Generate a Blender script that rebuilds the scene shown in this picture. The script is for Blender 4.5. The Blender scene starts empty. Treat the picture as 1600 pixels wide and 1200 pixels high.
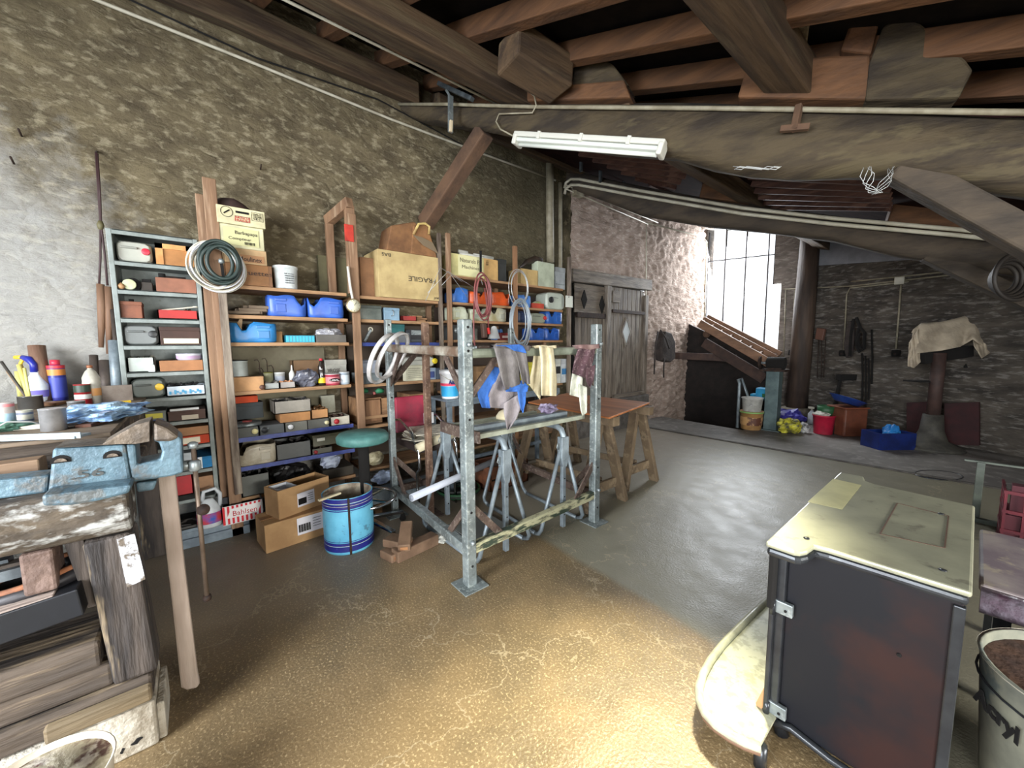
import bpy, bmesh, math, random
from math import sin, cos, pi, radians, sqrt, atan2
from mathutils import Vector, Matrix, noise
random.seed(7)
scene = bpy.context.scene
COL = scene.collection
# ---------------------------------------------------------------- camera
FPX = 600.0
A, P_, R_ = radians(50.5), radians(5.7), radians(0.48)
CAM = Vector((3.6, 0.0, 1.3))
_f = Vector((-sin(A)*cos(P_), cos(A)*cos(P_), -sin(P_)))
_r0 = Vector((cos(A), sin(A), 0)); _u0 = _r0.cross(_f)
_r = _r0*cos(R_) - _u0*sin(R_); _u = _u0*cos(R_) + _r0*sin(R_)
cd = bpy.data.cameras.new('camera'); cam = bpy.data.objects.new('camera', cd); COL.objects.link(cam)
cd.sensor_fit = 'HORIZONTAL'; cd.sensor_width = 36; cd.lens = 36*FPX/1600; cd.clip_start = .02; cd.clip_end = 200
m = Matrix((_r, _u, -_f)).transposed().to_4x4(); m.translation = CAM; cam.matrix_world = m
scene.camera = cam
scene.view_settings.view_transform = 'Standard'; scene.view_settings.look = 'None'
scene.view_settings.exposure = 0.15; scene.view_settings.gamma = 1; scene.view_settings.use_curve_mapping = False
# ---------------------------------------------------------------- world and daylight
w = bpy.data.worlds.new('daylight'); scene.world = w; w.use_nodes = True
bg = w.node_tree.nodes['Background']; bg.inputs[0].default_value = (.90, .95, 1, 1); bg.inputs[1].default_value = 2.2
def area(name, loc, target, sx, sy, power, col, spread=180):
    l = bpy.data.lights.new(name, 'AREA'); l.shape = 'RECTANGLE'; l.size = sx; l.size_y = sy; l.energy = power; l.color = col
    l.spread = radians(spread)
    o = bpy.data.objects.new(name, l); COL.objects.link(o); o.location = loc
    o.rotation_euler = (Vector(target)-Vector(loc)).to_track_quat('-Z', 'Y').to_euler()
    return o
area('window_daylight', (.75, 8.3, 2.8), (1.4, 3.5, .6), 1.6, 1.9, 270, (.90, .95, 1))
area('doorway_daylight', (5.4, -2.6, 1.2), (.9, 1.6, .3), 1.8, 1.8, 150, (.95, .97, 1), 130)
area('right_fill', (6.9, 1.6, 1.7), (1.6, 2.0, .0), 2.0, 1.6, 380, (1, .98, .93), 125)  # added fill for shelves and floor; the side opening is made up
area('rear_fill', (2.9, -3.0, 2.0), (1.4, 1.6, .0), 1.6, 1.2, 105, (.95, .97, 1), 120)  # added fill for the dark floor, from behind the camera
area('side_daylight', (2.2, -2.9, 1.4), (.0, -.4, 1.3), 1.2, 1.5, 85, (.80, .89, 1))
sp = bpy.data.lights.new('roof_skylight', 'SPOT'); sp.energy = 850; sp.color = (1, .93, .66); sp.spot_size = radians(37); sp.spot_blend = 1.0; sp.shadow_soft_size = .12
so = bpy.data.objects.new('roof_skylight', sp); COL.objects.link(so); so.location = (2.75, 2.15, 2.3); so.rotation_euler = (Vector((2.97, .93, 0))-so.location).to_track_quat('-Z', 'Y').to_euler()
# ---------------------------------------------------------------- pixel of the photograph -> point on a real plane
def ray(x, y): return _f + _r*((x-800)/FPX) - _u*((y-600)/FPX)
def hit(x, y, n, d):
    r = ray(x, y); n = Vector(n); return CAM + r*((d-n.dot(CAM))/n.dot(r))
def onX(x, y, v): return hit(x, y, (1, 0, 0), v)
def onY(x, y, v): return hit(x, y, (0, 1, 0), v)
def onZ(x, y, v): return hit(x, y, (0, 0, 1), v)
RB = 0.3577
def onR(x, y, off=0): return hit(x, y, (RB, 0, 1), 3.565+off)
def zr(x, off=0): return 3.565 - RB*x + off
# ---------------------------------------------------------------- materials
def lin(c): return tuple(((v/255)/12.92 if v/255 <= .04045 else ((v/255+.055)/1.055)**2.4) for v in c)
MATS = {}
def mat(name, c, c2=None, rough=.6, metal=0, sc=9, amt=1.0, bump=0, bsc=40, st=(1, 1, 1), lo=.38, hi=.62, c3=None, sc3=30, a3=.6, coords='Object', spec=.5, alpha=1, trans=0, lo3=.55, hi3=.62):
    if name in MATS: return MATS[name]
    M_ = bpy.data.materials.new(name); M_.use_nodes = True; nt = M_.node_tree; N = nt.nodes; L = nt.links
    b = N['Principled BSDF']; b.inputs['Roughness'].default_value = rough; b.inputs['Metallic'].default_value = metal
    b.inputs['Specular IOR Level'].default_value = spec
    if trans: b.inputs['Transmission Weight'].default_value = trans
    if alpha < 1: b.inputs['Alpha'].default_value = alpha
    c = lin(c)+(1,)
    tc = N.new('ShaderNodeTexCoord'); mp = N.new('ShaderNodeMapping'); mp.inputs['Scale'].default_value = st
    L.new(tc.outputs[coords], mp.inputs[0])
    b.inputs['Base Color'].default_value = c
    col = None
    def layer(prev, cc, scale, lo, hi, a):
        n = N.new('ShaderNodeTexNoise'); n.inputs['Scale'].default_value = scale; n.inputs['Detail'].default_value = 5; n.inputs['Roughness'].default_value = .6
        L.new(mp.outputs[0], n.inputs['Vector'])
        r = N.new('ShaderNodeMapRange'); r.inputs[1].default_value = lo; r.inputs[2].default_value = hi; r.inputs[4].default_value = a
        L.new(n.outputs['Fac'], r.inputs[0])
        mx = N.new('ShaderNodeMix'); mx.data_type = 'RGBA'; mx.inputs[7].default_value = lin(cc)+(1,)
        if prev is None: mx.inputs[6].default_value = c
        else: L.new(prev, mx.inputs[6])
        L.new(r.outputs[0], mx.inputs[0]); return mx.outputs[2]
    if c2: col = layer(None, c2, sc, lo, hi, amt)
    if c3: col = layer(col, c3, sc3, lo3, hi3, a3)
    if col is not None: L.new(col, b.inputs['Base Color'])
    if bump:
        n = N.new('ShaderNodeTexNoise'); n.inputs['Scale'].default_value = bsc; n.inputs['Detail'].default_value = 6
        L.new(mp.outputs[0], n.inputs['Vector'])
        bp = N.new('ShaderNodeBump'); bp.inputs['Strength'].default_value = bump; bp.inputs['Distance'].default_value = .02
        L.new(n.outputs['Fac'], bp.inputs['Height']); L.new(bp.outputs[0], b.inputs['Normal'])
    MATS[name] = M_; return M_
def wood(name, c, c2, ax=1, rough=.7, sc=14, bump=.25, c3=None, **k):
    st = [1, 1, 1]
    if ax < 3: st[ax] = .12
    if ax == 3: st = [.4, .4, .4]
    return mat(name, c, c2, rough=rough, sc=sc, st=tuple(st), bump=bump, bsc=sc*3, c3=c3, sc3=sc*.8, **k)
# ---------------------------------------------------------------- mesh builder
class MB:
    def __init__(s): s.v = []; s.f = []; s.sm = []
    def add(s, vs, fs, smooth=False):
        o = len(s.v); s.v += [Vector(v) for v in vs]; s.f += [tuple(i+o for i in f) for f in fs]; s.sm += [smooth]*len(fs); return s
    def box(s, x0, x1, y0, y1, z0, z1, mt=None):
        vs = [(x, y, z) for x in (x0, x1) for y in (y0, y1) for z in (z0, z1)]
        if mt is not None: vs = [mt @ Vector(v) for v in vs]
        return s.add(vs, [(0, 1, 3, 2), (4, 6, 7, 5), (0, 4, 5, 1), (2, 3, 7, 6), (0, 2, 6, 4), (1, 5, 7, 3)])
    def bar(s, p, q, wd, h, up=(0, 0, 1), w2=None, h2=None):     # rectangular bar from p to q
        p, q = Vector(p), Vector(q); d = (q-p).normalized(); up = Vector(up)
        if abs(d.dot(up)) > .98: up = Vector((1, 0, 0))
        a = d.cross(up).normalized(); b = a.cross(d); w2 = wd if w2 is None else w2; h2 = h if h2 is None else h2; vs = []
        for c, ww, hh in ((p, wd, h), (q, w2, h2)):
            for i, j in ((-1, -1), (1, -1), (1, 1), (-1, 1)): vs.append(c+a*(i*ww/2)+b*(j*hh/2))
        return s.add(vs, [(3, 2, 1, 0), (4, 5, 6, 7), (0, 1, 5, 4), (1, 2, 6, 5), (2, 3, 7, 6), (3, 0, 4, 7)])
    def tube(s, pts, r, n=10, closed=False, rs=None, caps=True):
        pts = [Vector(p) for p in pts]; k = len(pts); vs = []; prev = None
        for i, p in enumerate(pts):
            if closed: t = pts[(i+1) % k]-pts[i-1]
            else: t = pts[min(i+1, k-1)]-pts[max(i-1, 0)]
            t.normalize()
            if prev is None:
                a = t.orthogonal().normalized()
            else:
                a = prev - t*prev.dot(t)
                if a.length < 1e-5: a = t.orthogonal()
                a.normalize()
            prev = a; b = t.cross(a); rr = rs[i] if rs else r
            for j in range(n): vs.append(p+(a*cos(2*pi*j/n)+b*sin(2*pi*j/n))*rr)
        fs = []
        for i in range(k if closed else k-1):
            for j in range(n):
                a0 = i*n+j; a1 = i*n+(j+1) % n; i2 = (i+1) % k; fs.append((a0, a1, i2*n+(j+1) % n, i2*n+j))
        if caps and not closed: fs += [tuple(range(n-1, -1, -1)), tuple((k-1)*n+j for j in range(n))]
        return s.add(vs, fs, True)
    def cyl(s, p, q, r, r2=None, n=20):
        return s.tube([p, q], r, n, rs=[r, r if r2 is None else r2])
    def lathe(s, prof, c=(0, 0, 0), n=28, mt=None, sx=1, sy=1):     # prof [(r, z)...]
        vs = []; c = Vector(c)
        for r, z in prof:
            for j in range(n):
                v = Vector((cos(2*pi*j/n)*r*sx, sin(2*pi*j/n)*r*sy, z)); vs.append((mt @ v if mt is not None else v)+c)
        fs = []
        for i in range(len(prof)-1):
            for j in range(n): fs.append((i*n+j, i*n+(j+1) % n, (i+1)*n+(j+1) % n, (i+1)*n+j))
        if prof[0][0] > 1e-4 and len(prof) > 2: fs.append(tuple(range(n-1, -1, -1)))
        if prof[-1][0] > 1e-4 and len(prof) > 2: fs.append(tuple((len(prof)-1)*n+j for j in range(n)))
        return s.add(vs, fs, True)
    def pipe_open(s, prof_out, c, n=28, **k): return s.lathe(prof_out, c, n, **k)
    def prism(s, pts, ext):        # planar polygon (3-D points) pushed by vector ext
        pts = [Vector(p) for p in pts]; e = Vector(ext); k = len(pts)
        return s.add(pts+[p+e for p in pts], [tuple(range(k-1, -1, -1)), tuple(range(k, 2*k))]+[(i, (i+1) % k, (i+1) % k+k, i+k) for i in range(k)])
    def grid(s, fn, nu, nv, smooth=True):
        vs = [fn(i/nu, j/nv) for i in range(nu+1) for j in range(nv+1)]
        fs = [(i*(nv+1)+j, (i+1)*(nv+1)+j, (i+1)*(nv+1)+j+1, i*(nv+1)+j+1) for i in range(nu) for j in range(nv)]
        return s.add(vs, fs, smooth)
    def build(s, name, m, parent=None, bev=0, solid=0, fix=True, sub=0):
        lo = Vector([min(v[i] for v in s.v) for i in range(3)]); hi = Vector([max(v[i] for v in s.v) for i in range(3)])
        base = Vector(((lo.x+hi.x)/2, (lo.y+hi.y)/2, lo.z))
        me = bpy.data.meshes.new(name); me.from_pydata([v-base for v in s.v], [], s.f)
        me.polygons.foreach_set('use_smooth', s.sm); me.update()
        if fix:
            bm = bmesh.new(); bm.from_mesh(me); bmesh.ops.recalc_face_normals(bm, faces=bm.faces); bm.to_mesh(me); bm.free()
        me.materials.append(m)
        o = bpy.data.objects.new(name, me); COL.objects.link(o)
        if parent is not None:
            o.parent = parent; q = parent; off = Vector((0, 0, 0))
            while q is not None: off += q.location; q = q.parent
            o.location = base-off
        else: o.location = base
        if solid:
            d = o.modifiers.new('thickness', 'SOLIDIFY'); d.thickness = solid; d.offset = 0
        if sub:
            d = o.modifiers.new('smooth', 'SUBSURF'); d.levels = sub; d.render_levels = sub
        if bev:
            d = o.modifiers.new('bevel', 'BEVEL'); d.width = bev; d.segments = 2; d.limit_method = 'ANGLE'; d.angle_limit = radians(40)
        return o
def tag(o, label, cat, group=None, kind=None):
    o['label'] = label; o['category'] = cat
    if group: o['group'] = group
    if kind: o['kind'] = kind
    return o
def thing(name, label, cat, loc=(0, 0, 0), group=None):
    o = bpy.data.objects.new(name, None); COL.objects.link(o); o.location = loc; o.empty_display_size = .05
    return tag(o, label, cat, group)
def one(mb, name, m, label, cat, group=None, **k): return tag(mb.build(name, m, **k), label, cat, group)
def struct(mb, name, m, **k):
    o = mb.build(name, m, **k); o['kind'] = 'structure'; return o
def copy_tree(o, parent=None):
    c = o.copy(); COL.objects.link(c); c.parent = parent
    for ch in list(o.children): copy_tree(ch, c)
    return c
def bx(x0, x1, y0, y1, z0, z1): return MB().box(x0, x1, y0, y1, z0, z1)
def text(s, h, pos, xd, up, m, parent, name='lettering', width=None, bold=0, label=None):
    cu = bpy.data.curves.new('txt', 'FONT'); cu.body = s; cu.size = 1; cu.extrude = .01; cu.align_x = 'CENTER'; cu.align_y = 'CENTER'; cu.offset = bold; cu.resolution_u = 2
    to = bpy.data.objects.new('txt', cu); COL.objects.link(to); bpy.context.view_layer.update()
    me = bpy.data.meshes.new_from_object(to.evaluated_get(bpy.context.evaluated_depsgraph_get()))
    bpy.data.objects.remove(to)
    xs = [v.co.x for v in me.vertices]; ys = [v.co.y for v in me.vertices]; W = max(xs)-min(xs); Hh = max(ys)-min(ys); cx = (max(xs)+min(xs))/2; cy = (max(ys)+min(ys))/2
    xd = Vector(xd).normalized(); up = Vector(up).normalized(); n = xd.cross(up)
    ky = h/Hh; kx = ky if width is None else width/W
    pos = Vector(pos); off = Vector((0, 0, 0)); q = parent
    while q is not None: off += q.location; q = q.parent
    for v in me.vertices: v.co = xd*((v.co.x-cx)*kx)+up*((v.co.y-cy)*ky)+n*(v.co.z*.1)
    me.materials.clear(); me.materials.append(m); me.name = name
    o = bpy.data.objects.new(name, me); COL.objects.link(o); o.parent = parent; o.location = pos-off
    if label: o['label'] = label
    return o
def fbm(p, o=4): return noise.fractal(p, 1.0, 2.0, o)
# ================================================================ SETTING
def ramp_wall(name, cA, cB, cC, st=(1, .55, 1.6), bump=.6, tint=None, masks=()):
    M_ = mat(name, cA, cB, rough=.93, sc=5, lo=.35, hi=.65, bump=0, st=st, c3=cC, sc3=16, lo3=.52, hi3=.66, a3=.75, spec=.2)
    nt = M_.node_tree; N = nt.nodes; L = nt.links; b = N['Principled BSDF']
    mp = [n for n in N if n.type == 'MAPPING'][0]
    n1 = N.new('ShaderNodeTexNoise'); n1.inputs['Scale'].default_value = 9; n1.inputs['Detail'].default_value = 10; n1.inputs['Roughness'].default_value = .72
    n2 = N.new('ShaderNodeTexVoronoi'); n2.inputs['Scale'].default_value = 9; n2.feature = 'DISTANCE_TO_EDGE'
    n3 = N.new('ShaderNodeTexNoise'); n3.inputs['Scale'].default_value = 4; n3.inputs['Detail'].default_value = 3
    ad = N.new('ShaderNodeVectorMath'); ad.operation = 'ADD'; sc_ = N.new('ShaderNodeVectorMath'); sc_.operation = 'SCALE'; sc_.inputs[3].default_value = .25
    L.new(mp.outputs[0], n1.inputs['Vector']); L.new(mp.outputs[0], n3.inputs['Vector']); L.new(n3.outputs['Color'], sc_.inputs[0]); L.new(mp.outputs[0], ad.inputs[0]); L.new(sc_.outputs[0], ad.inputs[1]); L.new(ad.outputs[0], n2.inputs['Vector'])
    r = N.new('ShaderNodeMapRange'); r.inputs[1].default_value = 0; r.inputs[2].default_value = .2; r.inputs[4].default_value = .16
    L.new(n2.outputs['Distance'], r.inputs[0])
    mm = N.new('ShaderNodeMath'); mm.operation = 'ADD'; L.new(n1.outputs['Fac'], mm.inputs[0]); L.new(r.outputs[0], mm.inputs[1])
    bp = N.new('ShaderNodeBump'); bp.inputs['Strength'].default_value = bump; bp.inputs['Distance'].default_value = .06
    L.new(mm.outputs[0], bp.inputs['Height']); L.new(bp.outputs[0], b.inputs['Normal'])
    return M_
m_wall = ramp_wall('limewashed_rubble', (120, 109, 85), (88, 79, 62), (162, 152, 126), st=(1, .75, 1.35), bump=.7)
nt = m_wall.node_tree; N = nt.nodes; L = nt.links; b = N['Principled BSDF']; prev = b.inputs['Base Color'].links[0].from_socket      # paler grey-white mix towards the lower left corner
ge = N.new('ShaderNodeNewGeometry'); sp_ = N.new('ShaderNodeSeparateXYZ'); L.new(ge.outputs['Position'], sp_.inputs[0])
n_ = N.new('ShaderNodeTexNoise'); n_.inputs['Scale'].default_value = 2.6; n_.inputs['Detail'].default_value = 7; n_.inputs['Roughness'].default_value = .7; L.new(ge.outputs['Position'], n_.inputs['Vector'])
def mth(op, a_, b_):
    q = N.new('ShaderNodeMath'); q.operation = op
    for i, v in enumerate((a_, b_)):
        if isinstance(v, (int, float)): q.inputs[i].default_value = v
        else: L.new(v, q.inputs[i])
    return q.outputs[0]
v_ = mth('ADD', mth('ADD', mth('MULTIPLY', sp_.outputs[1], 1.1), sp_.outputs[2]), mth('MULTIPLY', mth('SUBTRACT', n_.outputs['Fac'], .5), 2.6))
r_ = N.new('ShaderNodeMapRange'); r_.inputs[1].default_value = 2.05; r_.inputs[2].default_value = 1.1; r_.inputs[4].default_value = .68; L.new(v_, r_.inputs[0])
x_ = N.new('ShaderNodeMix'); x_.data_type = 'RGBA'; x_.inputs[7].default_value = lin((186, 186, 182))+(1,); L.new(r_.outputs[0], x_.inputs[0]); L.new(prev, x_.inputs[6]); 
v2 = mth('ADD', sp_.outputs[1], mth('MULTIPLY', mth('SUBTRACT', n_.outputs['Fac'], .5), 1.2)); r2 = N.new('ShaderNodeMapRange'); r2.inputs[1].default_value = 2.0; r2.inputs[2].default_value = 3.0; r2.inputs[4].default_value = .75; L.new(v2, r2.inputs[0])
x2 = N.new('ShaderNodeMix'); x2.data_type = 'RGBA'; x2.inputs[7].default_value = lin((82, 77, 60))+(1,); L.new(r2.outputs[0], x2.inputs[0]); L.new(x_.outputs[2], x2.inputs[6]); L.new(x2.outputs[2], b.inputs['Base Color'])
m_wallfar = ramp_wall('pink_rubble', (176, 158, 146), (150, 132, 120), (196, 182, 170), bump=.8)
m_wallR = ramp_wall('grey_rubble', (104, 97, 88), (66, 62, 58), (146, 141, 134), st=(.5, .5, 1.8), bump=.9)
def lump(y, z, k=1.0, f=1.0):
    v = Vector((y*2.2*f, 0, z*4.2*f)); a = fbm(v, 5)*.016 + noise.noise(v*.45)*.02
    c = noise.noise(Vector((y*6*f, 7, z*13*f))); return (a + abs(c)*-.012 + .01)*k
def strip(y0, y1, z0, z1, x0, k, f, step=.035):
    nu = max(2, int((y1-y0)/step)); nv = max(2, int((z1-z0)/step))
    def fn(u, v):
        y = y0+(y1-y0)*u; z = z0+(z1-z0)*v; e = min(1, min(y-y0, y1-y)/.06+.0)
        return (x0+lump(y, z, k, f), y, z)
    return MB().grid(fn, nu, nv)
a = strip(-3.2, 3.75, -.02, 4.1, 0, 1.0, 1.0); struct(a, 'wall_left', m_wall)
m_plaster = mat('stained_plaster', (92, 84, 66), (60, 56, 44), rough=.95, sc=4, c3=(120, 110, 88), sc3=11, bump=.3, bsc=30, spec=.15)
a = strip(3.75, 4.02, -.02, 4.1, -.01, .5, 1); a.grid(lambda u, v: (-.01, 4.02+1.8*u, -.02+.5*v), 4, 4)
struct(a, 'wall_left.001', m_plaster)
struct(MB().grid(lambda u, v: (-.0+lump(4.0+1.8*u, 2.3+1.85*v, 1.2, 1.5)+noise.noise(Vector(((4.0+1.8*u)*9, 3, (2.3+1.85*v)*15)))*.025, 4.0+1.8*u, 2.3+1.85*v), 64, 64), 'wall_left.004', m_wallfar)
def farw(u, v):
    y = 5.78+2.4*u; z = -1.7+5.9*v; q = Vector((y*9, 3, z*15)); return (.0+lump(y, z, 1.2, 1.5)+noise.noise(q)*.028, y, z)
struct(MB().grid(farw, 90, 210), 'wall_left.002', m_wallfar)
struct(bx(-.3, -.12, 3.6, 5.9, -.02, 4.1), 'wall_left.003', m_plaster)
# timber doors in the left wall, grey with age
def grey(name, ax, c=(118, 108, 96), c2=(78, 70, 62)): return wood(name, c, c2, ax, sc=18, bump=.5, c3=(140, 132, 120))
m_gz = grey('grey_oak_z', 2); m_gy = grey('grey_oak_y', 1); m_gx = grey('grey_oak_x', 0)
m_dk = mat('dark_gap', (16, 14, 12), rough=1)
m_iron = mat('rusty_iron', (62, 44, 34), (34, 28, 26), rough=.75, metal=.4, sc=30, bump=.2)
d = bpy.data.objects.new('door_1', None); COL.objects.link(d); d.location = (.02, 5.25, .48); d['kind'] = 'structure'
a = MB(); n = 8; y0, y1 = 4.80, 5.73
for i in range(n):
    ya = y0+(y1-y0)*i/n; a.box(.02, .06, ya+.006, ya+(y1-y0)/n-.006, .5, 2.16)
a.build('plank_panel', m_gz, d, bev=.004); bx(.005, .03, y0, y1, .48, 2.17).build('backing', m_dk, d)
bx(.06, .09, 4.86, 5.72, 1.78, 1.83).build('iron_strap', m_iron, d, bev=.003); bx(.06, .12, 4.9, 5.72, .48, .54).build('bottom_rail', m_gy, d, bev=.004)
dm = [(.066, 5.24, 1.72), (.066, 5.36, 1.50), (.066, 5.24, 1.27), (.066, 5.12, 1.50)]
MB().prism(dm, (-.03, 0, 0)).build('diamond_opening', mat('pale_glass', (190, 198, 200), rough=.25), d)
a = MB()
for i in range(4): a.bar(dm[i], dm[(i+1) % 4], .02, .03)
a.build('diamond_frame', m_gz, d)
bx(.06, .1, 4.84, 5.02, 1.93, 2.1).build('latch_block', m_gy, d, bev=.004)
d = bpy.data.objects.new('door_2', None); COL.objects.link(d); d.location = (.02, 4.4, .2); d['kind'] = 'structure'
a = MB()
for i in range(5): a.box(.015, .05, 4.06+i*.13, 4.184+i*.13, .2, 1.7)
a.build('plank_panel', m_gz, d, bev=.004)
bx(.05, .09, 4.06, 4.68, 1.68, 1.75).build('iron_strap', m_iron, d, bev=.003)
a = bx(.015, .055, 4.04, 4.74, 1.75, 2.14); a.build('top_board', m_gy, d, bev=.004)
bx(.0, .04, 4.04, 4.8, .0, 2.2).build('backing', m_dk, d)
for k, (yy, zz) in enumerate(((4.22, 1.93), (4.62, 1.88))):
    dd = [(.06, yy, zz+.13), (.06, yy+.06, zz), (.06, yy, zz-.13), (.06, yy-.06, zz)]; MB().prism(dd, (.015, 0, 0)).build('diamond_opening', m_dk, d)
t = MB().bar((.04, 3.95, 2.23), (.04, 5.9, 2.27), .12, .17, (0, 0, 1)); struct(t, 'trim_1', m_gy, bev=.01)     # lintel
struct(bx(-.02, .1, 4.70, 4.80, .2, 2.16), 'trim_2', m_gz, bev=.006); struct(bx(-.02, .09, 5.73, 5.82, .2, 2.1), 'trim_3', m_gz, bev=.006)
struct(bx(-.05, .16, 4.0, 5.8, -.02, .48), 'trim_4', mat('stone_sill', (96, 92, 88), (70, 66, 62), rough=.9, bump=.3), bev=.02)
# back wall with the tall window, pit with a stair below it
XW, YW = 1.55, 8.0
m_bw = ramp_wall('back_rubble', (150, 142, 134), (110, 104, 98), (180, 174, 166), st=(.6, .5, 1.8))
a = MB(); a.box(-.1, XW+.3, YW, YW+.3, -1.7, 1.0); a.box(-.1, .02, YW, YW+.3, 1.0, 4.2); a.box(1.32, XW+.3, YW, YW+.3, 1.0, 2.35); a.box(1.2, XW+.3, YW+.0, YW+.3, 2.35, 4.2)
a.prism([(-.1, YW, 1.0), (1.32, YW, 1.0), (-.1, YW, 1.7)], (0, .3, 0))
struct(a, 'wall_back', m_bw)
win = bpy.data.objects.new('window_1', None); COL.objects.link(win); win.location = (.6, YW+.1, 1.2); win['kind'] = 'structure'
m_steel = mat('window_iron', (70, 66, 68), rough=.6, metal=.3)
a = MB()
for px in (1133, 1165, 1200):
    x = onY(px, 420, YW+.08).x; a.box(x-.011, x+.011, YW+.07, YW+.10, 1.0, 3.5)
a.bar((onY(1106, 409, YW+.085)), (onY(1235, 395, YW+.085)), .02, .02)
a.box(.01, .03, YW+.06, YW+.11, 1.0, 3.5); a.box(1.17, 1.20, YW+.06, YW+.11, 2.35, 3.5)
a.build('glazing_bars', m_steel, win)
gm = bpy.data.materials.new('clear_glass'); gm.use_nodes = True; nt = gm.node_tree; nt.nodes.clear()
o_ = nt.nodes.new('ShaderNodeOutputMaterial'); mx = nt.nodes.new('ShaderNodeMixShader'); tr = nt.nodes.new('ShaderNodeBsdfTransparent'); gl = nt.nodes.new('ShaderNodeBsdfGlossy'); gl.inputs['Roughness'].default_value = .05
mx.inputs[0].default_value = .06; nt.links.new(tr.outputs[0], mx.inputs[1]); nt.links.new(gl.outputs[0], mx.inputs[2]); nt.links.new(mx.outputs[0], o_.inputs[0])
bx(.02, 1.36, YW+.115, YW+.12, .95, 3.6).build('glass_pane', gm, win)
m_void = mat('void_shade', (34, 28, 25), (24, 20, 18), rough=.95, bump=.3)
a = MB(); a.prism([(-.05, 7.35, -1.7), (1.5, 7.35, -1.7), (1.5, 7.35, .95), (-.05, 7.35, 1.72)], (0, .05, 0)); struct(a, 'void_shade_sheet', m_void)  # dark sheet added to stand in for the shade below the ramp
# right-hand wall
Pa, Pb = Vector((XW, YW, 0)), Vector((7.2, 5.95, 0)); dR = (Pb-Pa).normalized(); nR = Vector((dR.y, -dR.x, 0))
def rw(u, v):
    L_ = (Pb-Pa).length; s = L_*u; z = -.03+3.4*v; k = lump(s, z, 1.3, .9)+noise.noise(Vector((s*5, 1, z*12)))*.022
    p = Pa+dR*s+nR*(k); return (p.x, p.y, z)
struct(MB().grid(rw, 150, 90), 'wall_right', m_wallR)
def onW(x, y, off=0): return hit(x, y, nR, nR.dot(Pa)+off)
m_block = mat('concrete_block', (132, 134, 140), (112, 114, 120), rough=.9, sc=3, bump=.2)
a = MB(); a.bar(Pa+nR*.0+Vector((.1, 0, 2.95)), Pb+Vector((0, 0, 2.2)), .16, .75); struct(a, 'trim_5', m_block)
# unseen walls behind the camera, with the doorways the daylight comes through
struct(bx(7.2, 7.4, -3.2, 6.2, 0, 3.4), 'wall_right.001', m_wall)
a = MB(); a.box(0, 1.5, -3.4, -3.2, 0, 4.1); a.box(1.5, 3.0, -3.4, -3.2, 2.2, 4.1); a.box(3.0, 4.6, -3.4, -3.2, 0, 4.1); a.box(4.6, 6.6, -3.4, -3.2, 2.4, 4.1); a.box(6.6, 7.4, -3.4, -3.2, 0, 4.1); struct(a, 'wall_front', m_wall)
# floor
fm = mat('worn_concrete', (128, 108, 77), (102, 87, 63), rough=.5, sc=2.2, coords='Object', c3=(206, 184, 142), sc3=105, lo3=.54, hi3=.68, a3=.55, spec=.5)
nt = fm.node_tree; N = nt.nodes; L = nt.links; b = N['Principled BSDF']; mp = [n for n in N if n.type == 'MAPPING'][0]
prev = b.inputs['Base Color'].links[0].from_socket
sx = N.new('ShaderNodeSeparateXYZ'); geo = N.new('ShaderNodeNewGeometry'); L.new(geo.outputs['Position'], sx.inputs[0])
def math_(op, a_, b_=None, c_=None):
    q = N.new('ShaderNodeMath'); q.operation = op
    for i, v in enumerate((a_, b_, c_)):
        if v is None: continue
        if isinstance(v, (int, float)): q.inputs[i].default_value = v
        else: L.new(v, q.inputs[i])
    return q.outputs[0]
nz = N.new('ShaderNodeTexNoise'); nz.inputs['Scale'].default_value = 1.6; nz.inputs['Detail'].default_value = 6; L.new(geo.outputs['Position'], nz.inputs['Vector'])
nzc = math_('MULTIPLY', math_('SUBTRACT', nz.outputs['Fac'], .5), .5)
gA, gB = onZ(872, 858, 0), onZ(1120, 1005, 0)       # seam between brown screed and grey slab
dx, dy = gB.x-gA.x, gB.y-gA.y; ll = sqrt(dx*dx+dy*dy)
side = math_('ADD', math_('MULTIPLY', math_('SUBTRACT', sx.outputs[0], gA.x), -dy/ll), math_('MULTIPLY', math_('SUBTRACT', sx.outputs[1], gA.y), dx/ll))
mr = N.new('ShaderNodeMapRange'); mr.inputs[1].default_value = -.02; mr.inputs[2].default_value = .03; L.new(math_('ADD', side, math_('MULTIPLY', nzc, .15)), mr.inputs[0])
ng = N.new('ShaderNodeTexNoise'); ng.inputs['Scale'].default_value = 7; ng.inputs['Detail'].default_value = 8; L.new(geo.outputs['Position'], ng.inputs['Vector'])
mg = N.new('ShaderNodeMix'); mg.data_type = 'RGBA'; mg.inputs[6].default_value = lin((112, 109, 93))+(1,); mg.inputs[7].default_value = lin((132, 127, 108))+(1,); L.new(ng.outputs['Fac'], mg.inputs[0])
m1 = N.new('ShaderNodeMix'); m1.data_type = 'RGBA'; L.new(mr.outputs[0], m1.inputs[0]); L.new(prev, m1.inputs[6]); L.new(mg.outputs[2], m1.inputs[7])
# grey dust towards the shelves
mr2 = N.new('ShaderNodeMapRange'); mr2.inputs[1].default_value = 1.75; mr2.inputs[2].default_value = .95; L.new(math_('ADD', sx.outputs[0], nzc), mr2.inputs[0])
m2 = N.new('ShaderNodeMix'); m2.data_type = 'RGBA'; m2.inputs[7].default_value = lin((134, 124, 110))+(1,); L.new(math_('MULTIPLY', mr2.outputs[0], .8), m2.inputs[0]); L.new(m1.outputs[2], m2.inputs[6])
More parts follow.
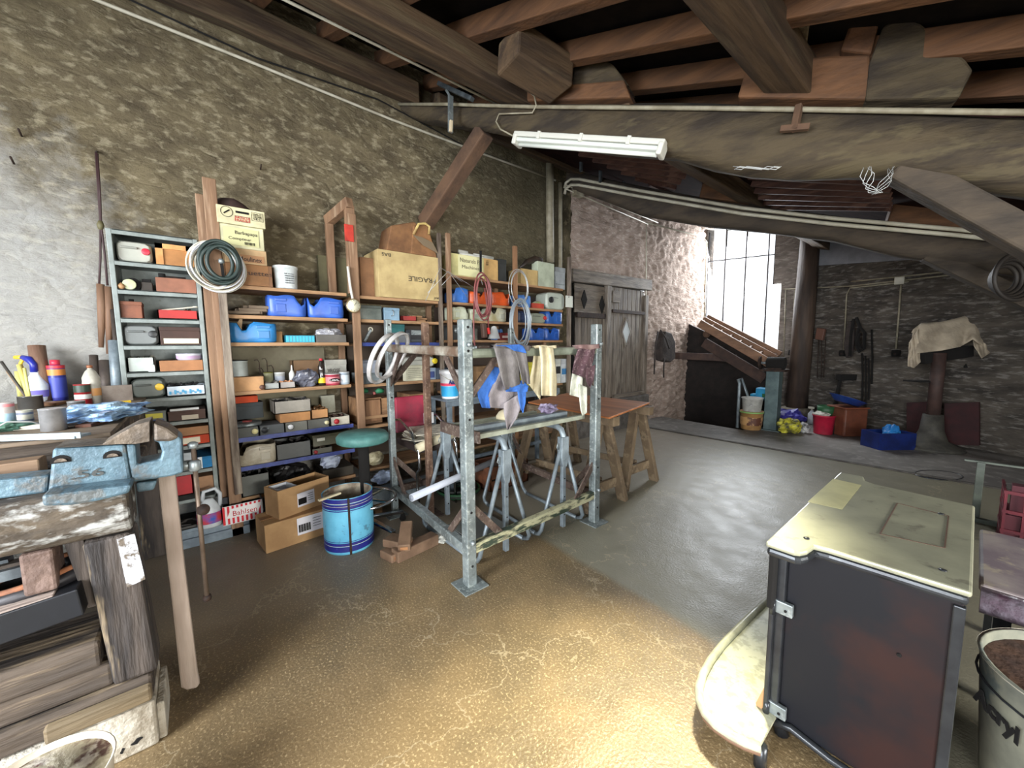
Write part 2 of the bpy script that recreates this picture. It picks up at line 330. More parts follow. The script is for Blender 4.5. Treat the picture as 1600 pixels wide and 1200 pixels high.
# hairline cracks
vo = N.new('ShaderNodeTexVoronoi'); vo.feature = 'DISTANCE_TO_EDGE'; vo.inputs['Scale'].default_value = .9
va = N.new('ShaderNodeVectorMath'); va.operation = 'ADD'; vs_ = N.new('ShaderNodeVectorMath'); vs_.operation = 'SCALE'; vs_.inputs[3].default_value = .5
L.new(ng.outputs['Color'], vs_.inputs[0]); L.new(geo.outputs['Position'], va.inputs[0]); L.new(vs_.outputs[0], va.inputs[1]); L.new(va.outputs[0], vo.inputs['Vector'])
mr3 = N.new('ShaderNodeMapRange'); mr3.inputs[1].default_value = .006; mr3.inputs[2].default_value = 0; mr3.inputs[4].default_value = .6; L.new(vo.outputs['Distance'], mr3.inputs[0])
m3 = N.new('ShaderNodeMix'); m3.data_type = 'RGBA'; m3.inputs[7].default_value = lin((172, 158, 130))+(1,); L.new(mr3.outputs[0], m3.inputs[0]); L.new(m2.outputs[2], m3.inputs[6])
L.new(m3.outputs[2], b.inputs['Base Color'])
n8 = N.new('ShaderNodeTexNoise'); n8.inputs['Scale'].default_value = 95; n8.inputs['Detail'].default_value = 3; L.new(geo.outputs['Position'], n8.inputs['Vector'])
n9 = N.new('ShaderNodeTexNoise'); n9.inputs['Scale'].default_value = 5; n9.inputs['Detail'].default_value = 3; L.new(geo.outputs['Position'], n9.inputs['Vector'])
bp = N.new('ShaderNodeBump'); bp.inputs['Strength'].default_value = .5; bp.inputs['Distance'].default_value = .004
L.new(math_('ADD', n8.outputs['Fac'], math_('MULTIPLY', n9.outputs['Fac'], 3.0)), bp.inputs['Height']); L.new(bp.outputs[0], b.inputs['Normal'])
mr4 = N.new('ShaderNodeMapRange'); mr4.inputs[3].default_value = .3; mr4.inputs[4].default_value = .6; L.new(ng.outputs['Fac'], mr4.inputs[0]); L.new(mr4.outputs[0], b.inputs['Roughness'])
E1 = Vector((-.05, 6.45, 0)); E2 = Vector((1.42, 6.3, 0)); E3 = Vector((1.62, 8.2, 0))
a = MB(); a.prism([(-.05, -3.4, 0), (7.4, -3.4, 0), (7.4, 5.42, 0), (-.05, 5.42, 0)], (0, 0, -.2)); struct(a, 'floor', fm)
fb = mat('dusty_slab', (116, 112, 106), (90, 86, 82), rough=.6, sc=2.5, c3=(140, 136, 130), sc3=9, bump=.25, bsc=20)
a = MB(); a.prism([(-.05, 5.42, .004), (7.4, 5.42, .004), (7.4, 8.4, .004), E3+Vector((0, 0, .004)), E2+Vector((0, 0, .004)), E1+Vector((0, 0, .004))], (0, 0, -.2)); struct(a, 'floor.001', fb)
struct(bx(-.05, 7.3, 5.40, 5.44, -.01, .012), 'trim_6', mat('drain_strip', (52, 48, 44), (80, 76, 70), rough=.8))
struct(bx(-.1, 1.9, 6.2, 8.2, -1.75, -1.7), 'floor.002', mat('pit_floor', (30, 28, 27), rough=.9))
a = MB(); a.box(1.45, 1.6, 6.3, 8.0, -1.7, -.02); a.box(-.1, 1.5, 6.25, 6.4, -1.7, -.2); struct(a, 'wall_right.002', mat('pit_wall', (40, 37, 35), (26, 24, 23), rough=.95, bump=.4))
# roof: black underlay on rafters, purlins and crooked principal beams
OFF = .36
a = MB(); a.prism([(-.3, -3.6, zr(-.3, OFF)), (7.6, -3.6, zr(7.6, OFF)), (7.6, 8.6, zr(7.6, OFF)), (-.3, 8.6, zr(-.3, OFF))], (0, 0, .04)); struct(a, 'ceiling', mat('black_roof_underlay', (20, 18, 18), (30, 26, 24), rough=.95, spec=.1))
# ================================================================ ROOF TIMBERS
m_oak = wood('old_oak_x', (74, 63, 44), (44, 36, 27), 0, sc=9, bump=.7, c3=(92, 82, 58), rough=.85)
m_oaky = wood('old_oak_y', (92, 72, 50), (58, 44, 32), 1, sc=9, bump=.6, c3=(104, 90, 66), rough=.85)
m_red = wood('red_pine_x', (106, 72, 44), (76, 51, 32), 0, sc=12, bump=.3, rough=.8)
m_redy = wood('red_pine_y', (104, 70, 44), (76, 50, 32), 1, sc=12, bump=.3, rough=.8)
BD = Vector((1, .3043, -RB)); 
def beam_pt(P, s, dz=0, dy=0): return P+BD*s+Vector((0, dy, dz))
def beam(P, name, label, stations, wdt, m, ydir=1):
    # stations: (s, top offset, bottom offset) below the conduit line; wdt thickness away from the camera
    a = MB(); vs = []; n = len(stations); K = 10
    for (s, t, b) in stations:
        c = P+BD*s; h = (t-b)/2; mid = (t+b)/2
        for j in range(K):
            an = 2*pi*j/K; ca, sa = cos(an), sin(an)
            k = 1/max(abs(ca), abs(sa))**.72
            q = Vector((0, (wdt/2)*ca*k+wdt/2, h*sa*k+mid)); nn = noise.noise(Vector((s*2.3, j*1.1, P.y)))*.018
            vs.append(c+q*(1+0)+Vector((0, nn, nn)))
    fs = [tuple(range(K-1, -1, -1)), tuple((n-1)*K+j for j in range(K))]
    for i in range(n-1):
        for j in range(K): fs.append((i*K+j, i*K+(j+1) % K, (i+1)*K+(j+1) % K, (i+1)*K+j))
    a.add(vs, fs, True); return one(a, name, m, label, 'beam')
B1 = onX(625, 160, 0); B2 = onX(885, 282, 0)
def bs(P, x):     # parameter along the beam where it crosses photo column x
    best = min(((abs((lambda d: 800+FPX*d.dot(_r)/d.dot(_f))(P+BD*(i*.01)-CAM)-x), i*.01) for i in range(-20, 460)), key=lambda t: t[0]); return best[1]
def bh(P, s, y):  # height offset there that lands on photo row y
    c = P+BD*s; lo, hi = -1.5, 1.0
    for _ in range(40):
        mid = (lo+hi)/2; d = c+Vector((0, 0, mid))-CAM; yy = 600-FPX*d.dot(_u)/d.dot(_f)
        if yy > y: lo = mid
        else: hi = mid
    return lo
st1 = []
for x, yt, yb in ((608, 152, 172), (650, 155, 185), (700, 156, 193), (750, 156, 200), (800, 154, 210), (870, 152, 222), (940, 152, 232), (1040, 152, 240), (1100, 153, 258), (1160, 154, 268), (1230, 156, 272), (1320, 160, 268), (1400, 162, 268), (1480, 166, 280), (1560, 170, 292), (1640, 172, 300)):
    s = bs(B1, x); st1.append((s, bh(B1, s, yt), bh(B1, s, yb)))
s_ = st1[-1]; st1.append((s_[0]+.8, s_[1], s_[2])); st1.insert(0, (-.1, st1[0][1], st1[0][2]))
beam(B1, 'principal_beam', 'huge crooked old oak beam crossing the photo under the rafters, lamp hanging below it', st1, .26, m_oak)
st2 = []
for x, yt, yb in ((885, 262, 292), (950, 278, 316), (1000, 288, 336), (1100, 306, 352), (1200, 322, 362), (1300, 335, 375), (1400, 352, 398), (1500, 362, 415), (1590, 372, 430)):
    s = bs(B2, x); st2.append((s, bh(B2, s, yt), bh(B2, s, yb)))
s_ = st2[-1]; st2.append((s_[0]+.9, s_[1], s_[2])); st2.insert(0, (-.1, st2[0][1], st2[0][2]))
m_oak2 = wood('dark_oak_x', (74, 64, 52), (48, 42, 36), 0, sc=9, bump=.5, rough=.85)
beam(B2, 'principal_beam', 'second dark oak beam further back, carrying two white conduits above the window', st2, .22, m_oak2)
# purlins (offset above the beam-top plane)
def purlin(x, w_, h, y0, y1, label, off=.0, m=m_oaky, skew=0):
    a = MB(); n = 14; vs = []
    for i in range(n+1):
        y = y0+(y1-y0)*i/n; xx = x+skew*i/n; j = noise.noise(Vector((y*1.7, x, 0)))*.014
        z0 = zr(xx, off)+j; vs += [(xx-w_/2, y, z0+RB*w_/2), (xx+w_/2, y, z0-RB*w_/2), (xx+w_/2, y, z0-RB*w_/2+h+j), (xx-w_/2, y, z0+RB*w_/2+h+j)]
    fs = [(3, 2, 1, 0), tuple(4*n+k for k in range(4))]
    for i in range(n):
        for k in range(4): fs.append((4*i+k, 4*i+(k+1) % 4, 4*i+4+(k+1) % 4, 4*i+4+k))
    a.add(vs, fs); return one(a, 'purlin', m, label, 'beam', bev=.012)
purlin(.1, .18, .2, -3.1, 1.75, 'long brown purlin lying against the top of the left stone wall', 0.0)
purlin(.1, .18, .2, 1.95, 7.9, 'dark purlin along the left wall beyond the first principal beam', -.02)
purlin(1.22, .26, .2, -3.1, 2.25, 'thick square purlin with white cable along its edge, left of the two big ones', .0, skew=.0)
purlin(2.86, .2, .2, -3.1, 2.62, 'purlin running out of the top edge right of centre, pale patch on its end', .06)
purlin(1.95, .17, .17, 2.3, 4.75, 'purlin between the two principal beams, its side lit above the strip lamp', -.12)
purlin(4.7, .2, .2, -3.1, 6.7, 'dark purlin near the upper right corner', .06)
purlin(1.9, .2, .2, 4.8, 7.9, 'dark purlin above the tall window', -.1)
# short blocks and cleats on the beams
def cleatpx(name, pts, back, label, m, off=0, P=B1, depth=0):
    # polygon given on the vertical plane through the beam's near face, pushed back by its thickness
    n = Vector((BD.y, -1, 0)).normalized(); dd = n.dot(P)-depth
    q = [hit(x, y, n, dd) for x, y in pts]
    return one(MB().prism(q, n*(-back)), name, m, label, 'timber block', bev=.012)
cleatpx('cleat', [(812, 158), (820, 137), (975, 124), (985, 152)], .22, 'orange timber cleat seated on the big beam under the square purlin end', m_red, depth=-.03)
cleatpx('wedge_block', [(893, 132), (900, 82), (925, 82), (958, 100), (982, 132)], .18, 'brown tapered wedge standing on the orange cleat left of centre', m_oak, depth=.0)
a = MB(); P0 = onR(812, 84, .1); P1 = onR(880, 88, .1)
a.bar((1.62, 1.62, zr(1.62, .14)), (1.66, 2.06, zr(1.66, .12)), .24, .2)
one(a, 'packing_block', m_oaky, 'square sawn greenish block beside the purlin end above the orange cleat', 'timber block', bev=.015)
cleatpx('cleat', [(1152, 152), (1170, 92), (1360, 84), (1362, 155)], .2, 'long orange timber cleat on the big beam right of centre', m_red, depth=-.02)
cleatpx('wedge_block', [(1352, 156), (1358, 100), (1380, 40), (1410, 26), (1440, 36), (1510, 92), (1522, 108), (1500, 152)], .18, 'large brown triangular wedge on the big beam at upper right', m_oak, depth=-.03)
cleatpx('short_strut', [(1313, 78), (1345, -10), (1386, -10), (1362, 84)], .12, 'short raking strut rising off the long cleat to the top edge', m_redy, depth=-.02)
a = MB(); n_ = Vector((BD.y, -1, 0)).normalized()
q = [hit(x, y, n_, n_.dot(B1)+.1) for x, y in ((1192, -8), (1248, -8), (1254, 10), (1266, 30), (1262, 60), (1250, 84), (1234, 84), (1222, 60), (1205, 36), (1194, 22))]
one(MB().prism(q, n_*(-.1)), 'bark_slab', mat('pale_split_wood', (150, 132, 104), (104, 88, 66), rough=.9, sc=12, bump=.8, bsc=25), 'pale split lump of wood wedged beside a purlin at the top edge', 'timber block', bev=.02)
cleatpx('cleat', [(1092, 308), (1100, 276), (1112, 258), (1160, 256), (1170, 318)], .16, 'orange cleat on the second beam beyond the strip lamp', m_red, P=B2)
cleatpx('cleat', [(1385, 352), (1398, 310), (1440, 296), (1580, 300), (1600, 372)], .16, 'wide dark orange cleat on the second beam at the right', m_red, P=B2)
# rafters: red pine, over the purlins
RY = [-.9, -.45, .02, .5, .98, 1.45, 1.92, 2.42, 2.9, 3.4]
for i, y in enumerate(RY):
    a = MB(); o_ = .21; a.bar((-.05, y, zr(-.05, o_+.06)), (5.6, y+.42, zr(5.6, o_+.06)), .085, .12)
    one(a, 'rafter', m_red, 'reddish pine rafter sloping across under the black roof', 'rafter', 'red pine rafters above the purlins', bev=.006)
for i, y in enumerate((4.4, 4.9, 5.4, 5.9, 6.4, 6.9, 7.4)):
    a = MB(); a.bar((-.05, y, zr(-.05, .2)), (min(6.5, 1.4+(8-y)*2.75), y+.1, zr(min(6.5, 1.4+(8-y)*2.75), .2)), .08, .11)
    one(a, 'rafter', m_oak2, 'dark rafter beyond the second principal beam', 'rafter', 'dark rafters over the window end', bev=.006)
# laths between the two principal beams
m_lath = wood('lath_brown', (98, 66, 54), (66, 42, 36), 0, sc=14, bump=.3, c3=(130, 96, 80))
for k in range(7):
    t = k/6; p = onR(1165+5*k, 262+14*k-(k*k*.6), -.03); q = onR(1392, 275+11.5*k-(k*k*.5), -.03)
    one(MB().bar(p, q, .035, .045), 'roof_lath', m_lath, 'brown roof lath between the two big beams right of the lit purlin', 'lath', 'roof laths above the window, right of the lit purlin')
for k in range(6):
    p = onR(905+22*k, 240+9.5*k, -.02); q = onR(1078-8*k+10, 258+9*k, -.02)
    one(MB().bar(p, q, .035, .045), 'roof_lath', m_lath, 'brown roof lath left of the lit purlin behind the strip lamp', 'lath', 'roof laths behind the strip lamp')
a = MB(); a.prism([(.2, 2.9, zr(.2, .03)), (4.4, 2.9, zr(4.4, .03)), (4.4, 7.8, zr(4.4, .03)), (.2, 7.8, zr(.2, .03))], (0, 0, .02)); struct(a, 'ceiling.001', mat('maroon_boarding', (46, 28, 26), (34, 22, 22), rough=1, spec=.05))
# knee braces
def brace(p, q, wd, h, label, m=m_oaky):
    a = MB(); p = Vector(p); q = Vector(q); a.bar(p, q, wd, h); one(a, 'knee_brace', m, label, 'brace', bev=.012)
m_brz = wood('oak_brace', (104, 78, 58), (70, 52, 40), 3, sc=10, bump=.5, rough=.85)
p = beam_pt(B1, bs(B1, 742), bh(B1, bs(B1, 742), 198), .1); q = onX(664, 350, .05)
brace(p, q, .13, .13, 'reddish oak knee brace from the big beam down to the left wall', m_brz)
s = bs(B1, 1405); p = beam_pt(B1, s, bh(B1, s, 255), .08); s2 = bs(B1, 1640); q = beam_pt(B1, s2, bh(B1, s2, 372), .08)
brace(p, q+(q-p)*.3, .11, .12, 'heavy oak brace dropping to the right from the big beam', m_oak2)
s = bs(B2, 1450); p = beam_pt(B2, s, bh(B2, s, 395), .08); s2 = bs(B2, 1600); q = beam_pt(B2, s2, bh(B2, s2, 462), .08)
brace(p, q+(q-p)*.3, .12, .12, 'dark brace dropping right from the second beam, behind the rope coil', m_oak2)
# column at the window
c0 = onY(1243, 640, 7.82); c0.z = 0
a = MB(); b0 = onY(1244, 638, 7.8); t0 = onY(1267, 362, 7.8); a.tube([b0, b0.lerp(t0, .5), t0+Vector((0, 0, .05))], .14, 18, rs=[.15, .15, .13])
t = thing('timber_column', 'round dark timber column standing on a stone block right of the window', 'column', (b0.x, 7.8, 0))
a.build('shaft', wood('column_wood', (78, 62, 50), (50, 40, 34), 2, sc=9, bump=.5), t)
MB().lathe([(.23, 0), (.25, .08), (.22, b0.z), (.2, b0.z+.02)], (b0.x, 7.78, 0.0), 12).build('stone_base', mat('base_stone', (120, 112, 98), (90, 84, 74), rough=.9, bump=.4), t)
# ================================================================ CONDUITS AND LAMPS
m_white = mat('white_pvc', (196, 192, 174), (170, 164, 146), rough=.45, sc=6)
m_greypipe = mat('dusty_conduit', (150, 144, 124), (120, 112, 92), rough=.6, sc=8)
def pipe(pts, r, label, m=m_greypipe, name='conduit', cat='pipe', group=None, n=8): return one(MB().tube(pts, r, n), name, m, label, cat, group)
pts = [onX(x, y, .035) for x, y in ((-60, -85), (150, 0), (380, 92), (610, 186), (740, 235), (868, 282))]
pipe(pts, .011, 'long white conduit running along the left stone wall under the roof', m_white)
pts = [onX(x, y, .03) for x, y in ((150, -25), (400, 90), (590, 155), (720, 225), (860, 280))]
pipe(pts, .006, 'thin black cable drooping along the wall just above the white conduit', m_dk, 'cable', 'cable')
ca = [hit(x, y, n_, n_.dot(B1)+.02) for x, y in ((618, 163), (700, 163), (830, 167), (960, 168), (1100, 169), (1250, 171), (1400, 173), (1640, 176))]
pipe(ca, .013, 'grey conduit clipped along the top of the big crooked beam', m_greypipe)
pts = [(1.0, y, zr(1.0, .02)) for y in (-2.5, .9, 2.2)]; pipe(pts, .009, 'white cable conduit along the lower edge of the square purlin', m_white)
k1 = [hit(x, y, n_, n_.dot(B1)+.03) for x, y in ((820, 137), (835, 150), (838, 165), (832, 176), (780, 178), (775, 190), (782, 202), (803, 213))]
pipe(k1, .006, 'thin cable looping down the big beam to the near strip lamp', m_greypipe, 'cable', 'cable')
for j, dy in enumerate((0, 9)):
    nn2 = Vector((BD.y, -1, 0)).normalized()
    pp = [hit(x, y+dy, nn2, nn2.dot(B2)+.05) for x, y in ((882, 294), (884, 286), (892, 280), (905, 280), (1000, 298), (1160, 325), (1300, 341), (1400, 350), (1500, 359), (1592, 369))]
    pipe(pp, .018, ('upper' if j == 0 else 'lower')+' of the two pale conduits along the second beam', m_white)
pipe([onX(875, 286, .03), onX(875, 360, .03), onX(875, 440, .03)], .028, 'slim vertical grey pipe at the end of the shelves, beside the wide one', m_greypipe)
pipe([onX(859, 243, .08), onX(859, 330, .08), onX(860, 410, .08)], .048, 'wide grey vertical pipe rising behind the right end of the shelves', m_greypipe, n=14)
for q0, q1, lb in (((884, 289), (1028, 348), 'upper thin white conduit over the timber doors'), ((884, 295), (1012, 350), 'lower thin white conduit over the timber doors')):
    pipe([onX(*q0, .05), onX(*q1, .05)], .009, lb, m_white)
pipe([onX(1010, 348, .06), onX(1098, 370, .06), onX(1104, 378, .06), onX(1101, 495, .06)], .012, 'white conduit bending down beside the tall window', m_white)
pipe([onX(1010, 350, .06), onX(1009, 545, .06)], .01, 'vertical white conduit down the rubble wall right of the doors', m_white)
one(MB().box(.02, .1, onX(896, 300, .05).y, onX(908, 300, .05).y, onX(900, 307, .05).z, onX(900, 294, .05).z), 'junction_box', m_greypipe, 'grey junction box on the wall where the thin conduits start', 'junction box', bev=.008)
wp = lambda x, y: onW(x, y, .06)
pipe([wp(1225, 452), wp(1330, 447), wp(1410, 438), wp(1520, 426), wp(1640, 415)], .011, 'lower long conduit along the dark right wall', m_greypipe)
pipe([wp(1330, 440), wp(1410, 432), wp(1520, 420), wp(1640, 410)], .011, 'upper long conduit along the dark right wall', m_greypipe)
pipe([wp(1408, 444), wp(1400, 545)], .011, 'vertical conduit dropping from the square box on the right wall', m_greypipe)
pipe([wp(1420, 440), wp(1328, 450), wp(1323, 460), wp(1318, 552)], .01, 'bent conduit dropping behind the hanging harness', m_greypipe)
pipe([wp(1242, 452), wp(1237, 548)], .009, 'short vertical conduit just right of the round column', m_greypipe)
pipe([wp(1228, 452), wp(1223, 600)], .009, 'vertical conduit between window and column', m_greypipe)
cpt = wp(1406, 439); one(MB().box(cpt.x-.05, cpt.x+.05, cpt.y-.05, cpt.y+.03, cpt.z-.05, cpt.z+.05), 'junction_box', m_white, 'pale square junction box on the dark right wall', 'junction box', bev=.008)
for (x, y), lb in (((1400, 552), 'black wall socket under the conduit in the middle of the right wall'), ((1317, 552), 'black wall socket behind the hanging harness'), ((1237, 551), 'small black socket just right of the column')):
    c = wp(x, y); t = thing('wall_socket', lb, 'socket', c); MB().lathe([(.045, -.045), (.05, 0), (.045, .045)], c, 14).build('body', m_dk, t, bev=.005); MB().lathe([(.02, -.02), (.02, .0)], c+Vector((0, -.05, 0)), 12).build('outlet', m_iron, t)
# strip lamps
m_lampw = mat('lamp_white', (206, 206, 196), rough=.35); m_tube = mat('lamp_tube', (226, 230, 222), rough=.2)
def strip_lamp(p, q, label):
    p, q = Vector(p), Vector(q); d = (q-p).normalized(); t = thing('strip_lamp', label, 'lamp', p.lerp(q, .5), None)
    up = Vector((0, 0, 1)); up = (up-d*up.dot(d)).normalized()
    MB().bar(p+up*.035, q+up*.035, .1, .035).build('housing', m_lampw, t, bev=.008)
    MB().bar(p+up*.0+d*.03, q-d*.03, .09, .03).build('cover', mat('lamp_cover', (214, 220, 212), rough=.15, spec=.6), t, bev=.012)
    MB().cyl(p+d*.04-up*.025, q-d*.04-up*.025, .013, n=12).build('tube_light', m_tube, t)
    for c in (p, q): MB().bar(c-d*.0, c+(d*.035 if c is p else -d*.035), .11, .075).build('end_cap', m_lampw, t, bev=.01)
    for k in (.2, .5, .8):
        c = p.lerp(q, k)+up*.03; MB().bar(c-d*.012, c+d*.012, .112, .05).build('clip', m_lampw, t)
    return t
off = -.36
def hitB(x, y, k, P=B1): return hit(x, y, n_, n_.dot(P)+k)
strip_lamp(hitB(806, 220, .0), hitB(1038, 236, .0), 'nearer fluorescent strip lamp with clear cover hanging under the big beam')
e1 = onX(1000, 327, .55); e2 = hit(1144, 356, (0, 0, 1), e1.z-.12); strip_lamp(e1, e2, 'farther fluorescent strip lamp at the left edge of the tall window')
# galvanised angle bracket hanging off the beam
m_galv = mat('galvanised', (150, 158, 158), (116, 124, 126), rough=.45, metal=.55, sc=14, c3=(176, 184, 184), sc3=40)
m_dgal = mat('dark_galvanised', (96, 104, 108), (64, 70, 74), rough=.5, metal=.5, sc=14)
t = thing('rail_bracket', 'galvanised channel bracket with a white wooden handle hanging off the big beam', 'bracket', hitB(705, 150, .1))
MB().bar(hitB(686, 131, .12), hitB(738, 155, .12), .04, .03).build('arm', m_dgal, t); a = MB(); a.bar(hitB(697, 140, .12), hitB(704, 152, .12), .012, .02); a.bar(hitB(704, 150, .12), hitB(704, 207, .12), .04, .025); a.build('drop_channel', m_galv, t, bev=.003)
MB().bar(hitB(705, 188, .15), hitB(704, 206, .15), .025, .02).build('handle', mat('pale_wood', (206, 190, 160), rough=.6), t, bev=.003)
# cable tray on hangers
t = thing('cable_tray', 'dark steel cable tray on drop hangers over the timber doors', 'cable tray', (0.5, 3.9, 3.1))
q0, q1 = onX(870, 228, .5), onX(1024, 300, .5); a = MB(); a.bar(q0, q1, .02, .05); a.bar(q0+Vector((.12, 0, 0)), q1+Vector((.12, 0, 0)), .02, .05)
for k in range(9): p = q0.lerp(q1, k/8); a.bar(p, p+Vector((.12, 0, 0)), .02, .01)
a.build('rails', m_dgal, t)
for x, y in ((908, 268), (938, 285), (974, 325)):
    p = onX(x, y, .5); r0 = q0.lerp(q1, (p.y-q0.y)/(q1.y-q0.y)); MB().bar(r0, p, .03, .03).build('hanger', m_dgal, t)
# small L bracket nailed to the beam
t = thing('beam_hook', 'small T-shaped wooden peg fixed on the big beam right of centre', 'peg', hitB(1245, 190, .06)); a = MB(); a.bar(hitB(1249, 165, .03), hitB(1241, 204, .05), .04, .03); a.bar(hitB(1219, 202, .05), hitB(1265, 198, .05), .03, .03); a.build('peg', m_brz, t, bev=.004); 
# rope coil hanging right, chain coil on beam
m_rope = mat('dark_hose', (44, 38, 32), (30, 26, 24), rough=.6)
cc = hitB(1590, 432, .35, B2); t = thing('hose_coil', 'dark coil of hose hanging from a hook at the right edge', 'hose', cc); random.seed(3)
hx = _r*1.0; 
for k in range(5):
    rr = .17-.018*k; pts = []
    for j in range(28):
        an = 2*pi*j/28; pts.append(cc+_r*(cos(an)*rr)+Vector((0, 0, sin(an)*rr*1.0))+_f*(.02*k))
    MB().tube(pts, .015, 7, closed=True).build('loop', m_rope, t)
MB().tube([cc+Vector((0, 0, .15)), cc+Vector((.01, 0, .4))], .012, 6).build('hanging_cord', mat('bright_cord', (150, 84, 74), rough=.6), t)
m_wire = mat('steel_wire', (178, 180, 178), rough=.4, metal=.4)
p0 = hitB(1372, 262, .04); a = MB(); 
for k in range(4):
    pts = [p0+Vector((.02*sin(j*1.3+k), 0, -.12*sin(pi*j/11)))+_r*((j/11-.5)*.1*(1+.15*k)) for j in range(12)]; a.tube(pts, .0015, 5)
one(a, 'wire_tangle', m_wire, 'small tangle of pale wire hanging under the big beam', 'wire')
a = MB()
p0 = hitB(1165, 250, .03)
for k in range(3):
    pts = [hitB(1145+9*j+k*2, 262+(j*7+k*5) % 6-2, .04) for j in range(9)]; a.tube(pts, .0018, 5)
one(a, 'cobweb_string', m_wire, 'frayed white string along the underside of the big beam', 'string')
# ================================================================ SHELVING
def M(c, c2=None, rough=.6, **k):
    key = 'paint_%d_%d_%d_%d_%s' % (*c, int(rough*100), '_'.join(str(int(v)) for v in (c2 or ()))); return mat(key, c, c2, rough=rough, **k)
def dark(c, k=.8): return tuple(int(v*k) for v in c)
m_grn = mat('grey_green_enamel', (140, 148, 144), (112, 120, 116), rough=.5, sc=7, c3=(96, 92, 84), sc3=40, lo3=.62, hi3=.7)
m_wd1 = wood('shelf_pine', (154, 116, 80), (112, 82, 56), 1, sc=11, c3=(178, 142, 104))
m_wdz = wood('post_pine', (146, 114, 86), (112, 84, 62), 2, sc=11, c3=(176, 150, 122))
m_wdzw = wood('flaking_post', (148, 136, 120), (78, 62, 50), 2, sc=16, c3=(60, 46, 38), lo3=.5, hi3=.56)
m_blue = mat('blue_paint', (62, 78, 150), (48, 60, 118), rough=.5, sc=14)
m_card = mat('kraft_card', (182, 146, 102), (160, 124, 84), rough=.85, sc=5)
m_brass = mat('brass', (170, 150, 110), rough=.3, metal=.7)
GX = .33
zG = [2.0]+[onX(x, y, GX).z for x, y in ((240, 411.7), (247, 455), (250, 498), (250, 539), (255, 580.5), (262, 620), (284, 657), (307, 694), (309, 733), (320, 768))]
gy0, gy1 = -.335, .055
t = thing('metal_shelf_unit', 'tall narrow grey-green enamelled shelf unit against the left wall', 'shelf unit', (.17, -.14, 0))
for yy in (gy0, gy1): bx(.03, GX, yy-.012, yy+.012, .28 if yy > 0 else .28, 2.0).build('side_panel', m_grn, t, bev=.003)
bx(.03, .04, gy0, gy1, .28, 2.0).build('back_panel', m_grn, t)
for z in zG[:-1]: 
    a = MB(); a.box(.04, GX, gy0+.012, gy1-.012, z-.008, z); a.box(GX-.008, GX, gy0+.012, gy1-.012, z-.028, z); a.build('shelf', m_grn, t, bev=.002)
a = bx(.04, GX, gy0, gy1, .28, .3); a.build('bottom_shelf', m_grn, t)
t = thing('plinth', 'low grey-blue metal plinth along the floor under the grey shelf unit', 'plinth', (.2, 0, 0))
a = MB(); a.box(.03, .39, -.34, .22, .03, .1); a.box(.36, .41, -.36, .22, 0, .06); a.box(.36, .385, -.36, .22, .075, .12); a.build('frame', mat('bluegrey_enamel', (128, 142, 152), (100, 112, 122), rough=.5, sc=9), t, bev=.004)
bx(.05, .35, -.33, .21, .1, .118).build('tray', m_dk, t)
SX = .38
class Bay: pass
def board(y0, y1, z, m, label, th=.025, x0=.03, x1=SX):
    return one(bx(x0, x1, y0, y1, z-th, z), 'shelf_board', m, label, 'shelf board', bev=.003)
ZL = [1.725, 1.525, 1.337, 1.0, .674, .468, .25]; LB = ['top brown', 'second brown', 'third brown', 'fourth brown', 'upper blue-edged', 'lower blue-edged', 'bottom brown']
for z, lb in zip(ZL, LB):
    t_ = board(.17, .965, z, m_wd1, lb+' board of the left timber shelf bay'); 
    if 'blue' in lb: tag(t_, lb+' board of the left timber shelf bay', 'shelf board'); e = bx(SX, SX+.006, .17, .965, z-.027, z+.003).build('edge_strip', m_blue, t_)
ZM = [1.715, 1.525, 1.332, .99, .72]; 
for z, lb in zip(ZM, ('top brown', 'second brown', 'blue-edged', 'fourth brown', 'lowest brown')):
    t_ = board(1.03, 1.79, z, m_wd1, lb+' board of the middle shelf bay');
    if 'blue' in lb: bx(SX, SX+.006, 1.03, 1.79, z-.027, z+.003).build('edge_strip', m_blue, t_)
ZR = [1.972, 1.72, 1.552, 1.36, .84, .55]
for z, lb in zip(ZR, ('top', 'second', 'third', 'fourth', 'fifth', 'lowest')): board(1.93, 3.46, z, m_wd1, lb+' board of the wide right shelf bay')
def post(px, ytop, z0, w_, label, m=m_wdz, x0=SX, d_=.05, py=460):
    p = onX(px, ytop, x0); return one(bx(x0, x0+d_*.6, p.y-w_/2, p.y+w_/2, z0, p.z), 'shelf_post', m, label, 'post', bev=.004)
post(312, 305, 0, .05, 'left pine post of the timber shelves, the shorter of the pair', x0=.3)
post(326, 280, 0, .07, 'tall pine post at the left end of the timber shelves', x0=SX)
post(347, 455, .3, .045, 'post with flaking black and white paint below the wire coil', m_wdzw, x0=SX+.03)
post(548, 335, 0, .06, 'worn post between left and middle shelf bays, dial gauge hanging on it', x0=SX)
post(684, 365, 0, .035, 'pale split post right of the fragile box', m_wdzw)
post(698, 365, 0, .045, 'reddish post at the left end of the wide bay')
post(803, 385, 0, .05, 'post dividing the wide right bay', wood('mid_pine', (150, 112, 78), (110, 76, 52), 2, sc=11))
post(888, 402, 0, .05, 'pale weathered post at the right end of the shelves', m_wdzw)
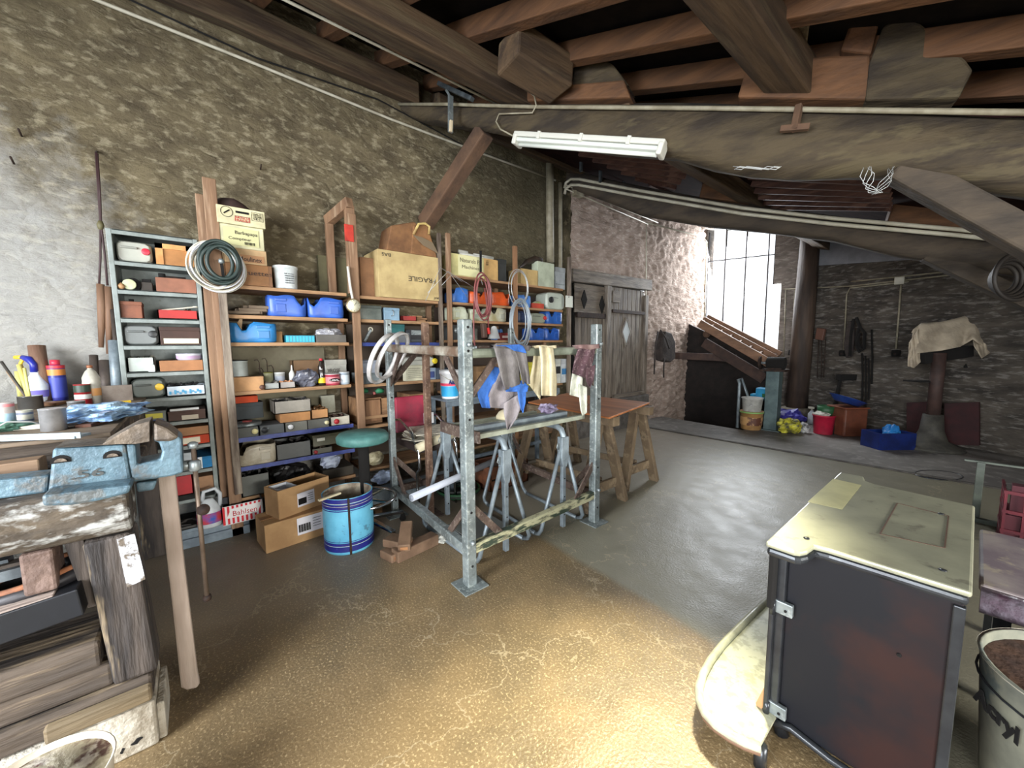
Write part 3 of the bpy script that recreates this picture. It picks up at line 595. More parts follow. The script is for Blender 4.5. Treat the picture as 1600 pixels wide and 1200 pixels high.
# inner uprights at the wall side
for y, lb in ((.18, 'rear upright at the left end of the timber shelves'), (1.0, 'rear upright behind the gauge post'), (1.85, 'rear upright behind the fragile box post'), (2.7, 'rear upright in the middle of the wide bay'), (3.47, 'rear upright at the right end of the wide bay')):
    one(bx(.02, .06, y-.025, y+.025, 0, 1.95), 'shelf_post', m_wdz, lb, 'post', bev=.004)
m_backb = mat('back_board', (128, 122, 100), (100, 94, 76), rough=.85, sc=3)
one(bx(.028, .034, .22, .86, .5, 1.3), 'back_board', m_backb, 'stained pale board behind the lower left shelves', 'board')
one(bx(.028, .034, 1.05, 1.8, .3, 1.6), 'back_board', m_dk if False else M((70, 58, 46)), 'dark brown board behind the middle bay', 'board')
one(bx(.028, .034, 1.92, 3.44, .3, 1.9), 'back_board', M((58, 46, 38)), 'dark board behind the wide right bay', 'board')
# wooden frame standing on the top shelf
t = thing('goalpost_rack', 'upright U-shaped brown timber frame on the top shelf with a red rag on it', 'frame', (.25, .9, 1.725))
pA = onX(514, 350, .12); pB = onX(545, 322, SX-.03)
bx(.1, .14, pA.y-.03, pA.y+.03, 1.727, pA.z).build('rear_post', m_wdz, t, bev=.004); bx(SX-.05, SX-.005, pB.y-.035, pB.y+.035, 1.727, pB.z).build('front_post', m_wdz, t, bev=.004)
MB().bar((.08, pA.y, pA.z+.03), (SX, pB.y, pB.z+.02), .06, .08).build('crosspiece', m_wdz, t, bev=.004)
one(MB().box(SX+.03, SX+.04, onX(536, 360, SX).y, onX(550, 360, SX).y, onX(540, 378, SX).z, onX(540, 352, SX).z), 'rag', M((196, 58, 42), (150, 40, 30)), 'scrap of red plastic on the gauge post', 'rag', bev=.003)
# ---------------------------------------------------------------- item builders (front face at x = X)
def ext(px0, px1, yt, z, X):
    ym = yt+10; a_ = onX(px0, yt+4, X); b_ = onX(px1, yt+4, X); zt = onX((px0+px1)/2, yt, X).z; return a_.y, b_.y, max(zt, z+.012)
def carton(px0, px1, yt, z, c, label, X=.355, D=.24, name='cardboard_box', cat='box', lab=None, lid=True, c2=None, rough=.8, group=None, zt=None, opened=False, inner=None):
    y0, y1, z1 = ext(px0, px1, yt, z, X); z1 = zt or z1
    D = min(D, X-.05) if X < .5 else D
    m_ = M(c, c2 or dark(c, .85), rough, sc=7); t = thing(name, label, cat, (X-D/2, (y0+y1)/2, z), group)
    if opened:
        a = MB(); w_ = .006; a.box(X-D, X, y0, y1, z, z+.006); a.box(X-w_, X, y0, y1, z, z1); a.box(X-D, X-D+w_, y0, y1, z, z1); a.box(X-D, X, y0, y0+w_, z, z1); a.box(X-D, X, y1-w_, y1, z, z1); a.build('body', m_, t)
    else:
        bx(X-D, X, y0, y1, z, z1-(.2*(z1-z) if lid else 0)).build('body', m_, t, bev=.003)
        if lid: bx(X-D-.002, X+.003, y0-.002, y1+.002, z1-.22*(z1-z), z1).build('lid', M(dark(c, .93), dark(c, .8), rough, sc=7), t, bev=.003)
    if lab:       # (colour, u0, u1, v0, v1)
        lc, u0, u1, v0, v1 = lab; bx(X+.0035, X+.005, y0+(y1-y0)*u0, y0+(y1-y0)*u1, z+(z1-z)*v0, z+(z1-z)*v1).build('paper_label', M(lc, None, .7), t)
    return t, (y0, y1, z1, X)
def rrect(hx, hy, n=36, p=4):
    out = []
    for j in range(n):
        a_ = 2*pi*j/n; c_, s_ = cos(a_), sin(a_); k = (abs(c_)**p+abs(s_)**p)**(-1/p); out.append((hx*c_*k, hy*s_*k))
    return out
def cutcan(px0, px1, yt, z, c, label, X=.35, D=.17, notch=.25, group=None, c2=None, fill=True):
    y0, y1, z1 = ext(px0, px1, yt, z, X); cy = (y0+y1)/2; cx = X-D/2; hy = (y1-y0)/2; hx = D/2; h = z1-z; a = MB()
    def rim(y):     # wavy hand-cut rim with a bite
        u = (y-(cy-hy))/(2*hy); d_ = abs(u-notch); return z1 - (.42*h*sqrt(max(0, 1-(d_/.13)**2)) if d_ < .13 else 0) - .04*h*sin(u*9)
    N_ = 40; R1 = rrect(1, 1, N_, 6); levels = [(0, .92, .88), (.08, .985, .98), (.3, 1, 1), (.8, 1, 1), (1, .985, .985)]; vs = []
    for l, kx, ky in levels:
        for (u, v) in R1:
            yy = cy+v*hy*ky; vs.append((cx+u*hx*kx, yy, z+(rim(yy)-z)*l))
    for l in (1, .25):
        for (u, v) in R1:
            yy = cy+v*hy*.93; vs.append((cx+u*hx*.93, yy, z+(rim(yy)-z)*l))
    nl = len(levels)+2; fs = []
    for i in range(nl-1):
        for j in range(N_): fs.append((i*N_+j, i*N_+(j+1) % N_, (i+1)*N_+(j+1) % N_, (i+1)*N_+j))
    fs += [tuple(range(N_-1, -1, -1)), tuple((nl-1)*N_+j for j in range(N_))]
    a.add(vs, fs, True); t = thing('cut_canister', label, 'canister', (cx, cy, z), group); m_ = M(c, c2 or dark(c, .82), .38, sc=8)
    a.build('body', m_, t)
    a = MB(); s0 = cy+hy*.1 if notch < .5 else cy-hy*.65
    a.box(X-.006, X+.004, s0, s0+hy*.6, z+h*.72, z+h*.86); a.box(X-.006, X+.003, s0+hy*.05, s0+hy*.55, z+h*.2, z+h*.6); a.build('moulded_panel', M(dark(c, .88), None, .4), t, bev=.004)
    if fill:
        a = MB(); rn = random.Random(int(px0))
        for k in range(7):
            q = Vector((cx+rn.uniform(-.5, .5)*hx, cy+rn.uniform(-.6, .6)*hy, z+h*.55)); a.bar(q, q+Vector((rn.uniform(-.04, .04), rn.uniform(-.06, .06), rn.uniform(-.01, .035))), .02, .014)
        a.build('contents', M((92, 80, 66), (60, 54, 48)), t)
    return t
def canister(px0, px1, yt, z, c, capc, label, X=.34, D=.16, capu=.8, capr=.03, group=None):
    y0, y1, z1 = ext(px0, px1, yt, z, X); h = z1-z; cy = (y0+y1)/2; t = thing('plastic_canister', label, 'canister', (X-D/2, cy, z), group)
    a = MB(); prof = rrect((y1-y0)/2, h/2, 28, 5); lv = [(X-D, .9), (X-D+.02, 1), (X-.02, 1), (X, .88)]; vs = []
    for x_, k in lv:
        for u, v in prof: vs.append((x_, cy+u*k, z+h/2+v*k))
    n = 28; fs = [tuple(range(n)), tuple(3*n+j for j in range(n-1, -1, -1))]
    for i in range(3):
        for j in range(n): fs.append((i*n+j, i*n+(j+1) % n, (i+1)*n+(j+1) % n, (i+1)*n+j))
    a.add(vs, fs, False); a.build('body', M(c, dark(c, .9), .3, sc=5), t, bev=.004)
    yc = y0+(y1-y0)*capu; MB().cyl((X-.005, yc, z+h*.55), (X+.018, yc, z+h*.55), capr, n=18).build('cap', M(capc, None, .4), t, bev=.003)
    MB().bar((X+.003, y0+(y1-y0)*.12, z+h*.68), (X+.003, y0+(y1-y0)*.6, z+h*.68), .02, .012).build('handle', M(dark(c, .8), None, .35), t, bev=.004)
    return t
def tin(px0, px1, yt, z, c, label, X=.3, capc=None, labc=None, name='paint_tin', cat='tin', taper=1, group=None, rim=True):
    y0, y1, z1 = ext(px0, px1, yt, z, X); r = (y1-y0)/2; cy = (y0+y1)/2; h = z1-z; c0 = (X-r*.2, cy, z); t = thing(name, label, cat, c0, group)
    MB().lathe([(r*.95*taper, 0), (r*taper, .004), (r, h*.93), (r*1.04, h*.94), (r*1.04, h)], c0, 22).build('body', M(c, dark(c, .85), .4, sc=9), t)
    MB().lathe([(r*1.05, h), (r*1.05, h+.006), (r*.9, h+.007), (0, h+.004)], c0, 22).build('lid', M(capc or (190, 190, 186), None, .35, metal=.2), t)
    if labc: MB().lathe([(r*1.015, h*.18), (r*1.015, h*.8)], c0, 22).build('paper_label', M(labc, None, .5), t)
    return t
def tray(px0, px1, yt, z, c, label, X=.355, D=.2, name='open_tray', cat='tray', stuff=(96, 84, 70), knob=None, group=None):
    t, (y0, y1, z1, X) = carton(px0, px1, yt, z, c, label, X, D, name, cat, opened=True, rough=.5, group=group)
    D = min(D, X-.05); a = MB(); rn = random.Random(int(px0*7+yt)); h = z1-z
    for k in range(9):
        q = Vector((X-D*rn.uniform(.2, .8), y0+(y1-y0)*rn.uniform(.15, .85), z+h*.75)); e_ = q+Vector((rn.uniform(-.05, .05), rn.uniform(-.07, .07), rn.uniform(-.01, .3)*h+.01)); e_.y = min(max(e_.y, y0+.01), y1-.01); e_.x = min(max(e_.x, X-D+.01), X-.01)
        a.bar(q, e_, .012, .012)
    a.box(X-D+.01, X-.01, y0+.01, y1-.01, z+.005, z+h*.65); a.build('contents', M(stuff, dark(stuff, .6), .7, sc=25), t)
    if knob: MB().cyl((X, y0+(y1-y0)*knob[1], z+h*.5), (X+.012, y0+(y1-y0)*knob[1], z+h*.5), knob[2], n=16).build('knob', M(knob[0], None, .5), t)
    return t
# ================================================================ ON THE GREY UNIT
z = zG
canister(180, 236, 377, z[1], (170, 172, 160), (190, 40, 60), 'translucent canister with red cap on the top shelf of the grey unit', X=.3, capu=.83, capr=.02)
t, d_ = carton(242, 301, 383, z[1], (176, 122, 70), 'orange-brown wooden drawer box on the top shelf of the grey unit', X=.32, name='wooden_crate', cat='crate', lid=False)
y0, y1, z1, X = d_; a = MB(); a.box(X, X+.008, y0, y0+.035, z[1], z1); a.box(X, X+.008, y1-.035, y1, z[1], z1); a.box(X, X+.008, y0, y1, z1-.03, z1); a.build('front_frame', M((206, 152, 92), (176, 120, 66)), t)
q = onX(189, 443, .31); t = thing('small_ball', 'small round brown onion-like ball on the second grey shelf', 'ball', (q.x, q.y, z[2])); r = .018; MB().lathe([(0, 0), (r*.7, r*.3), (r, r), (r*.7, r*1.7), (.003, r*2), (.002, r*2.3)], (q.x, q.y, z[2]), 14).build('ball', M((180, 140, 96), (140, 104, 70)), t)
q = onX(204, 441, .3); t = thing('tin_lid', 'pale round lid standing on edge inside a black rim, second grey shelf', 'lid', (q.x, q.y, z[2])); r = .037
MB().cyl((.27, q.y+.008, z[2]+r), (.295, q.y+.008, z[2]+r), r*1.02, n=22).build('rim', m_dk, t); MB().cyl((.29, q.y-.006, z[2]+r*.9), (.31, q.y-.006, z[2]+r*.9), r*.85, n=22).build('disc', M((196, 200, 160), (150, 156, 120)), t, bev=.003)
t, d_ = carton(220, 238, 441, z[2], (58, 52, 46), 'small black cast block on the second grey shelf', X=.29, D=.08, name='metal_block', cat='block', lid=False); y0, y1, z1, X = d_; bx(X-.05, X-.01, y0+.006, y1-.006, z1, z1+.02).build('collar', m_dk, t)
t, d_ = carton(243, 306, 435, z[2], (150, 100, 78), 'long reddish-brown box on the second grey shelf', X=.32, lid=False, name='wooden_box')
y0, y1, z1, X = d_; t = thing('wrench', 'dark spanner and punch lying on the long reddish-brown box', 'tool', (X-.06, (y0+y1)/2, z1)); MB().bar((X-.05, y0+.03, z1+.01), (X-.07, y1-.05, z1+.012), .02, .015).build('shank', m_iron, t, bev=.003); MB().cyl((X-.05, y0+.03, z1), (X-.05, y0+.03, z1+.03), .018, n=12).build('head', m_dk, t)
t, d_ = carton(187, 221, 471, z[3], (134, 84, 62), 'rusty red tin with a black knob on the third grey shelf', X=.31, D=.12, name='rusty_tin', cat='tin', c2=(96, 62, 48)); y0, y1, z1, X = d_; MB().cyl((X-.05, (y0+y1)/2, z1), (X-.05, (y0+y1)/2, z1+.018), .012, n=12).build('knob', m_dk, t)
tray(246, 309, 485, z[3], (186, 36, 32), 'bright red ribbed tray on the third grey shelf', X=.325, name='red_tray')
y0 = onX(252, 482, .3).y; y1 = onX(305, 477, .3).y; t = thing('spanner', 'white ring spanner resting across the red tray', 'spanner', (.3, (y0+y1)/2, z[3]+.05)); MB().bar((.3, y0, z[3]+.055), (.29, y1, z[3]+.085), .016, .008).build('shank', m_white, t); MB().lathe([(.008, 0), (.014, 0), (.014, .01), (.008, .01)], (.29, y1, z[3]+.08), 14).build('ring', m_white, t)
canister(191, 246, 508, z[4], (116, 120, 118), (30, 32, 32), 'dark grey canister with black cap on the fourth grey shelf', X=.31, capu=.86, capr=.022)
carton(249, 312, 511, z[4], (74, 52, 44), 'dark brown box with a cream printed strip on the fourth grey shelf', X=.32, lab=((210, 204, 176), .08, .95, .08, .36))
tray(198, 241, 559, z[5], (176, 184, 176), 'clear plastic box of metal bits on the fifth grey shelf', X=.31, D=.15, stuff=(110, 106, 92))
t, d_ = carton(231, 242, 570, z[5], (214, 224, 222), 'small white card propped before the plastic box of metal bits', X=.328, D=.015, lid=False, name='white_card', cat='card')
t, d_ = carton(249, 317, 563, z[5], (170, 118, 78), 'low pale wooden box on the fifth grey shelf', X=.325, name='wooden_box', lid=False); y0, y1, z1, X = d_; zz = z1
c0 = (.26, onX(295, 556, .26).y, zz); t = thing('round_tub', 'shallow white round tub on top of the low wooden box', 'tub', c0); MB().lathe([(.058, 0), (.064, .03), (.066, .032), (.066, .042), (0, .042)], c0, 24).build('tub', M((206, 206, 214), (190, 186, 200), .4), t); MB().lathe([(.0635, .008), (.0655, .028)], c0, 24).build('paper_label', M((176, 150, 176)), t)
canister(203, 257, 592, z[6], (104, 110, 104), (214, 176, 40), 'dark canister with round yellow cap on the sixth grey shelf', X=.31, capu=.84, capr=.022)
tray(259, 321, 603, z[6], (206, 218, 226), 'white box with pale blue print full of dark bits, sixth grey shelf', X=.325, stuff=(34, 32, 32)); 
y0, y1 = onX(263, 610, .33).y, onX(318, 610, .33).y
a = MB(); 
for k in range(14): u = y0+(y1-y0)*(k+.2)/14; a.box(.326, .328, u, u+.011, z[6]+.012+.01*(k % 2), z[6]+.04-.008*((k+1) % 3))
a.build('blue_print', M((70, 150, 190)), None); bl = bpy.data.objects['blue_print']; bl.parent = [o for o in COL.objects if o.get('label', '').startswith('white box with pale blue')][0]; bl.location = bl.location-bl.parent.location
t, d_ = carton(209, 259, 643, z[7], (120, 124, 120), 'grey plastic box with a yellow and blue label, seventh grey shelf', X=.325, D=.2, lab=((206, 196, 80), .05, .9, .4, .8)); y0, y1, z1, X = d_; bx(X+.003, X+.005, y0+.005, y1-.01, z[7]+.006, z[7]+.02).build('blue_stripe', M((50, 66, 120)), t)
t, d_ = carton(262, 321, 641, z[7], (98, 76, 68), 'brown box with white torn lid and patterned label, seventh grey shelf', X=.325, lab=((206, 196, 176), .35, .8, .05, .5)); y0, y1, z1, X = d_; bx(X-.02, X+.006, y0+.01, y1-.03, z1, z1+.015).build('torn_paper', M((220, 222, 220)), t, bev=.004)
carton(262, 326, 664, z[8]+.06, (176, 130, 92), 'cardboard tray on top of the orange box in the grey unit', X=.31, D=.2, lid=False, zt=z[8]+.115)
carton(264, 327, 679, z[8], (196, 66, 32), 'orange box with cream label on the eighth grey shelf', X=.325, lab=((222, 214, 190), .3, .76, .15, .85), lid=False, zt=z[8]+.058)
carton(309, 331, 713, z[9], (40, 132, 190), 'small blue box on the ninth grey shelf', X=.325, lab=((220, 226, 226), 0, .3, 0, 1))
carton(275, 306, 708, z[9], (196, 204, 208), 'crumpled whitish packet beside the small blue box', X=.3, D=.12, lid=False)
tray(268, 301, 744, z[10], (180, 30, 36), 'deep red tray low in the grey unit', X=.325, D=.2, stuff=(86, 78, 72))
carton(305, 335, 744, z[10], (170, 130, 96), 'plain cardboard box low in the grey unit beside the red tray', X=.31, lid=False)
carton(222, 250, 742, .34, (168, 126, 90), 'cardboard box low on the left of the grey unit behind the bench leg', X=.3, lid=False, zt=.46)
# twig bundle on top of the grey unit
t = thing('stick_bundle', 'bundle of dark twisted rods lying on top of the grey unit', 'rods', (.2, -.1, 2.0))
for k in range(4):
    y0 = onX(203+3*k, 353, .25).y; y1 = onX(285-5*k, 361, .25).y; MB().tube([(.25-.02*k, y0, 2.008+.006*(k % 2)), (.24-.02*k, (y0+y1)/2, 2.012), (.26-.02*k, y1, 2.006+.005*k)], .006, 6).build('rod', M((72, 48, 46), (46, 34, 34)), t)
# ================================================================ FLOOR ITEMS IN FRONT OF THE GREY UNIT
c0 = (.42, onX(326, 790, .42).y, .12)
t = thing('plastic_jug', 'white plastic jug with blue label and loop handle at the foot of the shelves', 'jug', c0); m_ = M((206, 212, 214), (184, 190, 194), .35)
h = .19; a = MB(); a.lathe([(.06, 0), (.066, .01), (.066, h*.62), (.045, h*.8), (.03, h*.95), (.022, h)], c0, 20, sx=.7); a.build('body', m_, t)
MB().tube([Vector(c0)+Vector((0, -.03, h*.95)), Vector(c0)+Vector((0, -.02, h+.05)), Vector(c0)+Vector((0, .04, h+.06)), Vector(c0)+Vector((0, .065, h+.02)), Vector(c0)+Vector((0, .06, h*.65))], .012, 10).build('handle', m_, t)
MB().lathe([(.067, .03), (.067, .1)], c0, 20, sx=.72).build('paper_label', M((50, 90, 180), (200, 60, 60), sc=14), t)
p0, p1 = (.45, onX(347, 795, .47).y, .12), (.47, onX(410, 785, .47).y, .12)
X = .47; y0, y1 = p0[1], p1[1]; t = thing('striped_box', 'red and white striped biscuit box below the timber shelves', 'box', (X-.06, (y0+y1)/2, .115))
a = MB(); zb, zt_ = .115, onX(380, 786, X).z; a.box(X-.11, X-.105, y0, y1, zb, zt_+.03); a.box(X-.005, X, y0, y1, zb, zt_); a.box(X-.11, X, y0, y0+.005, zb, zt_+.01); a.box(X-.11, X, y1-.005, y1, zb, zt_+.01); a.box(X-.11, X, y0, y1, zb, zb+.005); a.build('body', M((52, 54, 60), (40, 42, 48)), t)
bx(X, X+.002, y0, y1, zb, zt_).build('front_panel', M((224, 222, 222)), t)
n = 9
for k in range(n): u = y0+(y1-y0)*k/n; bx(X+.002, X+.0028, u, u+(y1-y0)/n*.5, zb+.004, zt_-.002).build('red_stripe', M((204, 30, 44)), t)
MB().prism([(X+.0035, y0+.02, zb+.045), (X+.0035, y0+.045, zt_-.022), (X+.0035, y1-.005, zt_-.015), (X+.0035, y1-.03, zb+.045)], (.001, 0, 0)).build('white_banner', M((232, 228, 226)), t)
text('Bahlsen', .035, (X+.005, (y0+y1)/2+.01, (zb+zt_)/2+.008), (0, 1, 0), (0, 0, 1), M((176, 30, 40)), t, width=(y1-y0)*.6)
carton(222, 249, 783, .118, (160, 168, 176), 'pale blue-grey box behind the bench leg at floor level', X=.4, D=.15, lid=False, zt=.26)
tray(250, 340, 822, .12, (72, 70, 66), 'low dark tray of scrap metal under the grey unit', X=.385, D=.15, stuff=(60, 54, 50))
# two big cartons on the floor
def floor_carton(pl_, pr_, pt_, back, z0, z1, label, opened=False, label_uv=None, dd=.24):
    a0 = Vector(pl_); a1 = Vector(pr_); dv = (a1-a0); L_ = dv.length; dv.normalize(); nb = Vector((-dv.y, dv.x, 0)); nb = nb if nb.x < 0 else -nb
    t = thing('cardboard_box', label, 'box', (a0+a1)/2+nb*dd/2+Vector((0, 0, z0))); m_ = m_card
    c = [a0, a1, a1+nb*dd, a0+nb*dd]; Z = lambda v, zz: Vector((v.x, v.y, zz))
    if not opened:
        MB().prism([Z(v, z0) for v in c], (0, 0, z1-z0)).build('body', m_, t, bev=.004)
        mid0 = (c[0]+c[3])/2; mid1 = (c[1]+c[2])/2; MB().bar(Z(mid0, z1+.001), Z(mid1, z1+.001), .05, .002).build('tape', M((150, 112, 76), None, .3), t)
    else:
        a = MB(); th = .006
        for i in range(4): q0, q1 = c[i], c[(i+1) % 4]; a.bar(Z(q0, (z0+z1)/2), Z(q1, (z0+z1)/2), th, z1-z0)
        a.prism([Z(v, z0) for v in c], (0, 0, .01)); a.build('body', m_, t)
    if label_uv:
        u0, u1, v0, v1 = label_uv; n_out = -nb*.004; qs = [a0+dv*L_*u0+n_out, a0+dv*L_*u1+n_out]
        MB().prism([Z(qs[0], z0+(z1-z0)*v0), Z(qs[1], z0+(z1-z0)*v0), Z(qs[1], z0+(z1-z0)*v1), Z(qs[0], z0+(z1-z0)*v1)], -nb*.001).build('shipping_label', M((222, 220, 226)), t)
        a = MB(); rn = random.Random(4)
        for k in range(9):
            u = u0+(u1-u0)*(.08+.05*k); s0 = a0+dv*L_*u-nb*.006; a.bar(Z(s0, z0+(z1-z0)*(v0+(v1-v0)*.15)), Z(s0, z0+(z1-z0)*(v0+(v1-v0)*.6)), .004 if k % 2 else .008, .002)
        for k in range(4):
            zz = z0+(z1-z0)*(v0+(v1-v0)*(.3+.16*k)); a.bar(Z(a0+dv*L_*(u0+(u1-u0)*.6)-nb*.006, zz), Z(a0+dv*L_*(u0+(u1-u0)*.92)-nb*.006, zz), .004, .002)
        a.build('printed_marks', m_dk, t)
    return t, c
F0, F1 = onZ(416, 866, 0), onZ(514, 833, 0); F1 = F0+(F1-F0)*1.05
def zat(x, y, p):    # height of a vertical line through p that shows at photo row y
    lo, hi = -1, 4
    for _ in range(40):
        mid = (lo+hi)/2; d = Vector((p[0], p[1], mid))-CAM
        if 600-FPX*d.dot(_u)/d.dot(_f) > y: lo = mid
        else: hi = mid
    return lo
zc = zat(415, 822, F0)
floor_carton(F0, F1, None, None, 0, zc, 'long closed cardboard box on the floor beside the blue drum', False, (.46, .86, .3, .92), .24)
nb = Vector((-.25, -.03, 0)); G0 = onZ(437, 812, zc); G1 = onZ(515, 783, zc)
zc2 = zat(437, 768, G0)
t, cc = floor_carton(G0, G1, None, None, zc, zc2, 'open cardboard box with a white tray in it, standing on the long carton', True, (.34, .68, .2, .7), .17)
q = (cc[0]*.75+cc[2]*.25); t = thing('white_tray', 'shallow white plastic tray inside the open cardboard box', 'tray', (q.x, q.y, zc2-.04)); a = MB(); dv_ = (cc[1]-cc[0]).normalized(); nv_ = (cc[3]-cc[0]).normalized(); q_ = [cc[0]+dv_*u+nv_*v for u, v in ((.02, .015), (.13, .015), (.13, .15), (.02, .15))]; zz_ = zc2-.045
for i in range(4): u_, v_ = q_[i], q_[(i+1) % 4]; a.bar(Vector((u_.x, u_.y, zz_+.02)), Vector((v_.x, v_.y, zz_+.02)), .005, .045)
a.prism([Vector((v.x, v.y, zz_)) for v in q_], (0, 0, .004)); a.build('tray', M((214, 218, 226), None, .4), t)
one(MB().prism([Vector((v.x, v.y, zc+.012)) for v in q_], (0, 0, zz_-zc-.013)), 'packing_foam', M((190, 180, 160)), 'packing block under the white tray inside the open carton', 'packing')
# ================================================================ LEFT BAY
z = ZL
t, d_ = carton(352, 424, 413, z[0], (150, 108, 70), 'wooden crate with handwriting on the top left shelf', X=.4, D=.3, name='wooden_crate', cat='crate', lid=False); y0, y1, z1, X = d_
a = MB(); a.box(X, X+.006, y1-.02, y1, z[0], z1); a.box(X, X+.004, y0, y1, z[0]+(z1-z[0])*.5-.002, z[0]+(z1-z[0])*.5+.002); a.build('front_batten', M((120, 84, 54)), t)
text('Cruettes', .03, (X+.006, y0+(y1-y0)*.62, z[0]+(z1-z[0])*.6), (0, 1, 0), (0, 0, 1), M((60, 40, 30)), t, width=.2)
ZC = z1
t, d_ = carton(350, 416, 389, ZC, (196, 164, 122), 'kraft carton with a brown band above the handwritten crate', X=.41, D=.28, lid=False); y0, y1, z1, X = d_
bx(X+.001, X+.003, y0+.02, y1-.015, ZC+.01, ZC+(z1-ZC)*.6).build('brown_band', M((168, 124, 84)), t); text('Moulinex', .03, (X+.005, y0+(y1-y0)*.6, ZC+(z1-ZC)*.32), (0, 1, 0), (0, 0, 1), M((50, 34, 28)), t, width=(y1-y0)*.55, bold=.01)
t, d_ = carton(341, 411, 353, z1+.001, (206, 202, 164), 'pale yellow carton with a large handwritten label, middle of the stack', X=.405, D=.27, lid=False, lab=((190, 188, 140), .1, .88, .12, .88)); y0, y1, zz, X = d_
text('Barbapapa', .028, (X+.007, y0+(y1-y0)*.6, z1+(zz-z1)*.66), (0, 1, .0), (0, 0, 1), M((76, 70, 56)), t, width=(y1-y0)*.5); text('Compteur', .024, (X+.007, y0+(y1-y0)*.45, z1+(zz-z1)*.4), (0, 1, 0), (0, 0, 1), M((76, 70, 56)), t, width=(y1-y0)*.5)
a = MB()
for k in range(8): a.box(X+.006, X+.008, y0+(y1-y0)*(.55+.03*k), y0+(y1-y0)*(.565+.03*k), z1+(zz-z1)*.18, z1+(zz-z1)*.3)
a.build('barcode', m_dk, t)
z1 = zz; t, d_ = carton(338, 413, 325, z1+.001, (216, 208, 166), 'cream carton with a hand-hole and red stamp, top of the stack', X=.42, D=.3, lid=False); y0, y1, zz, X = d_
bx(X+.0005, X+.002, y0+(y1-y0)*.38, y0+(y1-y0)*.66, z1+(zz-z1)*.68, z1+(zz-z1)*.8).build('hand_hole', m_dk, t)
def frame_(X, y0, y1, z0, z1, w=.002):
    a = MB(); a.box(X, X+.001, y0, y1, z0, z0+w); a.box(X, X+.001, y0, y1, z1-w, z1); a.box(X, X+.001, y0, y0+w, z0, z1); a.box(X, X+.001, y1-w, y1, z0, z1); return a
a = frame_(X+.001, y0+(y1-y0)*.36, y0+(y1-y0)*.67, z1+(zz-z1)*.2, z1+(zz-z1)*.52); a.build('stamp_frame', M((90, 50, 44)), t)
text('ARTICLE', .014, (X+.003, y0+(y1-y0)*.515, z1+(zz-z1)*.43), (0, 1, 0), (0, 0, 1), M((190, 50, 50)), t, width=.085); text('FRAGILE', .014, (X+.003, y0+(y1-y0)*.515, z1+(zz-z1)*.28), (0, 1, 0), (0, 0, 1), M((190, 50, 50)), t, width=.085)
frame_(X+.001, y0+(y1-y0)*.71, y0+(y1-y0)*.96, z1+(zz-z1)*.38, z1+(zz-z1)*.88).build('stamp_frame', m_dk, t)
for k, s_ in enumerate(('HAUT', 'TENIR', 'SEC')): text(s_, .013, (X+.003, y0+(y1-y0)*.835, z1+(zz-z1)*(.76-.13*k)), (0, 1, 0), (0, 0, 1), m_dk, t, width=.05)
q = Vector((X+.002, y0+(y1-y0)*.2, z1+(zz-z1)*.66)); MB().tube([q+Vector((0, cos(2*pi*k/20)*.032, sin(2*pi*k/20)*.032)) for k in range(20)], .0015, 5, closed=True).build('emblem_ring', m_dk, t); MB().tube([q+Vector((.001, -.016, -.012)), q+Vector((.001, -.002, 0)), q+Vector((.001, .016, .014))], .004, 6).build('emblem_mark', m_dk, t)
def hat(u, v): return None
zh = zz; a = MB(); yc, hw = (y0+y1)/2-.0, (y1-y0)*.46; a.lathe([(1.0, 0), (1.0, .15), (.93, .5), (.7, .85), (.35, 1), (0, 1)], (0, 0, 0), 24)
a.v = [Vector((X-.15+v.x*.12, yc-.03+v.y*hw*(1.0), zh+v.z*(.085-.05*max(0, v.y)))) for v in a.v]; one(a, 'felt_hat', M((66, 42, 34), (44, 30, 26), .9), 'dark brown crumpled hat-like bundle on top of the carton stack', 'hat')
t = tin(427, 465, 418, z[0], (214, 220, 218), 'white square-shouldered bucket with faint print on the top shelf', X=.36, capc=(224, 228, 226), name='plastic_bucket', cat='bucket', taper=.92)
c0 = t.location; r_ = .07; y0, y1, z1 = ext(427, 465, 418, z[0], .36); r_ = (y1-y0)/2
for k in range(5): text('lait entier' if k == 0 else 'mmm mm mmm', .010, (c0.x+r_+.001, c0.y+.01, z[0]+.1-.016*k), (0, 1, 0), (0, 0, 1), M((100, 104, 108)), t, width=.06)
# second board
cutcan(418, 479, 462, z[1], (62, 104, 196), 'blue cut-down canister on the left bay second shelf, nearer the sticks', notch=.86, X=.37)
cutcan(481, 538, 466, z[1], (58, 106, 204), 'blue cut-down canister on the left bay second shelf, beside the gauge post', notch=.15, X=.37)
t = thing('kindling', 'pile of grey sticks beside the blue canisters', 'sticks', (.25, .3, z[1])); rn = random.Random(5)
for k in range(9):
    y0 = onX(356+4*k, 480, .33).y; q = Vector((.34-.02*(k % 4), y0, z[1]+.016+.022*(k // 3))); MB().bar(q, q+Vector((rn.uniform(-.03, .01), .16+.03*rn.random(), rn.uniform(0, .01))), .026, .022).build('stick', wood('stick', (120, 104, 84), (84, 70, 56), 1), t, bev=.004)
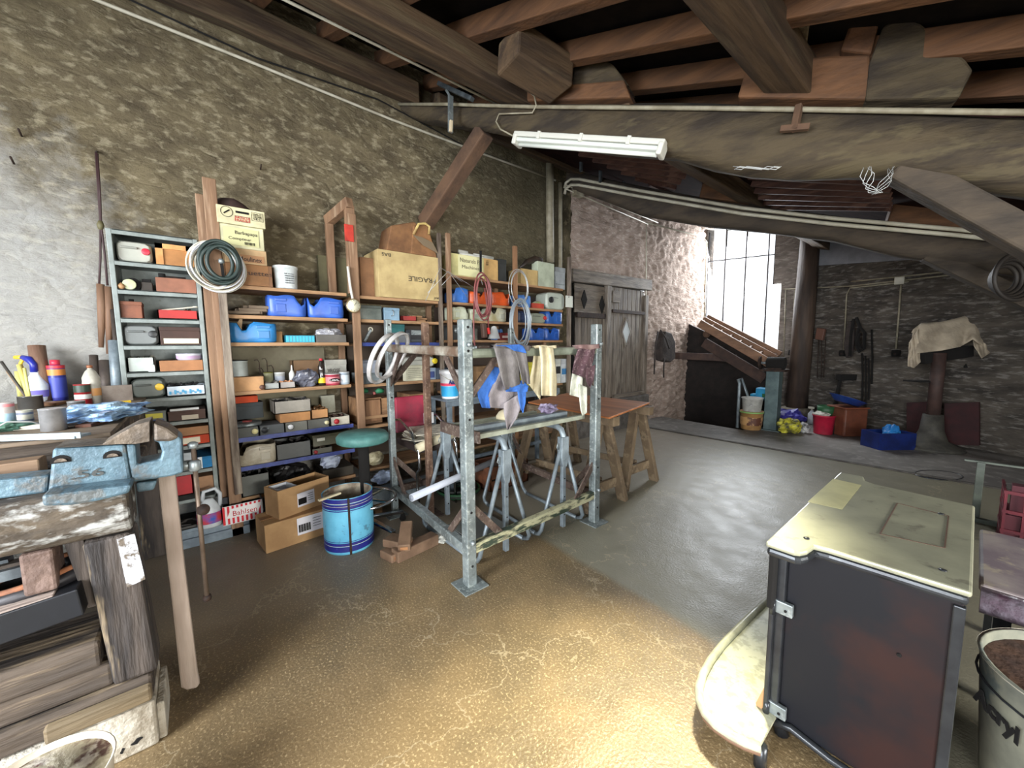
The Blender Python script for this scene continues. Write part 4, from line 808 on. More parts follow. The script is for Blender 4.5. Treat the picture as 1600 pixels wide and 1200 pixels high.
# third board
cutcan(357, 433, 504, z[2], (50, 132, 196), 'lighter blue cut-down canister holding sticks on the third board', notch=.3, X=.37, D=.19)
for k in range(3):
    q = Vector((.3, onX(362+6*k, 500, .3).y, z[2]+.09)); one(MB().bar(q, q+Vector((.01, .05-.02*k, .06+.01*k)), .016, .014), 'wood_offcut', wood('offcut', (176, 150, 116), (140, 112, 82), 3), 'pale stick poking out of the lighter blue canister', 'stick', 'sticks in the lighter blue canister')
carton(425, 441, 518, z[2], (150, 112, 70), 'little wooden box behind the lighter blue canister', X=.3, D=.1)
t, d_ = carton(447, 492, 524, z[2], (40, 150, 176), 'flat turquoise box on the third board', X=.36, D=.14, lid=False, rough=.4); y0, y1, z1, X = d_
a = MB()
for k in range(9): a.box(X, X+.003, y0+(y1-y0)*(k+.15)/9, y0+(y1-y0)*(k+.75)/9, z[2]+.006, z1-.006)
a.build('ribs', M((58, 172, 196)), t)
t, d_ = carton(494, 541, 523, z[2], (104, 100, 94), 'grey tray holding clear plastic on the third board', X=.36, D=.16, lid=False); y0, y1, z1, X = d_
def crumple(c, rx, ry, rz, seed, name='crumpled', n=14, amp=.35):
    a = MB(); c = Vector(c); rn = seed
    def fn(u, v):
        th = 2*pi*u; ph = pi*(v-.5)*.98; d_ = Vector((cos(ph)*cos(th), cos(ph)*sin(th), sin(ph))); k = 1+amp*noise.noise(d_*2.1+Vector((rn*3.1, 0, 0)))+amp*.5*noise.noise(d_*5+Vector((rn, 0, 0)))
        return (c.x+d_.x*rx*k, c.y+d_.y*ry*k, max(c.z-rz, c.z+d_.z*rz*k))
    a.grid(fn, n*2, n, False); return a
m_film = mat('clear_film', (176, 176, 180), (130, 130, 136), rough=.2, sc=20, spec=.8)
one(crumple((X-.08, (y0+y1)/2, z1+.012), .06, (y1-y0)*.42, .04, 4), 'plastic_wrap', m_film, 'clear plastic bag heaped in the grey tray', 'bag')
# fourth board
t = tin(362, 387, 564, z[3]+.085, (196, 204, 198), 'white-labelled paint tin with dark lid, upper left of the fourth board', X=.2, capc=(40, 42, 44)); 
carton(361, 420, 588, z[3], (150, 130, 104), 'rough board box under the paint tin', X=.24, D=.15, lid=False, zt=z[3]+.084)
t, d_ = carton(364, 412, 589, z[3], (196, 150, 104), 'bright kraft carton at the front of the fourth board', X=.37, D=.1, lid=False); y0, y1, z1, X = d_
MB().cyl((X, y1-.012, z[3]+.02), (X+.002, y1-.012, z[3]+.02), .018, n=14).build('dark_stain', M((90, 62, 50)), t)
tray(413, 437, 599, z[3], (150, 154, 150), 'clear plastic tub of screws beside the kraft carton', X=.36, D=.1, stuff=(120, 116, 108))
tray(437, 462, 597, z[3], (160, 154, 148), 'clear plastic tub with orange contents on the fourth board', X=.36, D=.1, stuff=(200, 140, 96))
tin(412, 427, 583, z[3]+.0, (150, 150, 120), 'glass jar with olive lid behind the tubs', X=.25, capc=(120, 120, 60), name='glass_jar', cat='jar')
tin(429, 445, 583, z[3]+.0, (196, 198, 196), 'glass jar with white lid behind the tubs', X=.25, capc=(220, 222, 220), labc=(150, 158, 170), name='glass_jar', cat='jar')
q = onX(456, 580, .24); t = thing('glue_bottle', 'slim white nozzle bottle on the fourth board', 'bottle', (.24, q.y, z[3])); MB().lathe([(.022, 0), (.022, .1), (.01, .12), (.008, .13)], t.location, 14).build('bottle', M((206, 206, 200), None, .4), t); MB().lathe([(.007, .13), (.004, .165), (0, .166)], t.location, 10).build('nozzle', M((226, 226, 220)), t)
a = MB(); 
one(crumple((.3, onX(479, 590, .3).y, z[3]+.06), .055, .085, .068, 9), 'plastic_bag', mat('grey_bag', (110, 112, 124), (70, 72, 82), rough=.25, sc=18, spec=.8), 'crumpled translucent grey plastic bag on the fourth board', 'bag')
q = onX(502, 575, .31); t = thing('soda_bottle', 'dark bottle with yellow label and red cap on the fourth board', 'bottle', (.31, q.y, z[3])); r = .027
MB().lathe([(r*.8, 0), (r, .01), (r, .07), (r*.85, .09), (r, .12), (r*.95, .15), (r*.4, .185), (r*.4, .2)], t.location, 18).build('bottle', mat('dark_pet', (44, 38, 34), rough=.12, spec=.8), t); MB().lathe([(r*1.03, .02), (r*1.03, .062)], t.location, 18).build('label_band', M((214, 196, 30), None, .5), t); MB().lathe([(r*.48, .195), (r*.48, .212), (0, .213)], t.location, 12).build('cap', M((196, 50, 60)), t)
t = tin(509, 531, 585, z[3], (186, 66, 84), 'pink and red oval-labelled tin on the fourth board', X=.34, capc=(190, 186, 184), labc=(206, 122, 128)); y0, y1, z1 = ext(509, 531, 585, z[3], .34); r_ = (y1-y0)/2
q = Vector(t.location)+Vector((r_*1.02, 0, (z1-z[3])*.5)); a = MB(); a.lathe([(.0, 0), (.8, 0), (.8, .004)], (0, 0, 0), 24); a.v = [q+Vector((v.z, v.x*r_*.9, v.y*.018)) for v in a.v]; a.build('oval_badge', m_dk, t); text('LEBAL', .013, q+Vector((.0055, 0, 0)), (0, 1, 0), (0, 0, 1), M((224, 220, 216)), t, width=r_*1.2, bold=.01)
tin(531, 546, 582, z[3], (176, 190, 200), 'small pale blue printed tin at the right end of the fourth board', X=.34, labc=(200, 214, 220), name='small_tin')
t, d_ = carton(508, 541, 562, z[3], (190, 188, 176), 'white carton marked in pencil behind the bottle', X=.2, D=.12); y0, y1, z1, X = d_; text('VROSE', .03, (X+.005, (y0+y1)/2-.02, z[3]+(z1-z[3])*.55), (0, 1, 0), (0, 0, 1), M((80, 76, 70)), t, width=.1)
t, d_ = carton(457, 505, 563, z[3], (120, 92, 64), 'brown carton with a raised flap behind the plastic bag', X=.19, D=.12, opened=True)
t = thing('wire_hooks', 'cluster of bent wire hooks standing behind the jars', 'hooks', (.2, onX(412, 570, .2).y, z[3]))
for k, (x, yy) in enumerate(((402, 562), (414, 560), (424, 571), (408, 575))):
    q = onX(x, yy, .2); MB().tube([(q.x, q.y+.012, z[3]+.01), (q.x, q.y+.01, q.z-.02), (q.x, q.y, q.z), (q.x, q.y-.02, q.z-.004)], .003, 6).build('hook', m_iron, t)
# blue board (upper)
z4 = z[4]
carton(365, 403, 664, z4, (92, 94, 90), 'flat grey metal drawer with cream round label, left end of the upper blue board', X=.375, D=.2, name='metal_case', cat='case', lid=False, zt=z4+.07)
carton(406, 444, 664, z4, (84, 88, 90), 'dark grey metal drawer with black round dial on the upper blue board', X=.375, D=.2, name='metal_case', cat='case', lid=False, zt=z4+.07)
carton(446, 480, 658, z4, (112, 112, 104), 'metal drawer with bright round knob and steel rim on the upper blue board', X=.375, D=.2, name='metal_case', cat='case', lid=False, zt=z4+.07)
carton(481, 514, 655, z4, (98, 98, 92), 'plain dark metal drawer with cream disc on the upper blue board', X=.375, D=.2, name='metal_case', cat='case', lid=False, zt=z4+.07)
for o, u, c, r in (('cream round label', .86, (214, 206, 150), .019), ('black round dial', .18, (44, 46, 48), .021), ('bright round knob', .22, (222, 224, 226), .018), ('plain dark metal drawer', .88, (222, 214, 170), .016)):
    t = [q for q in COL.objects if o in q.get('label', '') and q.get('category') == 'case'][0]; ch = t.children[0]; bb = [ch.location+t.location+Vector(v) for v in ch.bound_box]; y0 = min(v.y for v in bb); y1 = max(v.y for v in bb); yc = y0+(y1-y0)*u
    MB().cyl((.375, yc, z4+.038), (.384, yc, z4+.038), r, n=18).build('round_knob', M(c, None, .4), t); MB().cyl((.375, yc, z4+.038), (.379, yc, z4+.038), r*1.3, n=18).build('knob_plate', M((120, 122, 120), None, .35, metal=.5), t)
tray(516, 547, 651, z4, (190, 184, 166), 'cream tray with red round knob at the right end of the upper blue board', X=.37, D=.2, knob=((170, 40, 46), .3, .02), stuff=(90, 70, 60))
zz = z4+.0705
c0 = (.27, onX(386, 655, .27).y, zz); t = thing('reel_tin', 'shiny round flat tin lying on the left metal drawer', 'tin', c0); MB().lathe([(.085, 0), (.088, .004), (.088, .02), (.08, .024), (.02, .026), (0, .026)], c0, 28).build('tin', m_galv, t); MB().lathe([(.03, .026), (.03, .034), (0, .034)], c0, 16).build('red_centre', M((150, 70, 66)), t)
carton(363, 411, 633, zz+.03, (70, 76, 78), 'dark steel toolbox under the orange box', X=.18, D=.13, zt=zz+.15)
carton(363, 403, 620, zz+.151, (206, 76, 36), 'orange carton on top of the dark steel toolbox', X=.18, D=.12, lid=False, zt=zz+.2)
carton(437, 485, 643, zz, (186, 134, 84), 'plain kraft box standing on the metal drawers', X=.35, D=.22, lid=False, zt=zz+.065)
tray(428, 486, 626, zz+.0655, (150, 144, 132), 'open-fronted white and black box on top of the plain kraft box', X=.34, D=.22, stuff=(40, 38, 38))
tray(486, 513, 640, zz, (190, 136, 82), 'open pine box on the metal drawers', X=.35, D=.2, stuff=(150, 110, 70))
t, d_ = carton(503, 524, 633, zz+.0, (176, 176, 158), 'small pale box with pencilled writing behind the pine box', X=.12, D=.06, lid=False, zt=zz+.15)
# lower blue board
z5 = z[5]
cutcan(368, 433, 696, z5, (196, 188, 168), 'cream cut-down canister full of wire at the left of the lower blue board', X=.38, D=.22, notch=.12, c2=(150, 140, 120))
tray(431, 486, 692, z5, (84, 86, 84), 'dark galvanised box of straps on the lower blue board', X=.37, D=.22, name='metal_box', cat='box', stuff=(46, 40, 38))
carton(488, 548, 671, z5+.06, (82, 80, 58), 'olive-black wide case on the lower blue board', X=.36, D=.24, rough=.4, lab=((206, 204, 190), .1, .3, .45, .7), zt=z5+.15)
tray(487, 520, 700, z5, (92, 90, 78), 'low metal box with red knob and white name strip, lower blue board', X=.375, D=.2, knob=((150, 50, 54), .18, .014))
# bottom board
z6 = z[6]
tray(376, 421, 742, z6, (98, 100, 94), 'worn green-grey metal tray on the bottom board', X=.375, D=.24, stuff=(52, 50, 48))
one(crumple((.25, onX(455, 735, .25).y, z6+.07), .1, .13, .075, 3), 'bag_heap', mat('black_leather', (40, 38, 38), (26, 25, 26), rough=.45, sc=12), 'heap of black leather bags and straps on the bottom board', 'bags')
one(crumple((.33, onX(517, 720, .33).y, z6+.135), .06, .075, .055, 12), 'carrier_bag', M((206, 216, 232), (180, 190, 214), .35, sc=20), 'crumpled white carrier bag on the bottom board right end', 'bag')
carton(505, 553, 742, z6, (74, 68, 58), 'dark flat wooden case under the white carrier bag', X=.36, D=.25, zt=z6+.075)
one(bx(.0+.08, .4, .62, .98, 0, .03), 'plank', m_wd1, 'short brown plank under the right end of the left bay', 'plank', bev=.004)
# gauge and wire on the posts
q = onX(551, 478, SX+.05); t = thing('dial_gauge', 'round white-faced dial gauge hanging on the post between the bays', 'gauge', q)
MB().cyl(q, q+Vector((.03, 0, 0)), .055, n=26).build('case', m_brass, t, bev=.004); MB().cyl(q+Vector((.03, 0, 0)), q+Vector((.033, 0, 0)), .047, n=26).build('dial', M((216, 212, 186)), t)
a = MB(); a.bar(q+Vector((.036, 0, 0)), q+Vector((.036, .02, .025)), .004, .002)
for k in range(12): an = 2*pi*k/12; a.bar(q+Vector((.0345, cos(an)*.038, sin(an)*.038)), q+Vector((.0345, cos(an)*.044, sin(an)*.044)), .003, .002)
a.build('needle', m_dk, t); MB().tube([q+Vector((.01, 0, .05)), q+Vector((.0, -.012, .16)), q+Vector((0, -.022, .3))], .01, 7).build('white_hose', M((210, 206, 196)), t)
def coil(c, ax1, ax2, r1, r2, n, wr, m_, label, name='wire_coil', seed=1, nrm=Vector((1, 0, 0)), parts='loop', cat='coil', sp=.012, tilt=.0):
    t = thing(name, label, cat, c); rn = random.Random(seed)
    for k in range(n):
        s = 1+rn.uniform(-.18, .12); dy = rn.uniform(-1, 1)*r1*.16; dz = rn.uniform(-1, .3)*r2*.12; pts = []
        for j in range(30):
            an = 2*pi*j/30; pts.append(Vector(c)+Vector(ax1)*(cos(an)*r1*s+dy)+Vector(ax2)*(sin(an)*r2*s+dz)+nrm*(rn.uniform(0, .004)+sp*(k % 4)))
        MB().tube(pts, wr, 6, closed=True).build(parts, m_ if not isinstance(m_, list) else m_[k % len(m_)], t)
    return t
q = onX(338, 416, SX+.07); coil(q, (0, 1, 0), (0, 0, 1), .125, .135, 9, .005, [m_white, M((214, 216, 220), None, .3), m_white], 'big coil of white cable hanging on the left posts', seed=2)
q = onX(343, 410, SX+.12); coil(q, (0, 1, 0), (0, 0, 1), .095, .12, 4, .011, M((40, 54, 50), None, .5), 'dark green cable coil hung over the white cable coil', seed=5, name='cable_coil')
q = onX(346, 412, SX+.14); t = thing('padlock_hook', 'steel snap hook with black strap inside the coils', 'hook', q); MB().lathe([(.0, 0), (.014, .004), (.016, .02), (.01, .03), (0, .032)], q, 12).build('knob', m_galv, t); MB().bar(q, q+Vector((.0, .005, -.08)), .016, .01).build('strap', m_dk, t)
# ================================================================ MIDDLE AND RIGHT BAYS
z = ZM
t, d_ = carton(590, 690, 396, z[0], (190, 168, 118), 'large kraft carton with upside-down printing on the top middle shelf', X=.40, D=.33, lid=False, c2=(168, 146, 100)); y0, y1, z1, X = d_
def flip(s, h, u, v, w_): text(s, h, (X+.003, y0+(y1-y0)*u, z[0]+(z1-z[0])*v), (0, -1, 0), (0, 0, -1), M((60, 54, 46)), t, width=w_)
flip('FRAGILE', .042, .66, .45, .26); flip('BAS', .028, .12, .9, .075); flip('HAUT', .022, .9, .06, .07)
FB = z1
carton(562, 592, 403, z[0], (150, 110, 78), 'tall brown carton behind the left edge of the large carton', X=.3, D=.22, lid=False)
carton(497, 560, 402, z[0], (92, 88, 62), 'dark olive carton at the wall behind the timber frame', X=.1, D=.07, lid=False)
# crumpled paper bag/box on top
t = thing('paper_bag', 'crumpled brown paper bag box with torn open flap on the large carton', 'bag', (.25, y0+.3, FB))
p = [(604, 396), (611, 352), (648, 346), (654, 352), (668, 398)]; q = [onX(x, y, .38) for x, y in p]; q[0].z = q[-1].z = FB+.004
MB().prism(q, (-.22, 0, 0)).build('body', M((132, 94, 60), (104, 72, 46), .85), t, bev=.01)
q = [onX(x, y, .39) for x, y in ((642, 394), (646, 352), (668, 350), (683, 396))]; q[0].z = q[-1].z = FB+.003; MB().prism(q, (-.18, 0, 0)).build('side_flap', M((146, 104, 66), (116, 82, 52), .85), t, bev=.008)
MB().tube([onX(x, y, .41) for x, y in ((646, 366), (654, 350), (664, 349), (671, 354), (670, 366))], .011, 8).build('torn_rim', M((214, 192, 120), (150, 120, 70)), t)
MB().prism([onX(x, y, .41) for x, y in ((646, 368), (660, 372), (676, 380), (684, 396), (662, 384))], (.004, 0, .004)).build('loose_flap', M((116, 100, 78)), t)
carton(556, 596, 477, z[1], (74, 82, 76), 'dark scuffed metal chest on the second middle board', X=.36, D=.2, rough=.5, c2=(110, 116, 108))
t, d_ = carton(600, 624, 481, z[1], (130, 160, 180), 'small light blue metal box on the second middle board', X=.36, D=.14, rough=.4)
y0, y1, z1, X = d_; MB().tube([(X+.006, y0+.07, z1-.02), (X+.02, y0+.075, z1-.03), (X+.02, y0+.075, z1-.06), (X+.006, y0+.06, z1-.07)], .004, 6).build('hook', m_galv, t)
tray(629, 651, 494, z[1], (150, 44, 40), 'little dark red tray on the second middle board', X=.36, D=.1)
for k, (a_, b_) in enumerate(((640, 664), (646, 668), (642, 662))):
    y0, y1 = onX(a_, 490, .33).y, onX(b_, 490, .33).y; one(bx(.12, .34-.02*k, y0, y1, z[1]+.001+.019*k, z[1]+.018+.019*k), 'board_offcut', m_wd1, 'brown board offcut in the small stack behind the red tray', 'board', 'board offcuts on the second middle board', bev=.003)
# blue board of middle bay
t = thing('clamp_tool', 'pale metal jointed clamp propped on the blue-edged middle board', 'tool', (.35, onX(575, 520, .35).y, z[2])); q0 = onX(569, 532, .35); q1 = onX(579, 515, .35); q0.z = z[2]+.012
a = MB(); a.bar(q0, q1, .03, .02); a.build('body', m_galv, t, bev=.004); MB().tube([q1+Vector((0, .017*cos(k*pi/8), .017*sin(k*pi/8))) for k in range(16)], .006, 8, closed=True).build('ring', m_white, t)
t, d_ = carton(610, 632, 506, z[2], (44, 104, 104), 'dark teal box at the back of the blue-edged middle board', X=.25, D=.12)
carton(611, 643, 520, z[2], (104, 106, 108), 'grey flat case on the blue-edged middle board', X=.33, D=.14, lid=False)
t, d_ = carton(641, 661, 515, z[2], (48, 48, 50), 'small black radio with chrome grille on the blue-edged middle board', X=.35, D=.1, lid=False, name='radio', cat='radio'); y0, y1, z1, X = d_; bx(X, X+.004, y0+.01, y1-.01, z[2]+(z1-z[2])*.6, z1-.008).build('grille', m_galv, t); bx(X, X+.003, y0+.01, y1-.01, z[2]+.012, z[2]+.03).build('display', M((70, 74, 78)), t)
z3 = z[3]
t, d_ = carton(561, 597, 583, z3, (128, 138, 140), 'grey-blue lower box at the left of the fourth middle board', X=.34, D=.2)
carton(566, 592, 563, d_[2]+.001, (176, 184, 196), 'pale blue box stacked on the grey-blue box', X=.33, D=.18)
t, d_ = carton(634, 662, 571, z3, (210, 206, 178), 'cream printed packet leaning on the fourth middle board', X=.35, D=.07, lid=False); y0, y1, z1, X = d_
a = MB()
for k in range(6): a.box(X+.001, X+.002, y0+.02, y1-.03+(.01 if k % 2 else 0), z1-.03-.017*k, z1-.025-.017*k)
a.build('printed_lines', M((130, 126, 110)), t)
carton(662, 681, 575, z3, (140, 156, 172), 'small box with a dark blue picture on the fourth middle board', X=.34, D=.1, lid=False, lab=((60, 74, 120), .15, .85, .15, .7))
carton(682, 704, 575, z3, (84, 96, 110), 'dark grey-blue case beside the picture box', X=.34, D=.1)
t = canister(636, 680, 557, z3+.115, (188, 188, 176), (214, 190, 40), 'whitish canister with yellow cap lying above the cream packet', X=.28, D=.14, capu=.97, capr=.026)
carton(600, 660, 548, z3+.095, (60, 50, 42), 'dark board box supporting the whitish canister', X=.27, D=.2, zt=z3+.113, lid=False)
t = thing('work_glove', 'pair of green and red work gloves lying on the lowest middle board', 'gloves', (.34, 1.15, z[4]+.0)); m_gl = M((48, 132, 88), (36, 100, 70))
for k, x in enumerate((567, 592)):
    q = onX(x, 612, .34); MB().tube([q+Vector((0, -.03, 0)), q+Vector((0, 0, .008)), q+Vector((0, .04, .004))], .02, 10, rs=[.014, .024, .018]).build('glove', m_gl, t); MB().cyl(q+Vector((.0, -.05, -.012)), q+Vector((0, -.03, -.008)), .014).build('red_cuff', M((160, 90, 84)), t)
bx(.1, .36, 1.04, 1.3, z[4]+.001, onX(580, 622, .34).z-.008).build('ledge', m_wd1, t)
for k, (xa, xb, xl) in enumerate(((561, 597, 'left'), (640, 668, 'right'))):
    y0, y1 = onX(xa, 640, .36).y, onX(xb, 640, .36).y; t = thing('wooden_cabinet', 'small brown wooden cabinet under the middle bay, %s one' % xl, 'cabinet', (.2, (y0+y1)/2, .38)); z0c, z1c = onX(580, 662, .36).z, onX(580, 622, .36).z
    bx(.08, .36, y0, y1, z0c, z1c).build('body', m_wd1, t, bev=.004); bx(.36, .372, y0+.015, y1-.015, z0c+.02, z1c-.015).build('door', wood('cabinet_front', (150, 112, 78), (120, 86, 58), 2), t, bev=.003)
board(1.03, 1.85, onX(580, 664, .36).z-.002, m_wd1, 'low brown board under the little cabinets'); board(1.03, 3.4, .27, m_wd1, 'long board near the floor behind the stillage')
# ---- right bay
z = ZR
t, d_ = carton(704, 756, 399, z[0], (208, 200, 140), 'cream carton with handwriting at the left of the top right shelf', X=.37, D=.3, lid=False); y0, y1, z1, X = d_
bx(X+.001, X+.003, y0+.08, y1-.02, z[0]+.01, z1-.005).build('paper_label', M((212, 208, 160)), t); text('Naturels Pt', .04, (X+.005, (y0+y1)/2+.03, z[0]+(z1-z[0])*.75), (0, 1, 0), (0, 0, 1), M((110, 104, 84)), t, width=.24); text('Machines', .032, (X+.005, (y0+y1)/2+.03, z[0]+(z1-z[0])*.45), (0, 1, 0), (0, 0, 1), M((110, 104, 84)), t, width=.2)
ZT = z1
t, d_ = carton(756, 778, 405, z[0], (196, 158, 100), 'kraft carton with a printed mark next to the cream carton', X=.37, D=.25, lid=False); y0, y1, z1, X = d_; text('ESSO' if False else 'ISB', .03, (X+.004, y0+.04, z1-.045), (0, 0, -1), (0, 1, 0), M((80, 64, 44)), t)
carton(778, 791, 405, z[0], (46, 48, 46), 'black box on the top right shelf beside the dividing post', X=.36, D=.25)
t = thing('paper_roll', 'loose rolls of white paper lying on the cream carton', 'paper', (.3, 2.2, ZT))
for k, (xa, xb, yy) in enumerate(((717, 768, 393), (740, 770, 398), (716, 730, 390))):
    p0, p1 = onX(xa, yy, .3-.03*k), onX(xb, yy+1, .3-.03*k); p0.z = p1.z = ZT+.02+.02*k; MB().cyl(p0, p1, .018, n=12).build('roll', M((216, 216, 206), (190, 190, 180)), t)
t, d_ = carton(814, 841, 421, z[0], (186, 158, 104), 'kraft carton right of the dividing post on the top shelf', X=.37, D=.22, lid=False)
carton(840, 866, 410, z[0], (176, 184, 162), 'pale green-white panel box on the top right shelf', X=.37, D=.1, lid=False)
t, d_ = carton(868, 883, 418, z[0], (150, 156, 158), 'grey electrical box at the right end of the top shelf', X=.34, D=.1); y0, y1, z1, X = d_; bx(X, X+.008, y0+.01, y1-.01, z[0]+.05, z[0]+.06).build('latch', m_galv, t)
t = thing('bicycle_saddle', 'dark curved saddle-like shell above the kraft carton by the wide pipe', 'saddle', (.3, onX(828, 415, .3).y, z[0])); a = MB(); pp = [onX(x, y, .3) for x, y in ((812, 419), (822, 410), (836, 405), (845, 407), (845, 414))]; a.tube(pp, .03, 10, rs=[.012, .03, .04, .035, .02]); a.build('shell', M((58, 46, 36), (36, 30, 26), .5), t)
# second board (jerrycans)
B_ = (62, 116, 196)
cutcan(705, 734, 450, z[1], B_, 'blue cut canister at the left end of the second right board', notch=.1, X=.37)
cutcan(735, 766, 456, z[1], (214, 92, 44), 'orange cut canister behind the red hose loops', notch=.5, X=.37)
cutcan(767, 798, 457, z[1], (218, 90, 40), 'orange cut canister right next to the dividing post', notch=.8, X=.37)
cutcan(810, 831, 461, z[1], (84, 134, 206), 'light blue cut canister right of the dividing post', notch=.6, X=.37)
one(crumple((.3, onX(838, 470, .3).y, z[1]+.04), .05, .07, .045, 21), 'rag', M((186, 190, 170), (150, 150, 60), .8, sc=8), 'bundle of pale rags and gloves on the second right board', 'rag')
t, d_ = carton(832, 850, 474, z[1], (190, 70, 50), 'small red and white packet under the pale rags', X=.37, D=.08, lid=False)
t = canister(854, 883, 457, z[1], (176, 184, 172), (34, 34, 34), 'big pale canister with black mouth at the right end of the second board', X=.37, D=.2, capu=.22, capr=.035)
# third board
W_ = (186, 192, 172)
cutcan(706, 734, 480, z[2], W_, 'white cut canister at the left end of the third right board', notch=.9, X=.37, c2=(150, 150, 120))
cutcan(735, 764, 483, z[2], W_, 'second white cut canister, behind the hose loops', notch=.5, X=.36, c2=(140, 140, 110))
cutcan(765, 793, 482, z[2], (196, 198, 180), 'third white cut canister with a cut spout, next to the dividing post', notch=.25, X=.37, c2=(160, 150, 110))
cutcan(811, 829, 486, z[2], (52, 68, 100), 'dark slate blue cut canister behind the grey cable coil', notch=.5, X=.35)
canister(830, 853, 489, z[2], (140, 146, 130), (180, 50, 50), 'greenish canister with red cap on the third right board', X=.36, D=.14, capu=.9, capr=.022)
cutcan(855, 880, 487, z[2], (46, 96, 176), 'blue cut canister at the right end of the third board', notch=.3, X=.37)
# fourth board
cutcan(829, 853, 513, z[3], (44, 92, 178), 'left blue cut canister of the pair on the fourth right board', notch=.35, X=.37)
cutcan(853, 876, 513, z[3], (40, 86, 170), 'right blue cut canister of the pair on the fourth right board', notch=.3, X=.37)
t, d_ = carton(706, 719, 508, z[3], (52, 54, 52), 'small black speaker box at the left of the fourth right board', X=.37, D=.15, lid=False, name='speaker_box', cat='speaker'); y0, y1, z1, X = d_; MB().cyl((X, (y0+y1)/2, z1-.05), (X+.006, (y0+y1)/2, z1-.05), .025, n=16).build('cone', m_galv, t)
t, d_ = carton(720, 746, 513, z[3], (112, 112, 100), 'grey metal case beside the black speaker box', X=.33, D=.12)
cutcan(774, 787, 514, z[3], (96, 140, 200), 'small pale blue cut tub on the fourth right board', notch=.5, X=.3, D=.1, fill=False)
carton(781, 798, 520, z[3], (120, 34, 34), 'dark red box on the fourth right board', X=.34, D=.12, lab=((210, 190, 180), .2, .8, .3, .6))
# fifth board behind the stillage
carton(868, 876, 561, z[4], (206, 208, 198), 'slim white and black packet low on the right bay', X=.36, D=.12, lab=((40, 40, 40), .1, .9, .4, .7)); carton(877, 886, 561, z[4], (200, 206, 210), 'slim white and blue packet at the low right end', X=.36, D=.12, lab=((60, 120, 170), .1, .9, .35, .6))
carton(823, 838, 566, z[4], (206, 196, 60), 'yellow low packet behind the cream cloth', X=.36, D=.12); carton(840, 866, 572, z[4], (44, 40, 38), 'black case low behind the cream cloth', X=.34, D=.14)
carton(745, 775, 572, z[4], (160, 124, 84), 'brown carton low in the right bay behind the overalls', X=.32, D=.2)
# hoses and cables hanging off the shelf fronts
m_hose = M((140, 78, 76), (110, 60, 60), .5)
q = onX(752, 462, .47); t = coil(q, (0, 1, 0), (0, 0, 1), .085, .2, 4, .008, m_hose, 'dull red hose hanging in long loops before the orange canisters', name='hose', seed=3)
MB().tube([onX(x, y, .48) for x, y in ((741, 470), (740, 500), (741, 535), (745, 552))], .008, 7).build('tail', m_hose, t); MB().tube([onX(x, y, .48) for x, y in ((757, 450), (763, 490), (763, 515))], .008, 7).build('tail', m_hose, t)
t = thing('spray_gun', 'dark gun fitting hanging on the red hose above the bar', 'tool', onX(757, 520, .5)); MB().bar(onX(755, 505, .5), onX(757, 528, .5), .05, .05).build('body', M((76, 54, 44)), t, bev=.01); MB().bar(onX(762, 512, .52), onX(764, 522, .52), .03, .02).build('red_part', M((190, 40, 34)), t, bev=.003); MB().lathe([(.0, .07), (.03, .06), (.075, -.06), (.078, -.06)], onX(772, 520, .48), 16, sx=.4).build('white_funnel', M((206, 208, 206)), t)
q = onX(811, 504, .5); coil(q, (0, 1, 0), (0, 0, 1), .125, .24, 9, .006, M((150, 160, 166), None, .35, metal=.3), 'big coil of grey cable hanging on the dividing post', seed=6, sp=.01)
q = onX(810, 447, .48); coil(q, (0, 1, 0), (0, 0, 1), .13, .19, 4, .0035, m_wire, 'loose loops of thin pale wire above the grey cable coil', seed=8)
MB(); t = thing('black_strap', 'narrow black strap with a hook hanging from the top right shelf', 'strap', onX(750, 410, .42)); MB().tube([onX(x, y, .42) for x, y in ((751, 392), (751, 425))], .012, 8).build('strap', m_dk, t); MB().tube([onX(x, y, .43) for x, y in ((751, 425), (748, 432), (752, 438), (754, 445))], .003, 6).build('hook', m_wire, t)
t = thing('paper_tag', 'white enamel tag nailed on the post at the right end of the shelves', 'tag', onX(888, 471, .46)); bx(.455, .46, onX(884, 471, .46).y, onX(895, 471, .46).y, onX(888, 480, .46).z, onX(888, 462, .46).z).build('plate', M((196, 200, 190)), t, bev=.003); MB().cyl(onX(889, 464, .462), onX(889, 464, .468), .006, n=8).build('nail', m_dk, t)
a = MB()
for k, (x0_, xm, x1_) in enumerate(((665, 688, 722), (668, 700, 745), (690, 705, 730))): a.tube([onX(x0_, 470-12*k, .47), onX(xm, 418+6*k, .5), onX(x1_, 440+12*k, .47)], .0025, 5)
one(a, 'loose_wire', m_wire, 'thin springy wires arching off the posts right of the large carton', 'wire')
